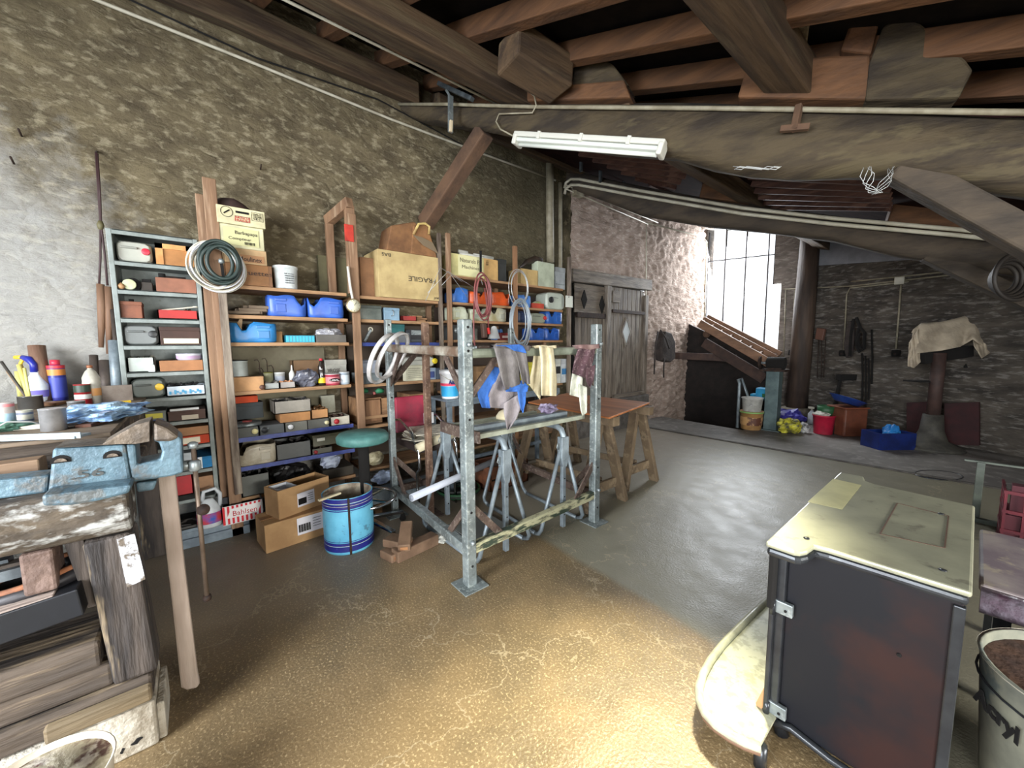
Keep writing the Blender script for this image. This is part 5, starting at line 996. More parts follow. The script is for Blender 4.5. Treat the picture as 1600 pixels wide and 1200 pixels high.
# ================================================================ STILLAGE AND WHAT STANDS IN THE MIDDLE
m_gal2 = mat('worn_galvanised', (140, 150, 150), (104, 112, 112), rough=.42, metal=.45, sc=10, c3=(178, 186, 182), sc3=50, bump=.15)
m_rust = mat('rusted_steel', (104, 88, 78), (76, 62, 56), rough=.6, metal=.35, sc=14, c3=(140, 130, 118), sc3=40)
m_grpaint = mat('flaked_green_paint', (176, 174, 140), (50, 62, 50), rough=.55, sc=18, st=(1, .35, 1.6), lo=.5, hi=.58, c3=(120, 110, 90), sc3=50)
PA, PB, PC, PD = (1.92, 1.075), (1.88, 2.19), (.80, 1.12), (.80, 2.3)
t = thing('steel_stillage', 'galvanised steel post frame in the middle of the floor with rags over its bars', 'frame', (1.4, 1.6, 0))
def spost(p, h, m_, w=.058): 
    a = MB(); a.box(p[0]-w/2, p[0]+w/2, p[1]-w/2, p[1]+w/2, .006, h); o = a.build('post', m_, t, bev=.006); bx(p[0]-.075, p[0]+.075, p[1]-.075, p[1]+.075, 0, .008).build('foot_plate', m_gal2, t, bev=.002)
    for zz in (h-.04, h-.16, .92, .42, .12): MB().cyl((p[0]+w/2-.002, p[1], zz), (p[0]+w/2+.002, p[1], zz), .007, n=10).build('bolt_hole', m_dk, o)
    return o
spost(PA, 1.435, m_gal2); spost(PB, 1.445, m_gal2); spost(PC, 1.5, m_gal2, .045); spost(PD, 1.46, m_gal2, .045)
P3 = lambda p, z: Vector((p[0], p[1], z))
MB().bar(P3(PA, 1.262), P3(PB, 1.262), .05, .05).build('front_top_bar', mat('greenish_galv', (150, 158, 142), (118, 124, 108), rough=.5, metal=.35, sc=9), t, bev=.014)
MB().bar(P3(PA, 1.27), P3(PC, 1.29), .05, .055).build('left_top_bar', mat('scuffed_bar', (168, 164, 150), (104, 84, 68), rough=.55, metal=.25, sc=7), t, bev=.014)
MB().bar(P3(PC, 1.28), P3(PD, 1.28), .04, .045).build('rear_top_bar', m_rust, t, bev=.01)
MB().bar(P3(PD, 1.275), P3(PB, 1.265), .04, .045).build('right_top_bar', m_rust, t, bev=.01)
MB().bar(P3(PA, .205), P3(PB, .215), .045, .055).build('front_low_bar', m_grpaint, t, bev=.005)
MB().bar(P3(PA, .2), P3(PC, .21), .045, .055).build('left_low_bar', m_gal2, t, bev=.005)
MB().bar(P3(PC, .2), P3(PD, .2), .04, .05).build('rear_low_bar', m_rust, t, bev=.005); MB().bar(P3(PD, .2), P3(PB, .2), .04, .05).build('right_low_bar', m_rust, t, bev=.005)
def dbr(p, q, z0, dz, L=.22):
    p_, q_ = P3(p, 0), P3(q, 0); d = (q_-p_).normalized(); MB().bar(Vector((p[0], p[1], z0+dz)), Vector((p[0], p[1], z0))+d*L, .012, .04).build('corner_brace', m_rust, t)
for p, q in ((PA, PB), (PA, PC), (PB, PA), (PC, PA), (PB, PD), (PD, PB), (PC, PD)):
    dbr(p, q, 1.25, -.24); dbr(p, q, .22, .24)
for p, dz in ((PA, .0), (PB, .0)):
    for zz in (1.262, .21): 
        MB().cyl((p[0]+.03, p[1]+.0, zz+.045), (p[0]+.05, p[1], zz+.045), .012, n=8).build('bolt', m_galv, t)
MB().cyl((1.92, 1.075+.03, 1.29), (1.92, 1.14, 1.29), .012, n=8).build('bolt', m_galv, t)
# second rusty post inside it
t = thing('rusty_post', 'rusty square steel post on a foot plate standing inside the stillage', 'post', (.98, 1.33, 0)); bx(.957, 1.003, 1.307, 1.353, .008, 1.475).build('tube', mat('bare_rust', (122, 96, 78), (88, 66, 54), rough=.7, metal=.3, sc=12, c3=(150, 128, 108), sc3=40), t, bev=.006); bx(.9, 1.06, 1.25, 1.41, 0, .008).build('foot_plate', m_rust, t)
# trestles of tube
m_tr = mat('grey_trestle_paint', (142, 154, 160), (112, 122, 128), rough=.45, metal=.3, sc=12)
def trestle(xa, xb, ya, yb, zt, label):
    A_, B_ = Vector((xa, ya, 0)), Vector((xb, yb, 0)); t = thing('tube_trestle', label, 'trestle', (A_+B_)/2); d = (B_-A_).normalized(); s = Vector((-d.y, d.x, 0)); up = Vector((0, 0, 1))
    MB().tube([A_+up*(zt-.14), A_+up*(zt-.05), A_+up*(zt-.015)+d*.02, A_+up*zt+d*.06, B_+up*zt-d*.06, B_+up*(zt-.015)-d*.02, B_+up*(zt-.05), B_+up*(zt-.14)], .02, 12).build('top_tube', m_tr, t)
    for P in (A_, B_):
        g = d if P is B_ else -d
        w2 = .034; q = [P+s*(-w2)+up*(zt-.06), P+s*w2+up*(zt-.06), P+s*w2+up*(zt-.2), P+s*.016+up*(zt-.27), P-s*.016+up*(zt-.27), P-s*w2+up*(zt-.2)]
        MB().prism([v-d*.024 for v in q], d*.048).build('sleeve', m_tr, t, bev=.005)
        o = MB().bar(P+up*(zt-.2), P+up*.03, .03, .03).build('telescopic_leg', m_tr, t, bev=.003)
        for k in range(4): c = P+up*(.12+.13*k)+d*.0+s*0; MB().cyl(c+Vector((.0145, 0, 0)), c+Vector((.0165, 0, 0)), .005, n=8).build('pin_hole', m_dk, o)
        for sg in (-1, 1):
            MB().tube([P+s*sg*.03+up*(zt-.16), P+s*sg*.2+up*.06, P+s*sg*.205+up*.03-g*.02, P+s*sg*.2+up*.016-g*.06], .014, 9).build('splayed_leg', m_tr, t)
        MB().tube([P-s*.05+up*(zt-.1), P-s*.06+up*(zt-.13), P-s*.04+up*(zt-.15), P-s*.035+up*(zt-.1)], .004, 6).build('locking_pin', m_galv, t)
    for sg in (-1, 1): MB().tube([A_+s*sg*.2+up*.016+d*.06, B_+s*sg*.2+up*.016-d*.06], .014, 9).build('floor_tube', m_tr, t)
    return t
TZ = .735
trestle(1.12, 1.81, 1.40, 1.415, TZ, 'nearer folding tube trestle standing inside the stillage')
trestle(1.10, 1.82, 1.96, 1.92, TZ, 'farther folding tube trestle inside the stillage')
t = thing('rail_section', 'bundle of long steel channels lying across the two tube trestles', 'rails', (1.5, 1.65, TZ+.02)); m_rail = mat('pale_rail', (172, 176, 158), (140, 144, 128), rough=.5, metal=.25, sc=9)
z0 = TZ+.021
for k, (x, w_, h_, y0, y1) in enumerate(((1.76, .035, .03, 1.24, 2.2), (1.62, .06, .045, 1.25, 2.15), (1.5, .03, .03, 1.25, 2.12), (1.4, .04, .03, 1.25, 2.05))):
    MB().box(x-w_/2, x+w_/2, y0, y1, z0, z0+h_).build('channel', m_rail if k != 1 else m_tr, t, bev=.004)
MB().box(1.36, 1.8, 1.225, 1.245, z0-.02, z0+.05).build('end_plate', m_rust, t, bev=.003)
Zr = z0+.045
q = onZ(777, 650, Zr); t = thing('dust_mask', 'cream dome-shaped bowl resting on the steel channels', 'bowl', (q.x, q.y, Zr)); MB().lathe([(.075, 0), (.072, .02), (.055, .045), (.028, .06), (0, .063)], (1.55, q.y, Zr), 20).build('dome', M((196, 186, 158), (170, 160, 130), .8), t)
q = onZ(856, 650, Zr); one(crumple((1.6, 1.99, Zr+.035), .06, .07, .036, 31, amp=.6), 'rag', M((170, 160, 186), (96, 84, 108), .85, sc=16), 'balled lilac rag on the right end of the steel channels', 'rag')
# cloths over the front top bar
def sheet(left, right, X, name, m_, parent, amp=.012, nf=3, nu=16, nv=22, ph=0, thick=.004, sag=.0):
    def P(pts, v):
        s = v*(len(pts)-1); i = min(int(s), len(pts)-2); f_ = s-i; a_, b_ = pts[i], pts[i+1]; return a_[0]+(b_[0]-a_[0])*f_, a_[1]+(b_[1]-a_[1])*f_
    def fn(u, v):
        l = P(left, v); r = P(right, v); x, y = l[0]+(r[0]-l[0])*u, l[1]+(r[1]-l[1])*u
        k = X+amp*sin(u*pi*2*nf+ph+v*1.3)*(.25+v)+amp*.6*noise.noise(Vector((u*3, v*3, ph)))+sag*v
        return onX(x, y, k)
    return MB().grid(fn, nu, nv).build(name, m_, parent, solid=thick)
m_gc = mat('grey_cloth', (112, 108, 106), (84, 80, 80), rough=.95, sc=9, bump=.3, bsc=60); m_bc = mat('blue_cloth', (58, 108, 186), (42, 84, 150), rough=.95, sc=9, bump=.3, bsc=60)
m_gc2 = mat('grey_cloth_pale', (140, 134, 136), (112, 106, 108), rough=.95, sc=7, bump=.3, bsc=60)
t = thing('overalls', 'grey and blue work overalls thrown over the front bar of the stillage', 'overalls', (1.93, 1.5, .78))
sheet([(771, 541), (776, 560), (783, 590), (789, 610)], [(806, 546), (810, 565), (812, 588), (813, 600)], 1.965, 'front_flap', m_gc, t, .01, 1.5)
sheet([(768, 572), (752, 592), (745, 608), (747, 622), (753, 637)], [(786, 575), (780, 590), (770, 606), (764, 622), (766, 638)], 1.905, 'blue_side_panel', m_bc, t, .008, 1)
sheet([(780, 580), (770, 600), (763, 618), (766, 637)], [(812, 585), (814, 605), (814, 622), (812, 640)], 1.9, 'rear_panel', m_gc2, t, .014, 2)
sheet([(787, 606), (789, 609), (791, 612)], [(816, 594), (826, 603), (824, 612)], 1.955, 'blue_hem', m_bc, t, .006, 2)
sheet([(803, 543), (806, 555), (812, 578), (817, 600)], [(822, 550), (824, 565), (827, 585), (828, 600)], 1.96, 'right_flap', m_gc, t, .012, 1.2, ph=1)
sheet([(775, 540), (790, 541), (803, 548)], [(812, 538), (818, 541), (823, 552)], 1.97, 'blue_collar', m_bc, t, .005, 1)
sheet([(787, 630), (787, 645), (790, 660), (792, 672)], [(817, 612), (816, 630), (808, 652), (796, 670)], 1.92, 'grey_sleeve', m_gc2, t, .01, 1.2)
sheet([(808, 608), (810, 625), (814, 640)], [(822, 610), (821, 630), (817, 645)], 1.93, 'blue_cuff', m_bc, t, .006, 1)
sheet([(771, 541), (790, 539), (823, 541)], [(771, 545), (790, 545), (822, 547)], 1.93, 'fold_over_bar', m_gc, t, .002, 1, thick=.06)
m_cream = mat('cream_cloth', (206, 196, 164), (176, 164, 132), rough=.95, sc=8, bump=.3, bsc=60)
t = thing('cream_cloth', 'cream cotton cloth folded over the front bar, middle of the three hangings', 'cloth', (1.93, 1.75, .8))
sheet([(842, 541), (845, 565), (845, 600), (846, 618)], [(864, 543), (867, 565), (870, 595), (869, 619)], 1.965, 'front_fall', m_cream, t, .014, 1.6)
sheet([(834, 553), (832, 570), (828, 590), (826, 600)], [(848, 553), (847, 580), (845, 605), (844, 625)], 1.91, 'rear_fall', m_cream, t, .012, 1.3)
sheet([(836, 540), (838, 544)], [(864, 540), (865, 545)], 1.93, 'fold_over_bar', m_cream, t, .002, 1, thick=.06, nv=3)
m_plaid = mat('plaid_cloth', (86, 62, 68), (60, 42, 48), rough=.95, sc=12, bump=.2, c3=(140, 120, 120), sc3=50)
t = thing('plaid_shirt', 'dark red plaid shirt hung over the front bar near its right post', 'shirt', (1.93, 2.05, .9))
sheet([(903, 545), (898, 560), (895, 575), (894, 583)], [(930, 545), (928, 560), (922, 580), (918, 592)], 1.955, 'front_fall', m_plaid, t, .012, 1.8)
sheet([(914, 575), (915, 590), (918, 602)], [(930, 570), (928, 590), (922, 606)], 1.95, 'sleeve', m_plaid, t, .008, 1)
sheet([(900, 539), (902, 545)], [(930, 538), (931, 545)], 1.93, 'fold_over_bar', mat('pinkish_rag', (150, 128, 122), (110, 84, 82), rough=.95), t, .002, 1, thick=.07, nv=3)
t = thing('white_rag', 'white torn rag hanging below the plaid shirt', 'rag', (1.9, 2.0, .8))
m_wr = M((206, 208, 194), (150, 156, 140), .95, sc=12)
sheet([(895, 575), (892, 595), (890, 617)], [(912, 578), (910, 600), (909, 622)], 1.92, 'left_fall', m_wr, t, .008, 1.5); sheet([(904, 600), (905, 622), (907, 640), (910, 650)], [(917, 605), (917, 625), (917, 645), (915, 646)], 1.93, 'right_fall', m_wr, t, .006, 1)
# wheel rims on the corner post
m_rim = mat('alu_rim', (206, 204, 200), (176, 172, 168), rough=.45, metal=.15)
for k, (c0, ax) in enumerate((((614, 556), 0), ((600, 561), 1))):
    q = onX(c0[0], c0[1], .98); t = thing('wheel_rim', ('nearer' if k == 0 else 'farther')+' bare bicycle wheel rim hanging on the left corner of the stillage', 'rim', q)
    a1 = (_r*.12+_f*.99).normalized(); a2 = (Vector((0, 0, 1))*.93+_r*(.5-.12*k)).normalized(); R = .2; prof = []
    pts = [q+(a1*cos(2*pi*j/40)*R*.85)+(a2*sin(2*pi*j/40)*R*.87) for j in range(40)]; nn = a1.cross(a2).normalized()
    a = MB()
    vs = []
    for j, p in enumerate(pts):
        o_ = (p-q).normalized()
        for (du, dv) in ((-.016, .0), (-.012, .012), (0, .006), (.012, .012), (.016, 0), (0, -.01)): vs.append(p+nn*du+o_*dv)
    fs = [(6*j+i, 6*j+(i+1) % 6, 6*((j+1) % 40)+(i+1) % 6, 6*((j+1) % 40)+i) for j in range(40) for i in range(6)]
    a.add(vs, fs, True).build('rim', m_rim, t)
# grey metal table behind
t = thing('metal_table', 'grey-blue painted metal table against the shelves behind the stillage', 'table', (.7, 2.3, 0)); ztb = .845; m_mt = mat('slate_paint', (104, 116, 124), (80, 90, 98), rough=.5, sc=10)
bx(.41, .765, 1.62, 3.0, ztb-.02, ztb).build('table_top', m_mt, t, bev=.004); bx(.745, .765, 1.62, 3.0, ztb-.06, ztb-.02).build('apron', m_mt, t)
for x, y in ((.44, 1.66), (.735, 1.66), (.44, 2.97), (.735, 2.97)): bx(x-.018, x+.018, y-.018, y+.018, 0, ztb-.02).build('leg', m_mt, t)
bx(.44, .735, 1.64, 1.66, .5, .53).build('rail', m_mt, t); bx(.725, .745, 1.66, 2.97, .28, .31).build('rail', m_mt, t)
q = onZ(703, 613, ztb); q = Vector((.66, onX(703, 610, .66).y, ztb)); h = zat(703, 578, q)-ztb; t = thing('paint_bucket', 'white plastic bucket with blue wave print on the grey metal table', 'bucket', q); r = .085
MB().lathe([(r*.82, 0), (r*.86, .01), (r*.98, h*.86), (r*1.06, h*.87), (r*1.06, h), (r*.98, h), (r*.95, h*.9), (r*.8, .01)], q, 26).build('body', M((220, 222, 222), None, .35), t); MB().lathe([(r*.875, .02), (r*.935, h*.45)], q, 26).build('blue_print', M((40, 150, 200), None, .4), t)
MB().lathe([(r*.95, h*.46), (r*.965, h*.55)], q, 26).build('red_swoosh', M((210, 60, 90)), t); text('AIDE', .04, q+Vector((r*.985, -.01, h*.6)), (0, 1, .0), (0, 0, 1), M((40, 50, 110)), t, width=.1, bold=.03)
MB().tube([q+Vector((0, -r, h*.85)), q+Vector((r*.9, -r*.7, h*.7)), q+Vector((r*1.15, 0, h*.62)), q+Vector((r*.9, r*.7, h*.72)), q+Vector((0, r, h*.85))], .003, 6).build('handle', m_white, t)
one(crumple((.66, 2.93, ztb+.019), .05, .05, .02, 41), 'rag', m_wr, 'small whitish rag on the right end of the grey metal table', 'rag')
# wooden sawhorse table
m_old = mat('old_trestle', (104, 88, 66), (76, 62, 46), rough=.8, sc=10, st=(.5, .5, .5), bump=.3, c3=(128, 112, 88), sc3=22)
t = thing('plywood_sheet', 'orange-brown plywood sheet lying on two wooden sawhorses', 'board', (1.3, 2.75, .75))
za = .752; cs = [onZ(825, 630, za), onZ(952, 655, za), onZ(1015, 631, za), onZ(885, 616, za)]
MB().prism(cs, (0, 0, .014)).build('sheet', wood('ply_orange', (176, 112, 66), (146, 88, 50), 0, sc=8, bump=.1, c3=(120, 70, 42), rough=.5), t, bev=.002)
def sawhorse(xa, xb, y, label, sl=0.0):
    t = thing('wooden_sawhorse', label, 'sawhorse', ((xa+xb)/2, y, 0)); zt = .75
    MB().bar((xa-.1, y-sl, zt-.04), (xb+.14, y+sl, zt-.04), .085, .075).build('beam', m_old, t, bev=.006)
    for x in (xa, xb):
        ys = y+(sl if x == xb else -sl)
        for s in (-1, 1): MB().bar((x+(.012*s), ys+s*.03, zt-.05), (x+.02*s+(.04 if x == xb else -.04), ys+s*.22, 0), .045, .085, up=(1, 0, 0)).build('leg', m_old, t, bev=.005)
        MB().bar((x+.03, ys-.17, .17), (x+.03, ys+.17, .17), .03, .08).build('crosspiece', m_old, t, bev=.004)
    MB().bar((xa, y-sl, .2), (xb, y+sl, .2), .03, .06).build('stretcher', m_old, t, bev=.004)
sawhorse(1.0, 1.72, 2.46, 'wooden sawhorse under the nearer edge of the plywood sheet', .02)
sawhorse(.85, 1.64, 3.06, 'wooden sawhorse under the farther edge of the plywood sheet', .05)
# stool
q = onX(570, 830, .93); sx_, sy_ = .93, .86; zs = zat(569, 676, (sx_, sy_)); t = thing('swivel_stool', 'round teal-cushioned swivel stool with chrome foot ring before the shelves', 'stool', (sx_, sy_, 0))
MB().lathe([(.0, zs-.07), (.15, zs-.068), (.17, zs-.055), (.172, zs-.02), (.155, zs), (0, zs+.006)], (sx_, sy_, 0), 30).build('seat', mat('teal_vinyl', (78, 128, 122), (62, 106, 102), rough=.6, sc=12), t)
MB().lathe([(.033, .28), (.036, .3), (.036, zs-.07)], (sx_, sy_, 0), 18).build('gas_sleeve', m_dk, t); m_chr = mat('chrome', (190, 194, 198), rough=.18, metal=1); MB().cyl((sx_, sy_, .08), (sx_, sy_, .3), .024).build('chrome_column', m_chr, t)
MB().tube([(sx_+.2*cos(2*pi*k/28), sy_+.2*sin(2*pi*k/28), .24) for k in range(28)], .011, 8, closed=True).build('foot_ring', m_chr, t)
for k in range(4): an = 2*pi*k/4+.5; MB().bar((sx_, sy_, .24), (sx_+.2*cos(an), sy_+.2*sin(an), .24), .012, .012).build('ring_spoke', m_chr, t)
for k in range(5):
    an = 2*pi*k/5+.35; e = (sx_+.27*cos(an), sy_+.27*sin(an), .06); o = MB().bar((sx_, sy_, .1), e, .035, .025, h2=.018).build('leg', m_chr, t, bev=.004); MB().lathe([(.022, 0), (.026, .01), (.018, .03), (.014, .05)], (e[0], e[1], 0), 12).build('rubber_foot', m_dk, o)
# drum
q = Vector((1.03, .712, 0)); h = zat(548, 798, (1.17, .68)); h2 = zat(546, 770, (.93, .745)); r = .152
t = thing('metal_drum', 'light blue open metal drum with dark blue bands and worn rim', 'drum', q); hh = .365
m_lb = mat('sky_blue_paint', (104, 178, 206), (84, 156, 188), rough=.45, sc=6, c3=(60, 84, 100), sc3=26, lo3=.62, hi3=.66); m_db = mat('navy_paint', (38, 42, 132), (28, 32, 104), rough=.4, c3=(120, 130, 150), sc3=40, lo3=.68, hi3=.72)
prof = [(r*.97, 0), (r, .01), (r*1.01, hh*.5), (r, hh-.005), (r*1.02, hh), (r*.975, hh), (r*.97, .02), (0, .02)]; MB().lathe(prof, q, 40).build('shell', m_lb, t)
for z0, z1 in ((.02, .055), (.06, .078), (hh-.03, hh-.004), (hh-.07, hh-.036), (hh-.082, hh-.076), (.084, .088)): MB().lathe([(r*1.012, z0), (r*1.012, z1)], q, 40).build('blue_band', m_db, t)
for z0 in (.0575, hh-.033, hh-.0505): MB().lathe([(r*1.016, z0), (r*1.016, z0+.0025)], q, 40).build('white_line', m_white, t)
MB().lathe([(r*.965, .022), (r*.968, hh-.002)], q, 40).build('lining', mat('stained_lining', (190, 180, 160), (110, 92, 76), rough=.8, sc=9), t)
an = -.25; MB().bar(q+Vector((cos(an)*r*1.02, sin(an)*r*1.02, .003)), q+Vector((cos(an)*r*1.02, sin(an)*r*1.02, hh)), .012, .006).build('seam', m_iron, t)
MB().tube([q+Vector((r*cos(a_)*1.0, r*sin(a_)*1.0, hh+.012*sin((a_+.3)*1.2))) for a_ in [1.4+.12*k for k in range(14)]], .004, 6).build('bail_handle', m_iron, t)
t = thing('paint_roller', 'pale stick with a card resting over the rim of the blue drum', 'stick', q+Vector((0, -.1, hh))); MB().bar(onX(498, 782, 1.1), q+Vector((.02, -.05, hh+.002)), .02, .012).build('stick', m_cream, t)
# wooden blocks
def blk(px, py, ang, L, W, H, z0, tilt, label):
    c = onZ(px, py, z0); mt = Matrix.Translation(c) @ Matrix.Rotation(ang, 4, 'Z') @ Matrix.Rotation(tilt, 4, 'Y'); a = MB(); a.box(-L/2, L/2, -W/2, W/2, 0, H, mt=mt); t = thing('wood_block', label, 'block', c); a.build('block', wood('block_wood', (130, 104, 82), (98, 76, 58), 3, sc=14), t, bev=.006)
    a = MB(); a.box(L/2, L/2+.002, -W*.3, W*.3, H*.3, H*.7, mt=mt); a.build('end_grain', M((170, 124, 84), (120, 80, 54)), t)
blk(650, 862, radians(98), .3, .08, .07, 0, 0, 'longest wood block lying on the floor, furthest right of the pile')
blk(611, 872, radians(15), .12, .075, .05, 0, 0, 'small wood block at the front left of the pile by the drum')
blk(622, 852, radians(30), .16, .1, .05, .051, .0, 'middle wood block leaning in the pile by the drum')
blk(634, 842, radians(-30), .2, .075, .055, .09, .35, 'wood block on top of the pile, its sawn end facing out')
# chair with papers
cx_, cy_ = .62, 1.42; t = thing('office_chair', 'chrome armchair with dark red back, piled with newspapers, behind the stillage', 'chair', (cx_, cy_, 0)); zb0, zb1 = onX(640, 672, .45).z, onX(640, 618, .45).z
ya, yb = onX(618, 650, .5).y, onX(667, 650, .5).y
MB().box(.47, .5, ya, yb, zb0, zb1).build('backrest', mat('red_vinyl', (150, 36, 60), (96, 40, 52), rough=.6, sc=5), t, bev=.02); MB().box(.5, .92, ya, yb+.02, zb0-.09, zb0-.03).build('seat', M((60, 50, 48)), t, bev=.015)
for yy in (ya-.01, yb+.03):
    MB().tube([(.5, yy, zb0+.12), (.62, yy, zb0+.14), (.82, yy, zb0+.06), (.94, yy, zb0-.06), (.95, yy, zb0-.2), (.9, yy, zb0-.24), (.9, yy, .2), (.92, yy, .012), (.55, yy, .012)], .011, 9).build('frame_tube', m_chr, t)
t2 = thing('newspaper_stack', 'heap of newspapers and rolled paper on the red chair', 'newspapers', (.75, 1.4, zb0)); rn = random.Random(11)
for k in range(7):
    mt = Matrix.Translation((.74+.02*rn.uniform(-1, 1), (ya+yb)/2+.02+rn.uniform(-.03, .05), zb0-.028+.012*k)) @ Matrix.Rotation(rn.uniform(-.4, .4), 4, 'Z'); a = MB(); a.box(-.17, .18, -.14, .15, 0, .009, mt=mt); a.build('newspaper', M((206-8*(k % 3), 200-9*(k % 3), 180-10*(k % 3)), (150, 146, 134), .85, sc=22), t2, bev=.003)
MB().cyl((.93, ya-.02, zb0-.04), (.9, yb+.12, zb0+.05), .035, n=14).build('rolled_paper', M((214, 206, 176), (186, 176, 146)), t2)
t, d_ = carton(664, 678, 645, zb0+.07, (214, 214, 214), 'white folded papers at the right of the red chair back', X=.62, D=.03, lid=False, name='folded_paper', cat='paper')
# things on the floor under the trestles
p0, p1 = onX(643, 778, 1.28), onX(768, 722, 1.0); t = thing('plastic_pipe', 'white plastic pipe lying slanted behind the tube trestles', 'pipe', (p0+p1)/2); MB().cyl(p0, p1, .025, n=18).build('tube', M((206, 212, 222), None, .35), t); d = (p0-p1).normalized(); MB().cyl(p0, p0+d*.002, .02, n=14).build('bore', M((150, 156, 166)), t)
q = onZ(690, 795, 0); coil((.78, 1.72, .03), (1, 0, 0), (0, 1, 0), .17, .17, 7, .011, [M((40, 88, 52), None, .4), M((46, 50, 46), None, .5)], 'coil of green and black garden hose lying on the floor', name='garden_hose', seed=4, nrm=Vector((0, 0, 1)), sp=.016)
t = thing('wooden_crate', 'open reddish wooden crate on the floor behind the white pipe', 'crate', (.75, 2.15, 0)); a = MB(); X0, X1, Y0, Y1, Z1 = .62, .92, 1.95, 2.4, .22
a.box(X1-.015, X1, Y0, Y1, 0, .09); a.box(X1-.015, X1, Y0, Y1, .11, Z1); a.box(X0, X0+.015, Y0, Y1, 0, Z1); a.box(X0, X1, Y0, Y0+.015, 0, Z1); a.box(X0, X1, Y1-.015, Y1, 0, Z1); a.box(X0, X1, Y0, Y1, 0, .012); a.build('slats', wood('crate_red', (132, 82, 54), (100, 62, 42), 1), t, bev=.002); bx(X0+.02, X1-.02, Y0+.02, Y1-.02, .012, .12).build('contents', m_dk, t)
t = thing('black_case', 'shallow black case on the floor under the nearer trestle', 'case', (1.5, 1.4, 0)); bx(1.3, 1.62, 1.28, 1.62, 0, .05).build('body', m_dk, t, bev=.006); bx(1.31, 1.61, 1.29, 1.61, .05, .054).build('grey_edge', M((96, 98, 94)), t)
q = onZ(690, 846, 0); one(crumple((q.x-.02, q.y, .02), .07, .07, .02, 51, amp=.5), 'white_dish', M((196, 198, 190)), 'flattened white plastic scrap on the floor behind the wood blocks', 'plastic')
one(crumple((.55, onX(600, 745, .55).y, onX(600, 745, .55).z), .06, .09, .05, 61), 'carrier_bag', M((180, 196, 220), (150, 166, 200), .35, sc=20), 'pale blue plastic bag low on the shelf behind the stool', 'bag')
one(crumple((.5, onX(586, 716, .5).y, onX(586, 716, .5).z), .06, .07, .055, 71, amp=.2), 'helmet', M((190, 182, 150), (150, 140, 110), .5), 'cream rounded bundle low behind the stool', 'bundle')
t = thing('steel_channel', 'long grey steel channel lying on the floor along the shelf foot', 'channel', (.6, 1.6, .1)); MB().bar((.62, .95, .12), (.62, 2.0, .12), .12, .1).build('channel', m_tr, t, bev=.004); a = bx(.55, .69, 1.0, 1.06, 0, .07); a.box(.55, .69, 1.85, 1.91, 0, .07); a.build('bearer', m_wd1, t)
# ================================================================ WORKBENCH AND VICE (lower left)
m_bw_ = wood('bench_timber', (84, 73, 62), (40, 34, 30), 1, sc=13, bump=.8, c3=(150, 132, 106), lo3=.58, hi3=.64, rough=.8)
m_bw2 = wood('bench_leg_timber', (80, 71, 64), (36, 32, 31), 2, sc=13, bump=.8, c3=(176, 156, 124), lo3=.6, hi3=.66, rough=.8)
m_white_worn = mat('worn_white_paint', (196, 200, 206), (92, 82, 70), rough=.7, sc=34, lo=.46, hi=.6, bump=.4, bsc=40)
m_apron = mat('paint_spattered_timber', (88, 77, 62), (50, 44, 38), rough=.85, sc=9, st=(1, .45, 1), bump=.9, bsc=25, c3=(186, 188, 184), sc3=20, lo3=.52, hi3=.66, a3=.85)
YE = -.19
t = thing('workbench', 'massive old timber workbench at the left edge, carrying the blue vice', 'workbench', (1.2, -1.2, 0))
bx(.35, 1.93, -2.6, YE-.01, .80, .85).build('bench_top', m_bw_, t, bev=.01)
a = MB()   # rounded heavy front beam
n = 16; vs = []
for i in range(n+1):
    y = -2.6+(YE+2.6)*i/n
    for k, (dx, z) in enumerate(((-.14, .875), (.0, .875), (.03, .84), (.03, .765), (.0, .725), (-.14, .72))): j = noise.noise(Vector((y*3, k*.7, 0)))*.012; vs.append((1.92+dx+j, y, z+j))
fs = [tuple(range(6)), tuple(n*6+5-k for k in range(6))]+[(6*i+k, 6*i+(k+1) % 6, 6*i+6+(k+1) % 6, 6*i+6+k) for i in range(n) for k in range(6)]
a.add(vs, fs).build('front_beam', m_apron, t, bev=.012)
bx(.25, 1.6, -2.6, YE-.07, .855, .985).build('raised_box', m_bw_, t, bev=.008); bx(.2, 1.63, -2.6, YE-.06, .985, 1.0).build('upper_board', wood('worn_top', (120, 104, 84), (88, 74, 60), 1, sc=8, bump=.4, c3=(150, 134, 110)), t, bev=.004)
# legs
q = [onX(x, y, 1.935) for x, y in ((146, 850), (182, 840), (226, 1052), (170, 1040))]
MB().prism([(1.935, -.30, .72), (1.935, -.19, .72), (1.935, -.165, .235), (1.935, -.27, .235)], (-.13, 0, 0)).build('front_leg', m_bw2, t, bev=.012)
MB().prism([(1.937, -.225, .712), (1.937, -.185, .718), (1.937, -.172, .56), (1.937, -.215, .55)], (.003, 0, 0)).build('white_paint_patch', m_white_worn, t)
MB().prism([(1.9, -.34, .72), (1.9, -.30, .72), (1.9, -.275, .5), (1.9, -.31, .5)], (-.05, 0, 0)).build('batten', m_bw2, t, bev=.004)
bx(.3, .42, -.33, -.22, 0, .8).build('rear_leg', m_bw2, t, bev=.01); bx(1.78, 1.9, -2.4, -2.26, 0, .8).build('rear_leg', m_bw2, t, bev=.01)
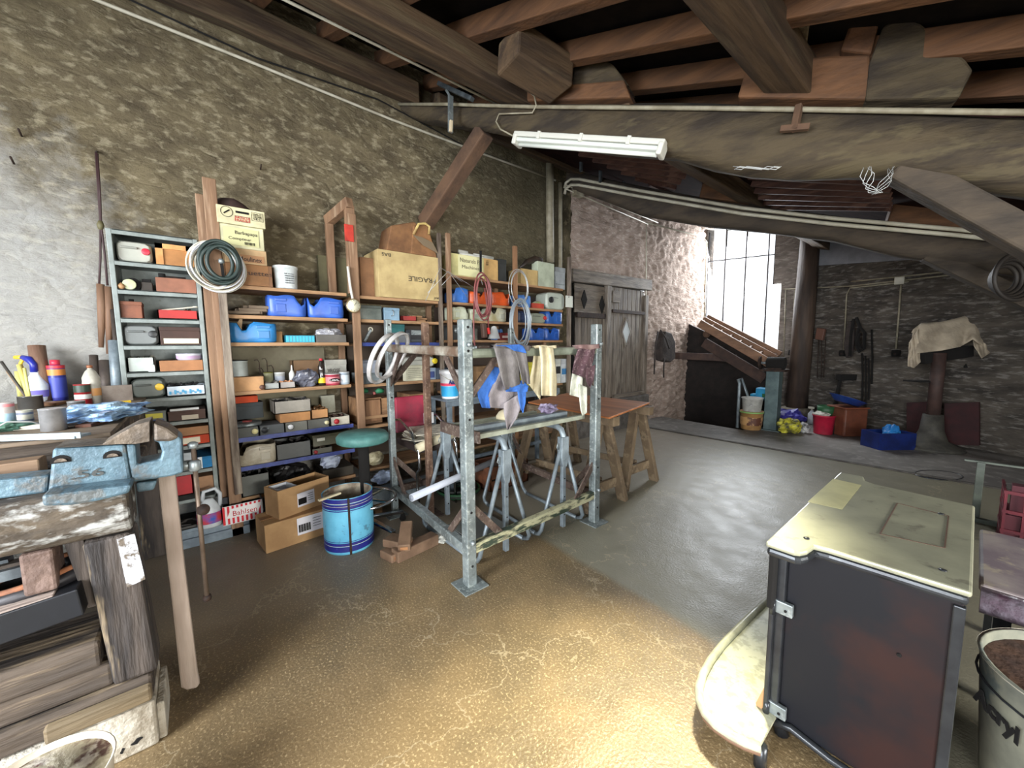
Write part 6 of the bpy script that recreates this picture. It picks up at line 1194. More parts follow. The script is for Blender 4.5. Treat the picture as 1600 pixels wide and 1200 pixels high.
# stacked sleepers under the bench
for k, (z0, z1, x, ye, lb) in enumerate(((.315, .40, 1.93, -.29, 'upper thick grey timber baulk stacked under the bench end'), (.235, .31, 1.92, -.27, 'middle split timber baulk stacked under the bench end'), (.16, .232, 1.945, -.18, 'lowest long timber baulk on the concrete block under the bench'))):
    a = MB(); a.box(x-.22, x, -2.5, ye, z0, z1); o = one(a, 'timber_baulk', m_bw_, lb, 'timber', bev=.01)
one(bx(1.945, 1.975, -.41, -.182, .165, .215), 'timber_packer', wood('packer', (128, 112, 86), (92, 80, 60), 1, bump=.5), 'short weathered packing board under the front bench leg', 'timber', bev=.008)
t = thing('concrete_block', 'whitish concrete block with two dark holes under the bench end', 'block', (1.9, -.3, 0)); m_cb = mat('pale_concrete', (196, 190, 176), (150, 140, 122), rough=.95, sc=9, bump=.7, bsc=40)
bx(1.74, 1.965, -.5, -.178, 0, .157).build('block', m_cb, t, bev=.008); bx(1.76, 1.95, -.178, -.158, 0, .13).build('end_rib', m_cb, t, bev=.004)
for yy in (-.225, -.262): MB().lathe([(.0, 0), (.012, 0), (.012, .002), (0, .002)], (0, 0, 0), 12).build
a = MB(); 
for yy, w_, zz in ((-.228, .015, .045), (-.262, .006, .035)): a.add([(1.967, yy+w_*cos(2*pi*k/12), zz+.006*sin(2*pi*k/12)+(.004 if cos(2*pi*k/12) > 0 else -.003)) for k in range(12)], [tuple(range(12))])
a.build('hole', m_dk, t)
bx(1.76, 1.93, -1.6, -.52, 0, .157).build('block', m_cb, t)
# junk on the lower level
t = thing('steel_beam', 'black flat steel box section lying under the bench', 'beam', (1.85, -.8, .43)); MB().bar((1.90, -1.6, .44), (1.9, -.31, .555), .12, .085).build('section', mat('black_steel', (24, 27, 33), (18, 20, 24), rough=.45, metal=.3, sc=6), t, bev=.004)
t = thing('grey_batten', 'pale grey batten above the black section under the bench', 'batten', (1.85, -.9, .5)); MB().bar((1.93, -1.5, .5), (1.93, -.36, .585), .05, .022).build('batten', grey('pale_batten', 1, (150, 136, 126), (120, 106, 98)), t, bev=.003)
t = thing('iron_pulley', 'dark ribbed iron ring with rusty rim under the bench', 'ring', (1.8, -.42, .55)); 
MB().tube([(1.82+.08*cos(2*pi*k/26), -.41+.11*sin(2*pi*k/26), .6+.02*sin(2*pi*k/26)) for k in range(26)], .022, 9, closed=True).build('ring', mat('ribbed_black', (40, 38, 40), rough=.5, metal=.4), t); MB().tube([(1.82+.08*cos(2*pi*k/26), -.41+.11*sin(2*pi*k/26), .622+.02*sin(2*pi*k/26)) for k in range(26)], .01, 7, closed=True).build('rusty_rim', mat('orange_rust', (150, 96, 62), (110, 70, 48), rough=.8, sc=20), t)
t = thing('bench_screw', 'rusty square block hanging from under the bench front above the ring', 'block', (1.87, -.37, .63)); bx(1.83, 1.93, -.42, -.355, .60, .725).build('block', mat('rusty_block', (120, 100, 90), (84, 66, 58), rough=.7, sc=10, bump=.4, metal=.2), t, bev=.008); MB().cyl((1.88, -.39, .58), (1.88, -.39, .6), .04, n=16).build('collar', m_iron, t)
for k in range(5):
    one(MB().bar((1.8-.03*k, -1.7, .58+.02*k), (1.86-.02*k, -.4-.03*k, .66+.008*k), .035, .03), 'scrap_bar', m_bw_ if k % 2 else m_dgal, 'scrap bar in the dark heap just below the bench front', 'scrap', 'scrap bars under the bench front')
# vice
m_vb = mat('vice_blue_enamel', (92, 118, 130), (70, 92, 104), rough=.45, sc=9, bump=.25, bsc=50, c3=(92, 84, 72), sc3=13, lo3=.56, hi3=.64, metal=.15)
m_vr = mat('vice_bare_iron', (112, 100, 86), (76, 68, 60), rough=.5, metal=.35, sc=12, bump=.35)
t = thing('bench_vice', 'large blue-grey enamelled engineer vice marked 56 on the bench end', 'vice', (1.78, -.22, .87))
XV = 1.885; px3 = lambda pts, X=XV: [onX(x, y, X) for x, y in pts]
MB().prism(px3([(82, 701), (196, 695), (201, 725), (206, 756), (74, 772), (78, 738)]), (-.13, 0, 0)).build('fixed_body', m_vb, t, bev=.008)
MB().prism(px3([(64, 774), (206, 757), (202, 771), (150, 784), (112, 790), (66, 792)], 1.968), (-.24, 0, 0)).build('base_flange', m_vb, t, bev=.008)
MB().prism(px3([(84, 700), (160, 694), (190, 676), (212, 664), (234, 658), (234, 690), (212, 694), (190, 694)], XV-.0), (-.12, 0, 0)).build('fixed_jaw', m_vr, t, bev=.01)
MB().prism(px3([(196, 695), (212, 695), (214, 726), (250, 718), (253, 706), (248, 691), (240, 690), (240, 664), (262, 670), (284, 686), (287, 738), (270, 744), (207, 754), (201, 725)], XV-.005), (-.12, 0, 0)).build('moving_jaw', m_vb, t, bev=.01)
MB().prism(px3([(240, 660), (262, 669), (280, 683), (268, 690), (250, 690), (240, 690)], XV+.003), (-.13, 0, 0)).build('jaw_face', m_vr, t, bev=.008)
q = px3([(210, 693), (252, 712)]); 
MB().prism(px3([(212, 755), (246, 751), (240, 766), (214, 770)], XV-.02), (-.09, 0, 0)).build('lower_slide', m_vb, t, bev=.006)
MB().prism(px3([(-120, 762), (76, 742), (74, 770), (-120, 796)], XV-.02), (-.08, 0, 0)).build('slide_bar', m_vb, t, bev=.006)
for cx2 in (95, 176):
    c = onX(cx2, 720 if cx2 == 95 else 712, XV+.001); 
    MB().prism([c+Vector((0, .021*cos(k*pi/8), .017*sin(k*pi/8))) for k in range(9)]+[c+Vector((0, -.021, -.006)), c+Vector((0, .021, -.006))], (.002, 0, 0)).build('bolt_recess', m_dk, t)
    MB().prism([c+Vector((.002, .013*cos(k*pi/8), .010*sin(k*pi/8)-.002)) for k in range(9)], (.004, 0, 0)).build('bolt_head', m_vr, t)
text('.56', .026, onX(137, 740, XV+.004), (0, 1, .0), (0, 0, 1), mat('cast_mark', (60, 62, 60)), t, width=.07, bold=.02)
c = onX(292, 727, XV-.06); MB().cyl(c+Vector((0, -.03, 0)), c+Vector((0, .025, 0)), .018, n=18).build('screw', m_galv, t)
c2 = c+Vector((.02, .022, 0)); MB().lathe([(.012, -.02), (.018, -.014), (.018, .014), (.012, .02)], c2+Vector((0, 0, .0)), 16).build('screw_head', m_galv, t)
e0, e1 = onX(297, 700, XV-.04), onX(322, 942, XV-.04); e1.y = e0.y
h_ = MB().cyl(Vector((c2.x+.0, c2.y+.0, e0.z+.03-.03)), Vector((c2.x, c2.y, .385)), .0075, n=12).build('handle_bar', mat('worn_steel_rod', (120, 104, 90), (90, 76, 64), rough=.4, metal=.5, sc=12), t)
MB().lathe([(0, -.014), (.012, -.008), (.014, 0), (.012, .01), (0, .014)], (c2.x, c2.y, .38), 14).build('handle_ball', m_iron, h_); MB().lathe([(0, -.01), (.014, -.006), (.016, .01), (.008, .016), (0, .018)], (c2.x, c2.y, e0.z+.005), 14).build('handle_ball', m_galv, h_)
MB().cyl(Vector((c2.x-.03, c2.y+.012, .705)), Vector((c2.x+.012, c2.y+.012, .72)), .02, n=16).build('clamp_knob', m_iron, h_)
# grey paddle board standing against the vice
bb = [onX(x, y, 1.80) for x, y in ((246, 745), (274, 741), (285, 850), (306, 1020), (309, 1034), (304, 1040), (288, 1043), (279, 1040))]
t = thing('paddle_board', 'weathered grey plank propped upright below the vice, rounded lower end on the floor', 'plank', (1.8, -.1, 0)); zs_ = min(v.z for v in bb)
for v in bb: v.z = v.z-(zs_-.0)*max(0, (.84-v.z)/.84)
MB().prism(bb, (-.035, 0, 0)).build('plank', wood('grey_plank', (176, 160, 146), (136, 118, 104), 2, sc=8, bump=.4, c3=(172, 158, 144)), t, bev=.006)
# tub at the bottom edge
q = Vector((2.2, -.33, 0)); t = thing('plaster_tub', 'white tub with dried plaster inside at the bottom left corner', 'tub', q); 
c = onZ(60, 1226, .3); q = Vector((c.x, c.y, 0)); R_t = (onZ(180, 1168, .3)-c).length*1.0
MB().lathe([(R_t*.8, 0), (R_t*.98, .29), (R_t*1.02, .3), (R_t*1.0, .302), (R_t*.97, .298), (R_t*.78, .01), (0, .01)], q, 36).build('body', M((214, 206, 190), (180, 170, 150), .45), t); MB().lathe([(0, .06), (R_t*.83, .06), (R_t*.965, .285)], q, 36).build('dried_plaster', mat('dried_plaster', (176, 168, 146), (84, 54, 46), rough=.9, sc=11, lo=.46, hi=.54, bump=.6, c3=(222, 216, 204), sc3=16), t)
# ---- things on the bench
ZB = 1.0
def bpos(x, y, z=ZB): p = onZ(x, y, z); return p
q = bpos(60, 628); q.x = max(q.x, .14); t = thing('spray_bottle', 'white spray bottle with blue head and yellow trigger on the bench', 'bottle', q); H_ = zat(50, 556, q)-ZB; k_ = H_/.27; m_sb = M((214, 220, 224), (190, 198, 204), .35)
MB().lathe([(.045*k_, 0), (.048*k_, .01), (.048*k_, .1*k_), (.03*k_, .14*k_), (.018*k_, .165*k_), (.018*k_, .18*k_)], q, 20, sx=.75).build('body', m_sb, t)
m_bl = M((36, 44, 140), None, .35); m_ye = M((236, 196, 50), None, .4); vL = Vector((.0, -1, 0)); sdir = (-_r*.9).normalized(); sdir.z = 0
MB().tube([q+Vector((0, 0, .175*k_)), q+Vector((0, 0, .22*k_)), q+sdir*.02*k_+Vector((0, 0, .25*k_)), q+sdir*.06*k_+Vector((0, 0, .262*k_))], .02*k_, 10, rs=[.017*k_, .016*k_, .02*k_, .013*k_]).build('spray_head', m_bl, t)
MB().tube([q+sdir*.055*k_+Vector((0, 0, .262*k_)), q+sdir*.1*k_+Vector((0, 0, .262*k_))], .011*k_, 8).build('nozzle', m_ye, t); MB().tube([q+sdir*.055*k_+Vector((0, 0, .255*k_)), q+sdir*.075*k_+Vector((0, 0, .225*k_)), q+sdir*.07*k_+Vector((0, 0, .195*k_))], .008*k_, 8).build('trigger', m_ye, t)
MB().lathe([(.049*k_, .03*k_), (.049*k_, .07*k_)], q, 20, sx=.76).build('blue_label', M((110, 100, 180)), t)
def btin(x0, x1, yt, yb, c, label, name='metal_tin', cat='tin', z=ZB, cap=None, bands=(), prof=None, lidc=None, xm=.14, rough=.4, metal=0, hmul=1):
    c_ = onZ((x0+x1)/2, yb, z); 
    if c_.x < xm: c_ = onX((x0+x1)/2, yb, xm); c_.z = z
    dl = onZ(x0, yb, z) if c_.x > xm else onX(x0, yb, xm); dr = onZ(x1, yb, z) if c_.x > xm else onX(x1, yb, xm)
    dist = (c_-CAM).dot(_f); r = (x1-x0)/2*dist/FPX/sqrt(1+(((x0+x1)/2-800)/FPX)**2); H = zat((x0+x1)/2, yt, c_)-z; c_ = c_+Vector((-r*.8, r*.5, 0)) if c_.x > xm else c_; t = thing(name, label, cat, c_)
    P0 = prof or [(.96, 0), (1, .02), (1, .97), (1.03, .975), (1.03, 1), (.9, .99), (0, .985)]
    MB().lathe([(a_*r, b_*H) for a_, b_ in P0], c_, 24).build('body', M(c, dark(c, .85), rough, metal=metal, sc=12), t)
    for (z0, z1, cc) in bands: MB().lathe([(r*1.012, H*z0), (r*1.012, H*z1)], c_, 24).build('label_band', M(cc, None, .45), t)
    if cap: MB().lathe([(r*cap[1], H*cap[2]), (r*cap[1], H*cap[3]), (0, H*cap[3]+.001)], c_, 18).build('cap', M(cap[0], None, .4), t)
    return t, c_, r, H
btin(78, 108, 566, 624, (40, 44, 130), 'blue and yellow oil can with red cap and green top on the bench', 'oil_can', 'can', bands=((.66, .82, (206, 130, 60)), (.08, .6, (60, 70, 160)), (.84, .92, (200, 50, 60))), cap=((200, 50, 70), .55, .9, 1.06), prof=[(.96, 0), (1, .02), (1, .84), (.8, .9), (.6, .93)])
tt, c_, r, H = btin(84, 96, 568, 625, (206, 214, 220), 'white paper slip on the blue oil can' if False else 'narrow white bottle tucked behind the oil can', 'white_bottle', 'bottle', xm=.1, prof=[(.9, 0), (1, .03), (1, .7), (.4, .9), (.3, 1)])
btin(109, 137, 601, 634, (150, 30, 36), 'square-shouldered red tin with dark green top band', 'red_tin', 'tin', bands=((.62, .95, (40, 56, 44)), (.3, .52, (206, 206, 200))))
btin(122, 153, 573, 632, (176, 172, 158), 'dusty translucent ribbed bottle with orange label', 'plastic_bottle', 'bottle', prof=[(.96, 0), (1, .04), (.96, .1), (1, .4), (.95, .5), (1, .55), (.95, .62), (.98, .7), (.6, .86), (.28, .93), (.28, 1)], bands=((.22, .42, (196, 140, 80)),), cap=((130, 80, 50), .34, .96, 1.03))
btin(48, 94, 640, 675, (214, 216, 218), 'shiny open steel tin, nearest of the tins on the bench', 'steel_tin', 'tin', rough=.3, metal=.75)
btin(97, 127, 628, 648, (214, 216, 218), 'smaller shiny steel mug-like tin behind the nearest tin', 'steel_tin', 'tin', rough=.3, metal=.7)
tt, c_, r, H = btin(14, 57, 620, 641, (150, 150, 148), 'dark shiny tin holding brushes and pencils', 'steel_tin', 'tin', rough=.25, metal=.8)
for k, (x, y, cc) in enumerate(((2, 565, (60, 56, 50)), (30, 570, (200, 180, 100)), (12, 580, (170, 130, 80)), (38, 575, (206, 200, 120)))):
    e = hit(x, y, _f, _f.dot(c_)); one(MB().tube([c_+Vector((0, 0, H*.4)), e], .006+.004*(k == 1), 8), 'tool_handle', M(cc), 'brush and tool handles standing in the dark shiny tin', 'tool', 'handles in the dark tin')
btin(18, 46, 642, 664, (206, 204, 186), 'white labelled tin under the dark shiny tin front', 'labelled_tin', 'tin', bands=((.2, .35, (90, 96, 110)), (.7, .85, (90, 96, 110))))
btin(-14, 17, 630, 664, (206, 196, 190), 'pinkish and pale blue tin at the left edge of the photo', 'labelled_tin', 'tin', bands=((.1, .5, (150, 180, 196)), (.8, .93, (200, 120, 120))))
btin(24, 36, 580, 625, (206, 200, 120), 'upright yellowish wooden block beside the spray bottle', 'yellow_stick', 'stick', prof=[(1, 0), (1, 1), (0, 1)])
btin(62, 76, 575, 622, (70, 44, 34), 'dark brown glass bottle behind the spray bottle', 'glass_bottle', 'bottle', prof=[(1, 0), (1, .6), (.5, .8), (.4, 1)], xm=.08)
q = bpos(160, 655); a = crumple((q.x, q.y, ZB+.03), .2, .14, .035, 81, amp=.4, n=26)
one(a, 'wipe_cloth', mat('blue_print_cloth', (176, 206, 226), (92, 130, 176), rough=.9, sc=14, bump=.4, bsc=50, c3=(216, 220, 236), sc3=20), 'crumpled pale blue patterned cloth on the bench end', 'cloth')
q0, q1 = bpos(130, 668), bpos(178, 656); one(MB().bar(q0+Vector((0, 0, .006)), q1+Vector((0, 0, .01)), .05, .012), 'rusty_file', mat('rust_brown', (112, 70, 50), (84, 56, 44), rough=.9, sc=20), 'rusty flat file under the front of the blue cloth', 'file', bev=.002)
q0, q1 = onX(168, 633, .9), onX(205, 630, .9); q0, q1 = bpos(168, 640), bpos(205, 636); 
t = thing('folding_rule', 'yellow rule lying on a grey block near the bench end', 'rule', q0); MB().bar(q0+Vector((0, 0, .03)), q1+Vector((0, 0, .03)), .02, .012).build('rule', m_ye, t, bev=.002); MB().bar(q0+Vector((0, 0, .012)), q1+Vector((0, 0, .012)), .05, .022).build('block', M((130, 110, 104)), t)
t = thing('hand_saw', 'dark rusty try-square and saw lying by the wall end of the bench', 'tool', bpos(175, 622)); q0, q1 = onX(155, 622, .5), onX(207, 612, .5); q0.z = q1.z = ZB+.05; MB().bar(q0, q1, .012, .09).build('blade', M((110, 100, 90), (80, 68, 58), .6, metal=.3), t)
q0, q1 = bpos(58, 634), bpos(98, 632); one(MB().bar(q0+Vector((0, 0, .008)), q1+Vector((0, 0, .008)), .1, .014), 'wood_board', M((150, 106, 66), (110, 76, 50), .7), 'small brown board behind the steel tins', 'board', bev=.002)
q0, q1 = bpos(-30, 690), bpos(130, 684); t = thing('metal_profile', 'long pale metal channel along the bench front by the vice', 'channel', q0); a = MB(); a.bar(q0+Vector((0, 0, .008)), q1+Vector((0, 0, .008)), .06, .008); a.bar(q0+Vector((.028, 0, .014)), q1+Vector((.028, 0, .014)), .004, .02); a.build('profile', m_tr, t)
q = bpos(22, 672); t = thing('wire_clip', 'small white clip and bent wire near the left edge of the bench', 'clip', q); MB().bar(q, q+Vector((.02, .1, .01)), .03, .02).build('clip', m_white, t, bev=.005); MB().tube([q+Vector((.05, -.05, .005)), q+Vector((.06, 0, .04)), q+Vector((.03, .05, .03)), q+Vector((.02, .09, .005))], .003, 6).build('wire', m_wire, t)
one(crumple(bpos(8, 672)+Vector((0, 0, .012)), .06, .07, .018, 83, amp=.4), 'green_rag', M((90, 130, 110), (60, 96, 84)), 'greenish rag at the left edge of the bench', 'rag')
t = thing('wooden_jig', 'brown machined timber lying beyond the channel, left of the vice', 'timber', (1.7, -.7, .9))
MB().bar((1.66, -1.6, .91), (1.7, -.40, .93), .07, .05).build('timber', wood('jig_wood', (150, 124, 94), (116, 92, 70), 1, sc=9), t, bev=.004); MB().bar((1.72, -1.6, .87), (1.75, -.40, .885), .05, .03).build('lower_strip', m_bw_, t, bev=.003)
# clubs on a cord
xw = .07; t = thing('cord_and_handles', 'two long turned wooden handles hanging on a dark cord from a nail on the wall', 'handles', onX(155, 400, xw)); m_cord = M((60, 40, 40))
MB().tube([onX(x, y, xw) for x, y in ((150, 238), (154, 300), (157, 352), (157, 400), (155, 446))], .006, 7).build('cord', m_cord, t); MB().tube([onX(x, y, xw) for x, y in ((152, 240), (156, 300), (158, 352), (164, 400), (168, 446))], .006, 7).build('cord', m_cord, t)
MB().tube([onX(157, 345, xw), onX(157, 352, xw), onX(157, 359, xw)], .02, 9, rs=[.01, .018, .01]).build('knot', M((96, 90, 60)), t); MB().cyl(onX(151, 237, .0), onX(151, 237, .09), .006, n=8).build('nail', m_iron, t)
m_hw = wood('handle_wood', (132, 100, 76), (100, 74, 56), 2, sc=12)
for k, pts in enumerate((((157, 444), (159, 480), (158, 543)), ((169, 448), (171, 490), (170, 553)))):
    MB().tube([onX(x, y, xw+.01) for x, y in pts], .02, 12, rs=[.019, .021, .012]).build('handle', m_hw, t, bev=0)
# tubes standing in the corner on the bench
for k, (x0, y0, x1, y1, r, lb) in enumerate(((178, 532, 182, 612, .028, 'grey steel tube with open end, thickest of the tubes beside the grey unit'), (176, 484, 186, 600, .012, 'thin steel rod rising beside the grey unit'), (146, 555, 148, 608, .02, 'short dark tube, leftmost of the tubes at the wall'), (163, 563, 165, 610, .028, 'stout dark tube between the other tubes'), (190, 545, 194, 612, .02, 'dark tube tight against the grey unit side'), (57, 540, 66, 600, .035, 'brown wooden rod leaning on the wall behind the spray bottle'))):
    p0, p1 = onX(x0, y0, .12), onX(x1, y1, .16); p1.z = .93 if k != 5 else 1.0; t = thing('standing_tube', lb, 'tube', p1); mm = m_tr if k == 0 else (wood('stick_brown', (128, 98, 78), (98, 72, 58), 2) if k == 5 else M((84, 74, 66), (60, 52, 48), .6, metal=.3)); MB().cyl(p1, p0, r, n=14).build('tube', mm, t); d = (p0-p1).normalized()
    if k != 5: MB().cyl(p0, p0+d*.002, r*.75, n=12).build('bore', m_dk, t)
for k, (x, y) in enumerate(((34, 213), (22, 256), (407, 265))):
    q = onX(x, y, .02); one(MB().cyl(q, q+Vector((.05, 0, .02)), .005, n=7), 'wall_nail', m_iron, 'rusty nail sticking out of the left stone wall', 'nail', 'nails in the left wall')
# ================================================================ STOVE (lower right)
m_st = mat('stove_side_sheet', (20, 21, 26), (44, 26, 24), rough=.5, sc=2.2, lo=.45, hi=.6, spec=.25)
m_top = mat('stove_top_enamel', (166, 166, 142), (144, 144, 124), rough=.35, metal=.2, sc=5, c3=(100, 96, 84), sc3=18, lo3=.6, hi3=.7)
m_edge = mat('stove_dark_edge', (62, 65, 68), (44, 46, 50), rough=.3, metal=.5)
t = thing('wood_stove', 'dark sheet-sided wood stove with pale top plate at lower right', 'stove', (3.43, 1.8, 0))
zt = .70; X0, X1, Y0, Y1 = 3.262, 3.622, 1.41, 2.26
zb_ = zat(1225, 1128, (3.27, 1.41)); bx(X0, X1, Y0, Y1, zb_, zt-.03).build('body', m_st, t, bev=.004)
def arc(cx, cy, r, a0, a1, n=6): return [(cx+r*cos(a0+(a1-a0)*k/n), cy+r*sin(a0+(a1-a0)*k/n)) for k in range(n+1)]
out = [(3.228, 1.302), (3.300, 1.302)]+[(3.300+.03*sin(a_), 1.302+.085*(1-cos(a_))/1.0) for a_ in (pi*.15, pi*.3, pi*.5)]+[(3.36, 1.393), (3.45, 1.396), (3.632, 1.402), (3.632, 2.175), (3.36, 2.20), (3.325, 2.225), (3.31, 2.29), (3.228, 2.29)]
MB().prism([(x, y, zt-.016) for x, y in out], (0, 0, .016)).build('top_plate', m_top, t, bev=.006)
MB().prism([(x+(.004 if x < 3.4 else -.004), y+(-.003 if y < 1.8 else -.004), zt-.04) for x, y in out], (0, 0, .024)).build('top_moulding', m_edge, t, bev=.009)
q = [onZ(x, y, zt+.0008) for x, y in ((1402, 786), (1482, 806), (1476, 856), (1375, 834))]; a = MB()
for i in range(4): a.bar(q[i], q[(i+1) % 4], .0035, .001)
a.build('flue_cover_joint', mat('joint_rust', (90, 66, 50)), t)
q = [onZ(x, y, zt+.0006) for x, y in ((1302, 748), (1346, 758), (1316, 796), (1262, 784))]
MB().prism(q, (0, 0, .0004)).build('light_patch' if False else 'reflection_patch', mat('yellow_reflection', (196, 192, 140), (180, 176, 128), rough=.4), t)  # pale yellow patch paints a light reflection onto the stove top
for x, y in ((1470, 803), (1260, 841), (1473, 891)): c = onZ(x, y, zt+.001); MB().lathe([(.008, 0), (.008, .002), (0, .003)], c, 12).build('rivet', m_edge, t)
# front frame, hinges, door seen edge-on
a = MB(); a.box(3.238, 3.264, 1.39, 1.43, zb_, zt-.045); a.build('front_stile', m_edge, t, bev=.004)
bx(3.224, 3.242, 1.355, 1.392, .46, zt-.05).build('door_edge', m_dk, t, bev=.005); bx(3.228, 3.242, 1.37, 1.39, zb_+.03, .47).build('door_edge', m_edge, t, bev=.004)
for zz in (.47, zb_+.06):
    h0 = MB().box(3.228, 3.288, 1.384, 1.4, zz-.03, zz+.012).build('hinge', m_galv, t, bev=.003); MB().cyl((3.236, 1.378, zz-.035), (3.236, 1.378, zz+.01), .009, n=12).build('hinge_pin', m_edge, h0); MB().cyl((3.27, 1.38, zz-.012), (3.27, 1.386, zz-.012), .004, n=8).build('hinge_screw', m_dk, h0)
bx(3.604, 3.626, 1.4, 1.42, zb_, zt-.045).build('corner_trim', m_edge, t, bev=.003)
c = onY(1405, 1023, 1.41); MB().lathe([(.005, 0), (0, .003)], (0, 0, 0), 10).build
MB().cyl((c.x, 1.41, c.z), (c.x, 1.406, c.z), .005, n=10).build('screw', m_dk, t)
MB().tube([(3.25, 1.39, zb_), (3.3, 1.4, zb_+.01), (3.4, 1.4, zb_-.01), (3.62, 1.4, zb_-.015)], .012, 8).build('base_rail', m_edge, t)
for x in (3.27, 3.6):
    for y in (1.43, 2.22): MB().tube([(x, y, .12), (x-.008, y, .05), (x, y, 0)], .02, 10, rs=[.026, .016, .022]).build('foot', m_edge, t)
# small wooden peg of the door tool
t2 = thing('wood_sliver', 'small pale wooden wedge stuck beside the lower stove hinge', 'wedge', (3.2, 1.33, .16)); MB().prism([onY(x, y, 1.38) for x, y in ((1181, 1098), (1196, 1070), (1196, 1100), (1183, 1116))], (0, .008, 0)).build('wedge', M((176, 132, 92)), t2)
# hearth plate
t = thing('hearth_plate', 'curved pale stove hearth plate with rolled rim on low feet', 'hearth plate', (3.15, 1.6, 0)); zh = .085
cl = [(1203, 936), (1175, 962), (1150, 987), (1128, 1010), (1110, 1034), (1098, 1056), (1092, 1078), (1093, 1098), (1102, 1117), (1118, 1134), (1140, 1149), (1163, 1161), (1188, 1170)]
pl_ = [onZ(x, y, zh) for x, y in cl]; poly = pl_+[Vector((3.262, pl_[-1].y+.02, zh)), Vector((3.262, pl_[0].y, zh))]
MB().prism([v-Vector((0, 0, .012)) for v in poly], (0, 0, .012)).build('plate', mat('hearth_enamel', (178, 178, 152), (150, 150, 126), rough=.4, sc=26, lo=.48, hi=.6, c3=(120, 116, 92), sc3=9, lo3=.62, hi3=.7), t)
MB().tube([v+Vector((0, 0, .004)) for v in pl_], .014, 10).build('rolled_rim', mat('rim_enamel', (186, 186, 160), (150, 150, 130), rough=.3, sc=14), t)
MB().tube([v-Vector((0, 0, .012)) for v in pl_], .01, 8).build('lower_lip', mat('rim_rust', (110, 84, 66), rough=.6), t)
for x, y in ((3.1, 1.35), (3.15, 1.9), (3.26, 1.26)): MB().cyl((x, y, 0), (x, y, zh-.012), .018, n=10).build('foot', m_edge, t)
# upholstered bench and bucket at the right edge
t = thing('vinyl_bench', 'low dusty table with a shiny plastic-covered rounded edge at the right border', 'table', (4.1, 2.35, 0)); zb = .45
bx(3.66, 4.7, 2.08, 2.72, zb-.03, zb).build('top', mat('dusty_vinyl', (150, 140, 136), (118, 106, 112), rough=.5, sc=5, c3=(176, 166, 140), sc3=8), t, bev=.01); MB().tube([(3.665, 2.07, zb-.05), (4.7, 2.07, zb-.05)], .045, 12).build('wrapped_edge', mat('plastic_wrap_edge', (120, 92, 108), (150, 140, 150), rough=.15, sc=14, bump=.5, bsc=30, spec=.8), t)
for x in (3.72, 4.6):
    for y in (2.14, 2.66): bx(x-.02, x+.02, y-.02, y+.02, 0, zb-.03).build('leg', m_edge, t)
c = Vector((3.90, 1.78, 0)); t = thing('acrylic_bucket', 'dirty grey bucket with faded lettering beside the stove', 'bucket', c); rr = .235; hb = .39
MB().lathe([(rr*.86, 0), (rr*.9, .01), (rr, hb-.01), (rr*1.02, hb), (rr*.98, hb), (rr*.84, .02), (0, .02)], c, 40).build('body', mat('dirty_bucket', (150, 150, 132), (110, 112, 102), rough=.5, sc=5, c3=(60, 80, 88), sc3=4, lo3=.56, hi3=.6), t)
MB().lathe([(0, hb*.95), (rr*.965, hb*.93)], c, 30).build('brown_contents', mat('brown_filling', (84, 58, 42), (64, 44, 34), rough=.95, sc=14, bump=.3), t)
MB().lathe([(rr*1.025, hb-.004), (rr*1.03, hb)], c, 40).build('rim', m_white, t)
ad = Vector((-.86, -.51, 0)); text('Acryl', .062, c+ad*rr*.985+Vector((0, 0, hb*.66)), (.51, -.86, 0), (0, 0, 1), m_dk, t, width=.15, bold=.04)
MB().tube([c+Vector((cos(a_)*rr*1.01, sin(a_)*rr*1.0, hb*.83)) for a_ in [2*pi*k/30 for k in range(30)]], .003, 6, closed=True).build('groove_line', m_edge, t)
# red crate, steel stand
c = onZ(1562, 856, 0); t = thing('bottle_crate', 'dark red ribbed plastic crate at the right edge of the photo', 'crate', c); zc_ = zat(1562, 768, c); m_rc = M((112, 30, 44), (84, 24, 36), .5); a = MB()
XA, YA = c.x, c.y; W_, D_ = .4, .3
for k in range(4): zz = zc_*k/3.0; a.box(XA-.01, XA+W_, YA-.012, YA+.0, max(zz-.012, 0), zz+.008); a.box(XA-.012, XA, YA, YA+D_, max(zz-.012, 0), zz+.008)
for k in range(6): a.box(XA+.075*k-.006, XA+.075*k+.006, YA-.01, YA+.004, 0, zc_)
for k in range(4): a.box(XA-.01, XA+.004, YA+.09*k, YA+.09*k+.012, 0, zc_)
a.build('ribs', m_rc, t); a = MB(); a.box(XA, XA+W_, YA+.004, YA+D_, .01, zc_*.6); a.box(XA+.02, XA+.09, YA+.02, YA+.1, zc_*.6, zc_+.04); a.build('panel', M((76, 22, 34), None, .6), t)
t = thing('small_carton', 'beige carton poking out of the dark red crate', 'box', (XA+.14, YA+.1, zc_)); bx(XA+.1, XA+.2, YA+.02, YA+.14, zc_+.0, zc_+.05).build('body', m_card, t, bev=.003); bx(XA+.1, XA+.2, YA+.02, YA+.14, zc_+.05, zc_+.054).build('flap', m_card, t)
c = onZ(1523, 812, 0); t = thing('steel_stand', 'grey-green steel post on an angle base near the right border', 'stand', c); z_ = zat(1527, 722, c); m_sg = M((96, 104, 94), (74, 80, 74), .5, metal=.2)
MB().box(c.x-.02, c.x+.02, c.y-.02, c.y+.02, .02, z_).build('post', m_sg, t, bev=.003); MB().box(c.x-.04, c.x+.5, c.y-.06, c.y-.02, 0, .03).build('base_angle', m_sg, t, bev=.002); MB().bar((c.x-.08, c.y, z_), (c.x+.6, c.y+.05, z_+.0), .03, .012).build('top_bar', m_sg, t)
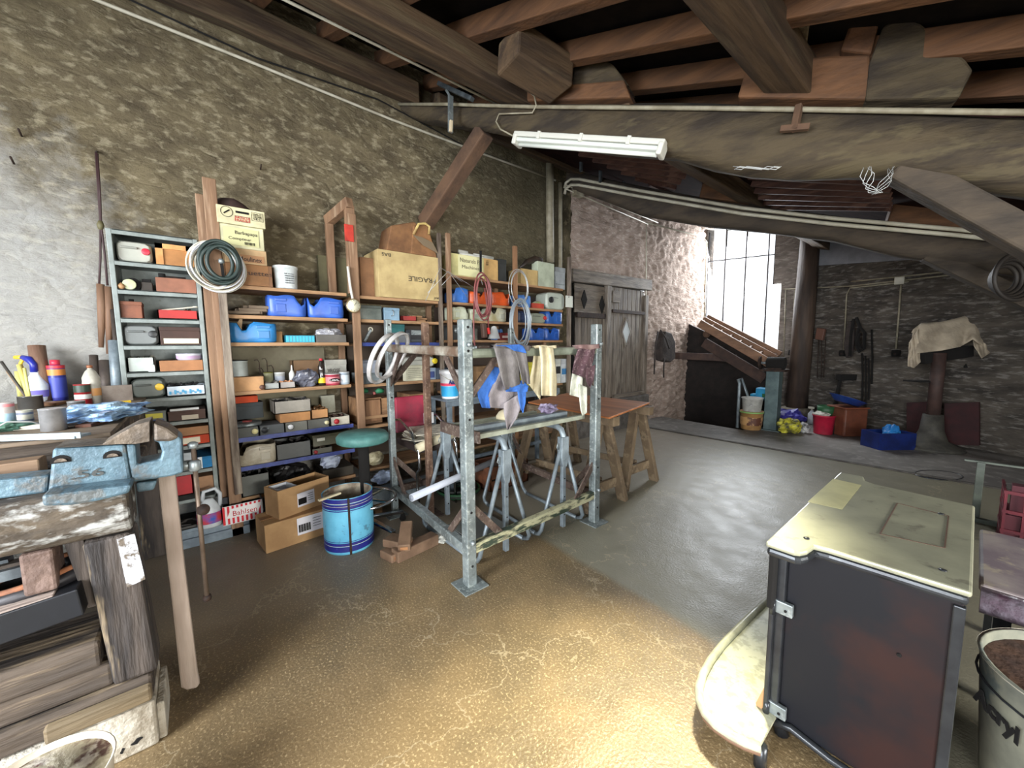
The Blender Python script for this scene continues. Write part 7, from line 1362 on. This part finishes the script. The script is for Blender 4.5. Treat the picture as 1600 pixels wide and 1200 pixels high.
t = thing('drain_opening', 'dark lens-shaped hollow in the floor beyond the stove', 'drain', onZ(1467, 743, 0)); pts = [onZ(1467+38*cos(2*pi*k/16), 743+7*sin(2*pi*k/16)+3*cos(2*pi*k/16), .0) for k in range(16)]
MB().prism([v+Vector((0, 0, .001)) for v in pts], (0, 0, .002)).build('hollow', m_dk, t); MB().tube([v+Vector((0, 0, .002)) for v in pts], .006, 6, closed=True).build('rim', m_edge, t)
# ================================================================ FAR END
FZ = .004
m_bag = mat('dark_canvas', (40, 34, 32), (58, 50, 46), rough=.9, sc=9, bump=.4)
t = thing('backpack', 'dark worn satchel with straps hanging on the sunlit rubble wall', 'bag', onX(1034, 540, .15)); X = .1
MB().prism([onX(x, y, X) for x, y in ((1029, 518), (1038, 521), (1044, 535), (1044, 560), (1036, 566), (1024, 563), (1022, 545), (1024, 528))], (.14, 0, 0)).build('body', m_bag, t, bev=.02)
for p in (((1032, 516), (1040, 528), (1046, 545)), ((1028, 518), (1024, 540), (1022, 585)), ((1038, 560), (1037, 575), (1037, 590))): MB().tube([onX(x, y, X+.16) for x, y in p], .012, 7).build('strap', m_bag, t)
MB().cyl(onX(1032, 517, 0), onX(1032, 517, .16), .01, n=8).build('nail', m_iron, t)
t = thing('round_gauge', 'round pale dial hanging by a cord beside the ramp', 'dial', onX(1095, 577, .3)); q = onX(1094, 577, .02); MB().cyl(q, q+Vector((.05, 0, 0)), .09, n=20).build('dial', M((120, 112, 106)), t, bev=.01); MB().cyl(q+Vector((.05, 0, 0)), q+Vector((.055, 0, 0)), .07, n=18).build('face', M((150, 146, 140)), t); MB().tube([onX(1092, 512, .14), q+Vector((.02, 0, .09))], .008, 6).build('cord', m_white, t)
# wooden ramp / stair hood
YR = 6.7; t = thing('wooden_ramp', 'slatted wooden ramp sloping down to the right in front of the window', 'ramp', (1.1, YR+.3, 1.0)); m_rp = mat('ramp_pine', (132, 98, 74), (100, 74, 56), rough=.7, sc=8, st=(.4, 1, 1), bump=.2)
a0, a1 = onY(1093, 505, YR), onY(1206, 570, YR); b0, b1 = onY(1104, 497, YR+.55), onY(1218, 556, YR+.55)
MB().bar(a0, a1, .05, .13).build('side_rail', m_rp, t, bev=.006); MB().bar(b0, b1, .05, .14).build('side_rail', m_rp, t, bev=.006)
MB().bar(a0.lerp(b0, .6)+Vector((0, 0, .02)), a1.lerp(b1, .6)+Vector((0, 0, .02)), .04, .08).build('middle_rail', m_rp, t)
for k in range(8): u = k/7*.94+.02; MB().bar(a0.lerp(a1, u), b0.lerp(b1, u), .03, .05).build('slat', m_rp, t)
p0, p1 = onY(1100, 535, YR), onY(1195, 592, YR); MB().bar(p0, p1, .06, .16).build('brace', M((66, 48, 40), (48, 36, 32), .9), t, bev=.006)
p0, p1 = onY(1094, 556, YR+.1), onY(1150, 560, YR+.1); MB().bar(p0-Vector((.5, 0, 0)), p1, .06, .12).build('tie', M((74, 56, 48), (56, 42, 38), .8), t, bev=.006)
MB().cyl(onY(1104, 522, YR+.1), onY(1104, 522, YR+.5), .06, n=14).build('roller', m_brz, t)
# green steel post with motor
c = onZ(1205, 671, FZ); t = thing('steel_column', 'grey-green square steel post carrying a small motor at the foot of the ramp', 'post', c); z_ = zat(1205, 580, c); m_gp = mat('green_grey_steel', (90, 108, 108), (66, 82, 84), rough=.5, sc=6, metal=.2)
bx(c.x-.085, c.x+.085, c.y-.085, c.y+.085, FZ, z_).build('post', m_gp, t, bev=.006); bx(c.x-.14, c.x+.14, c.y-.14, c.y+.12, FZ, FZ+.012).build('base_plate', m_gp, t); bx(c.x-.16, c.x+.16, c.y-.12, c.y+.12, z_, z_+.03).build('top_plate', m_iron, t)
t = thing('electric_motor', 'small dark motor mounted on the green steel post', 'motor', (c.x, c.y, z_+.03)); MB().cyl((c.x-.1, c.y, z_+.12), (c.x+.13, c.y, z_+.12), .09, n=18).build('housing', m_dk, t, bev=.01); MB().cyl((c.x-.2, c.y, z_+.12), (c.x-.1, c.y, z_+.12), .02, n=10).build('shaft', m_galv, t); MB().cyl((c.x-.2, c.y, z_+.12), (c.x-.18, c.y, z_+.12), .1, n=20).build('pulley', m_iron, t); bx(c.x-.08, c.x+.1, c.y-.06, c.y+.06, z_+.03, z_+.05).build('foot', m_iron, t)
# handrail
q0 = onZ(1152, 668, 0); z_ = zat(1151, 594, q0); t = thing('handrail', 'grey tube handrail at the head of the stair pit', 'handrail', q0); MB().tube([q0, (q0.x, q0.y, z_-.05), (q0.x-.03, q0.y+.02, z_), (q0.x, q0.y+.06, z_+.02), onY(1172, 630, q0.y+.2)], .022, 9).build('tube', m_tr, t)
# buckets
def vess(x, y, w_, yt, prof, c1, name, label, cat, z0=FZ, cc2=None, extra=None, **k):
    c = onZ(x, y, z0); d = (c-CAM).dot(_f); r = w_/2*d/FPX/sqrt(1+((x-800)/FPX)**2); c = c+(_f*Vector((1, 1, 0))).normalized()*r*.9; z_ = zat(x, yt, c)-z0; z_ = max(z_, .05); t = thing(name, label, cat, c)
    MB().lathe([(a_*r, b_*z_) for a_, b_ in prof], c, 24).build('body', M(c1, cc2 or dark(c1, .8), .5, sc=7), t)
    return t, c, r, z_
bk = [(.84, 0), (.86, .03), (.98, .92), (1.04, .93), (1.04, 1), (.96, 1), (.8, .1), (0, .1)]
t, c, r, h = vess(1182, 673, 38, 642, bk, (176, 134, 84), 'sweet_tub', 'yellowish printed tub with green rim standing by the stair pit', 'tub'); MB().lathe([(r*1.05, h*.92), (r*1.05, h)], c, 24).build('green_rim', M((120, 160, 90)), t); MB().lathe([(r*.93, h*.25), (r*.97, h*.7)], c+Vector((.0, 0, 0)), 24).build('printed_band', mat('printed_band', (186, 146, 96), (90, 54, 40), rough=.5, sc=6, lo=.5, hi=.56), t)
t, c2, r2, h2 = vess(1185, 648, 36, 624, bk, (190, 190, 184), 'white_pail', 'white pail standing on the yellowish tub', 'pail', z0=h+FZ); t.location = t.location; d = c-c2
for ch in t.children: ch.location = ch.location
t.location = (c.x, c.y, h+FZ)
MB().tube([(c.x-r2, c.y, h+h2*.9), (c.x, c.y-r2*1.15, h+h2*.4), (c.x+r2, c.y, h+h2*.9)], .006, 6).build('handle', m_wire, t)
q = onZ(1193, 640, .35); t = thing('blue_basket', 'bright blue plastic basket beside the green steel post', 'basket', (c.x+.05, c.y+.35, .2)); 
p = [onY(x, y, c.y+.35) for x, y in ((1181, 606), (1204, 609), (1204, 626), (1180, 626))]; MB().prism(p, (0, .2, 0)).build('body', mat('bright_blue_plastic', (40, 160, 206), (30, 130, 180), rough=.4), t, bev=.006); MB().box(p[0].x-.08, p[0].x+.02, c.y+.36, c.y+.5, p[2].z, p[2].z+.08).build('handle', mat('bright_blue_plastic', (0, 0, 0)), t, bev=.006); bx(p[2].x-.3, p[2].x+.05, c.y+.3, c.y+.6, FZ, p[2].z).build('support_box', m_dk, t); MB().prism([v+Vector((0, -.004, 0)) for v in [onY(x, y, c.y+.35) for x, y in ((1191, 615), (1200, 616), (1200, 621), (1191, 621))]], (0, .003, 0)).build('green_label', M((40, 110, 60)), t)
def heap(x, y, w_, yt, c1, c22, name, label, cat, seed, amp=.4, rough=.6, z0=FZ, depth=.12):
    c = onZ(x, y, z0); d = (c-CAM).dot(_f); rx = w_/2*d/FPX; zz = zat(x, yt, c)-z0; return one(crumple((c.x-.05, c.y+depth, z0+zz*.5), depth, rx*.95, zz*.5, seed, amp=amp) if False else _heap(c, rx, zz, depth, seed, amp, z0), name, M(c1, c22, rough, sc=14), label, cat)
def _heap(c, rx, zz, depth, seed, amp, z0):
    a = crumple((0, 0, 0), 1, 1, 1, seed, amp=amp); rt = Vector((_r.x, _r.y, 0)).normalized(); bk_ = Vector((-rt.y, rt.x, 0)); a.v = [c+rt*(v.x*rx*.92)+bk_*(v.y*depth+depth)+Vector((0, 0, zz*.5+v.z*zz*.5)) for v in a.v]; return a
heap(1243, 668, 54, 643, (66, 62, 150), (44, 40, 110), 'plastic_sack', 'crumpled violet-blue plastic sack between the steel post and the column', 'sack', 101, rough=.4, depth=.2)
heap(1241, 679, 38, 656, (196, 190, 50), (60, 60, 44), 'net_bag', 'yellow and black printed bag on the floor before the violet sack', 'bag', 102, rough=.5, depth=.1)
heap(1262, 678, 16, 662, (40, 40, 42), (200, 200, 200), 'printed_bag', 'black and white corner of a bag right of the yellow bag', 'bag', 103, rough=.5, depth=.08)
t, c, r, h = vess(1271, 664, 13, 641, [(.9, 0), (1, .05), (1, .75), (.4, .95), (.35, 1)], (196, 200, 204), 'spray_bottle', 'white spray bottle at the foot of the round column', 'bottle'); MB().bar(c+Vector((-.05, 0, h+.04)), c+Vector((.03, 0, h+.04)), .03, .03).build('spray_head', m_white, t); MB().cyl(c+Vector((0, 0, h)), c+Vector((0, 0, h+.05)), .015).build('neck', m_white, t)
t, c, r, h = vess(1296, 680, 37, 648, bk, (170, 24, 54), 'red_basin', 'crimson round basket on the floor by the right wall', 'basin'); one(crumple(c+Vector((-.03, 0, h)), .1, .1, .05, 105), 'white_cloth', M((170, 166, 156)), 'dirty white cloth lying in the crimson basket', 'cloth')
t, c, r, h = vess(1298, 655, 30, 634, [(.5, 0), (.9, .5), (1, 1), (.95, 1), (.8, .6), (0, .2)], (36, 84, 50), 'green_bowl', 'dark green bowl on top of the things behind the crimson basket', 'bowl', z0=.22); bx(c.x-.1, c.x+.12, c.y-.05, c.y+.2, FZ, .22).build('support', m_dk, t)
c = onZ(1318, 683, FZ); z_ = zat(1318, 640, c); rt = Vector((_r.x, _r.y, 0)).normalized(); w_ = 36*(c-CAM).dot(_f)/FPX; t = thing('brown_bin', 'brown square plastic bin right of the crimson basket', 'bin', c); bk_ = Vector((-rt.y, rt.x, 0))
MB().prism([c, c+rt*w_, c+rt*w_+bk_*.3, c+bk_*.3], (0, 0, z_)).build('body', M((104, 58, 40), (84, 46, 32), .5), t, bev=.02); MB().prism([v+Vector((0, 0, z_)) for v in (c-rt*.01-bk_*.01, c+rt*(w_+.01)-bk_*.01, c+rt*(w_+.01)+bk_*.31, c-rt*.01+bk_*.31)], (0, 0, .02)).build('rim', M((112, 62, 40), None, .5), t, bev=.006)
q = c+rt*w_*.35+bk_*.12+Vector((0, 0, z_+.1)); t = thing('blue_basin', 'blue oval basin tilted on top of the brown bin', 'basin', q-Vector((0, 0, .08))); mt = (Matrix.Rotation(-.25, 3, 'X') @ Matrix.Rotation(.25, 3, 'Y')); MB().lathe([(0, -.04), (.14, -.035), (.2, .03), (.215, .035), (.19, .03), (.13, -.02), (0, -.025)], q, 26, mt=mt).build('body', M((34, 66, 140), (24, 50, 110), .4), t)
# tripod stand
c = Vector(onZ(1322, 668, FZ)); c = c-bk_*.02; zt_ = zat(1320, 590, c); t = thing('iron_stand', 'black four-legged iron stand behind the coloured buckets', 'stand', c); s_ = (c-CAM).dot(_f)/FPX
for sx2, sb, ex in ((-16, 0, -32), (-8, .2, -14), (12, .2, 20), (20, 0, 30)):
    MB().tube([c+rt*sx2*s_+bk_*sb*.5+Vector((0, 0, zt_)), c+rt*ex*s_*.9+bk_*sb*.6+Vector((0, 0, FZ))], .022, 8).build('leg', m_dk, t)
MB().bar(c-rt*20*s_+Vector((0, 0, zt_)), c+rt*24*s_+Vector((0, 0, zt_)), .1, .09).build('frame_top', m_dk, t, bev=.01); MB().bar(c+rt*8*s_+Vector((0, 0, zt_)), c+rt*10*s_+Vector((0, 0, zt_+.22)), .05, .05).build('head', m_dk, t)
a_ = c+rt*6*s_+Vector((0, 0, zt_+.24)); MB().cyl(a_, a_+rt*22*s_+Vector((0, 0, .14)), .045, n=14).build('steel_cylinder', m_galv, t)
# harness on the wall
wq = lambda x, y, o_=.14: onW(x, y, o_); t = thing('leather_harness', 'black leather harness hanging on the right wall above the iron stand', 'harness', wq(1337, 530))
MB().prism([wq(x, y) for x, y in ((1325, 514), (1332, 500), (1337, 505), (1338, 530), (1334, 556), (1325, 560), (1321, 540))], nR*.06).build('pad', m_bag, t, bev=.02)
for p in (((1334, 498), (1330, 520), (1328, 556)), ((1338, 496), (1344, 512), (1351, 520), (1350, 545), (1343, 550), (1338, 540), (1343, 520)), ((1341, 512), (1338, 530), (1345, 545))): MB().tube([wq(x, y, .2) for x, y in p], .02, 7).build('strap', m_dk, t)
t = thing('trowel_brush', 'old brush hanging with thin rods on the right wall beside the column', 'brush', wq(1284, 522)); MB().prism([wq(x, y, .1) for x, y in ((1279, 512), (1292, 514), (1288, 532), (1276, 530))], nR*.05).build('head', M((92, 62, 50)), t, bev=.01)
for x0_, x1_ in ((1279, 1277), (1284, 1283), (1290, 1287)): MB().tube([wq(x0_, 530, .11), wq(x1_, 590, .11)], .007, 6).build('rod', m_iron, t)
for k, (x, y0, y1) in enumerate(((1347, 552, 630), (1352, 556, 640), (1357, 560, 625), (1362, 515, 600))): one(MB().tube([wq(x, y0, .08), wq(x+1, (y0+y1)/2, .09), wq(x, y1, .08)], .012, 6), 'hanging_cord', m_dk, 'dark cord or chain hanging on the right wall beside the harness', 'cord', 'cords beside the harness')
# blue crate
c = onZ(1400, 703, FZ); rt2 = rt; s_ = (c-CAM).dot(_f)/FPX; t = thing('blue_crate', 'dark blue plastic crate on the floor with a bright blue bag in it', 'crate', c); zz = zat(1400, 678, c); q0 = c-rt*26*s_; w_ = 55*s_
a = MB(); P4 = [q0, q0+rt*w_, q0+rt*w_+bk_*.25, q0+bk_*.25]
for i in range(4): u, v = P4[i], P4[(i+1) % 4]; a.bar(u+Vector((0, 0, zz/2)), v+Vector((0, 0, zz/2)), .015, zz)
a.prism(P4, (0, 0, .02)); a.build('body', M((18, 38, 100), (14, 28, 76), .45), t); one(_heap(c+rt*4*s_+bk_*.04, 13*s_, zat(1410, 661, c)-.05, .07, 107, .3, .05), 'plastic_bag', M((40, 130, 200), (26, 96, 160), .4), 'bright blue plastic bag in the dark blue crate', 'bag')
# covered machine on cone foot
c = onZ(1474, 705, FZ)+bk_*.15; s_ = (c-CAM).dot(_f)/FPX; t = thing('pedestal_grinder', 'machine on a conical iron pedestal against the right wall', 'machine', c); L = lambda x, y, o_=0: hit(x, y, _f, _f.dot(c)+o_)
R1 = 38*s_; MB().lathe([(R1, 0), (R1*.95, .03), (R1*.5, .1), (R1*.36, .22), (R1*.3, zat(1472, 648, c))], c, 28).build('cone_foot', M((70, 68, 60), (50, 48, 44), .7), t)
z0, z1 = zat(1472, 648, c), zat(1472, 552, c); MB().cyl(c+Vector((0, 0, z0)), c+Vector((0, 0, z1)), 8*s_, n=14).build('column', M((70, 50, 44), (52, 38, 34), .7), t); MB().bar(L(1432, 560), L(1530, 545), .2, .14).build('head', m_dk, t, bev=.02); MB().cyl(L(1511, 552), L(1511, 575), 5*s_, n=10).build('switch', m_dk, t)
MB().bar(L(1420, 595), L(1456, 596), .14, .02).build('side_tray', m_dk, t)
t = thing('maroon_sheets', 'dark maroon panels standing against the wall behind the conical pedestal', 'panel', onW(1475, 690, .1))
for x0_, x1_, y0_, y1_ in ((1419, 1462, 627, 686), (1478, 1532, 628, 694)): MB().prism([onW(x, y, .12) for x, y in ((x0_, y0_+2), (x1_, y0_), (x1_, y1_+2), (x0_, y1_))], nR*.04).build('board', M((56, 22, 24), (42, 18, 20), .8), t, bev=.004)
m_sh = mat('dust_sheet', (186, 172, 150), (150, 138, 120), rough=.95, sc=5, bump=.3, bsc=30); t = thing('dust_sheet', 'pale dust sheet draped over the machine at the right wall', 'cloth', L(1480, 540))
def dsheet(top, bot, name, off, amp, nf):
    def fn(u, v):
        def P(pts): s = u*(len(pts)-1); i = min(int(s), len(pts)-2); f_ = s-i; return pts[i][0]+(pts[i+1][0]-pts[i][0])*f_, pts[i][1]+(pts[i+1][1]-pts[i][1])*f_
        a_, b_ = P(top), P(bot); return L(a_[0]+(b_[0]-a_[0])*v, a_[1]+(b_[1]-a_[1])*v, off-.15*v+amp*sin(u*nf*6.28+v*2)*v+.03*noise.noise(Vector((u*5, v*4, off))))
    return MB().grid(fn, 30, 12).build(name, m_sh, t, solid=.008)
dsheet([(1427, 515), (1440, 505), (1470, 503), (1500, 496), (1524, 488), (1542, 500)], [(1420, 572), (1433, 552), (1470, 548), (1500, 542), (1520, 530), (1545, 548)], 'front_fall', -.05, .03, 3)
dsheet([(1427, 515), (1440, 505), (1470, 503), (1500, 496), (1524, 488), (1542, 500)], [(1424, 520), (1442, 515), (1470, 512), (1500, 505), (1522, 500), (1545, 512)], 'top_fold', .2, .02, 2)
dsheet([(1421, 535), (1428, 525), (1434, 515)], [(1418, 572), (1428, 575), (1438, 566)], 'left_corner', -.1, .02, 1); dsheet([(1519, 520), (1532, 512), (1544, 515)], [(1522, 540), (1534, 560), (1546, 552)], 'right_corner', -.1, .02, 1)
# rope coil wall hook etc: big spool seat
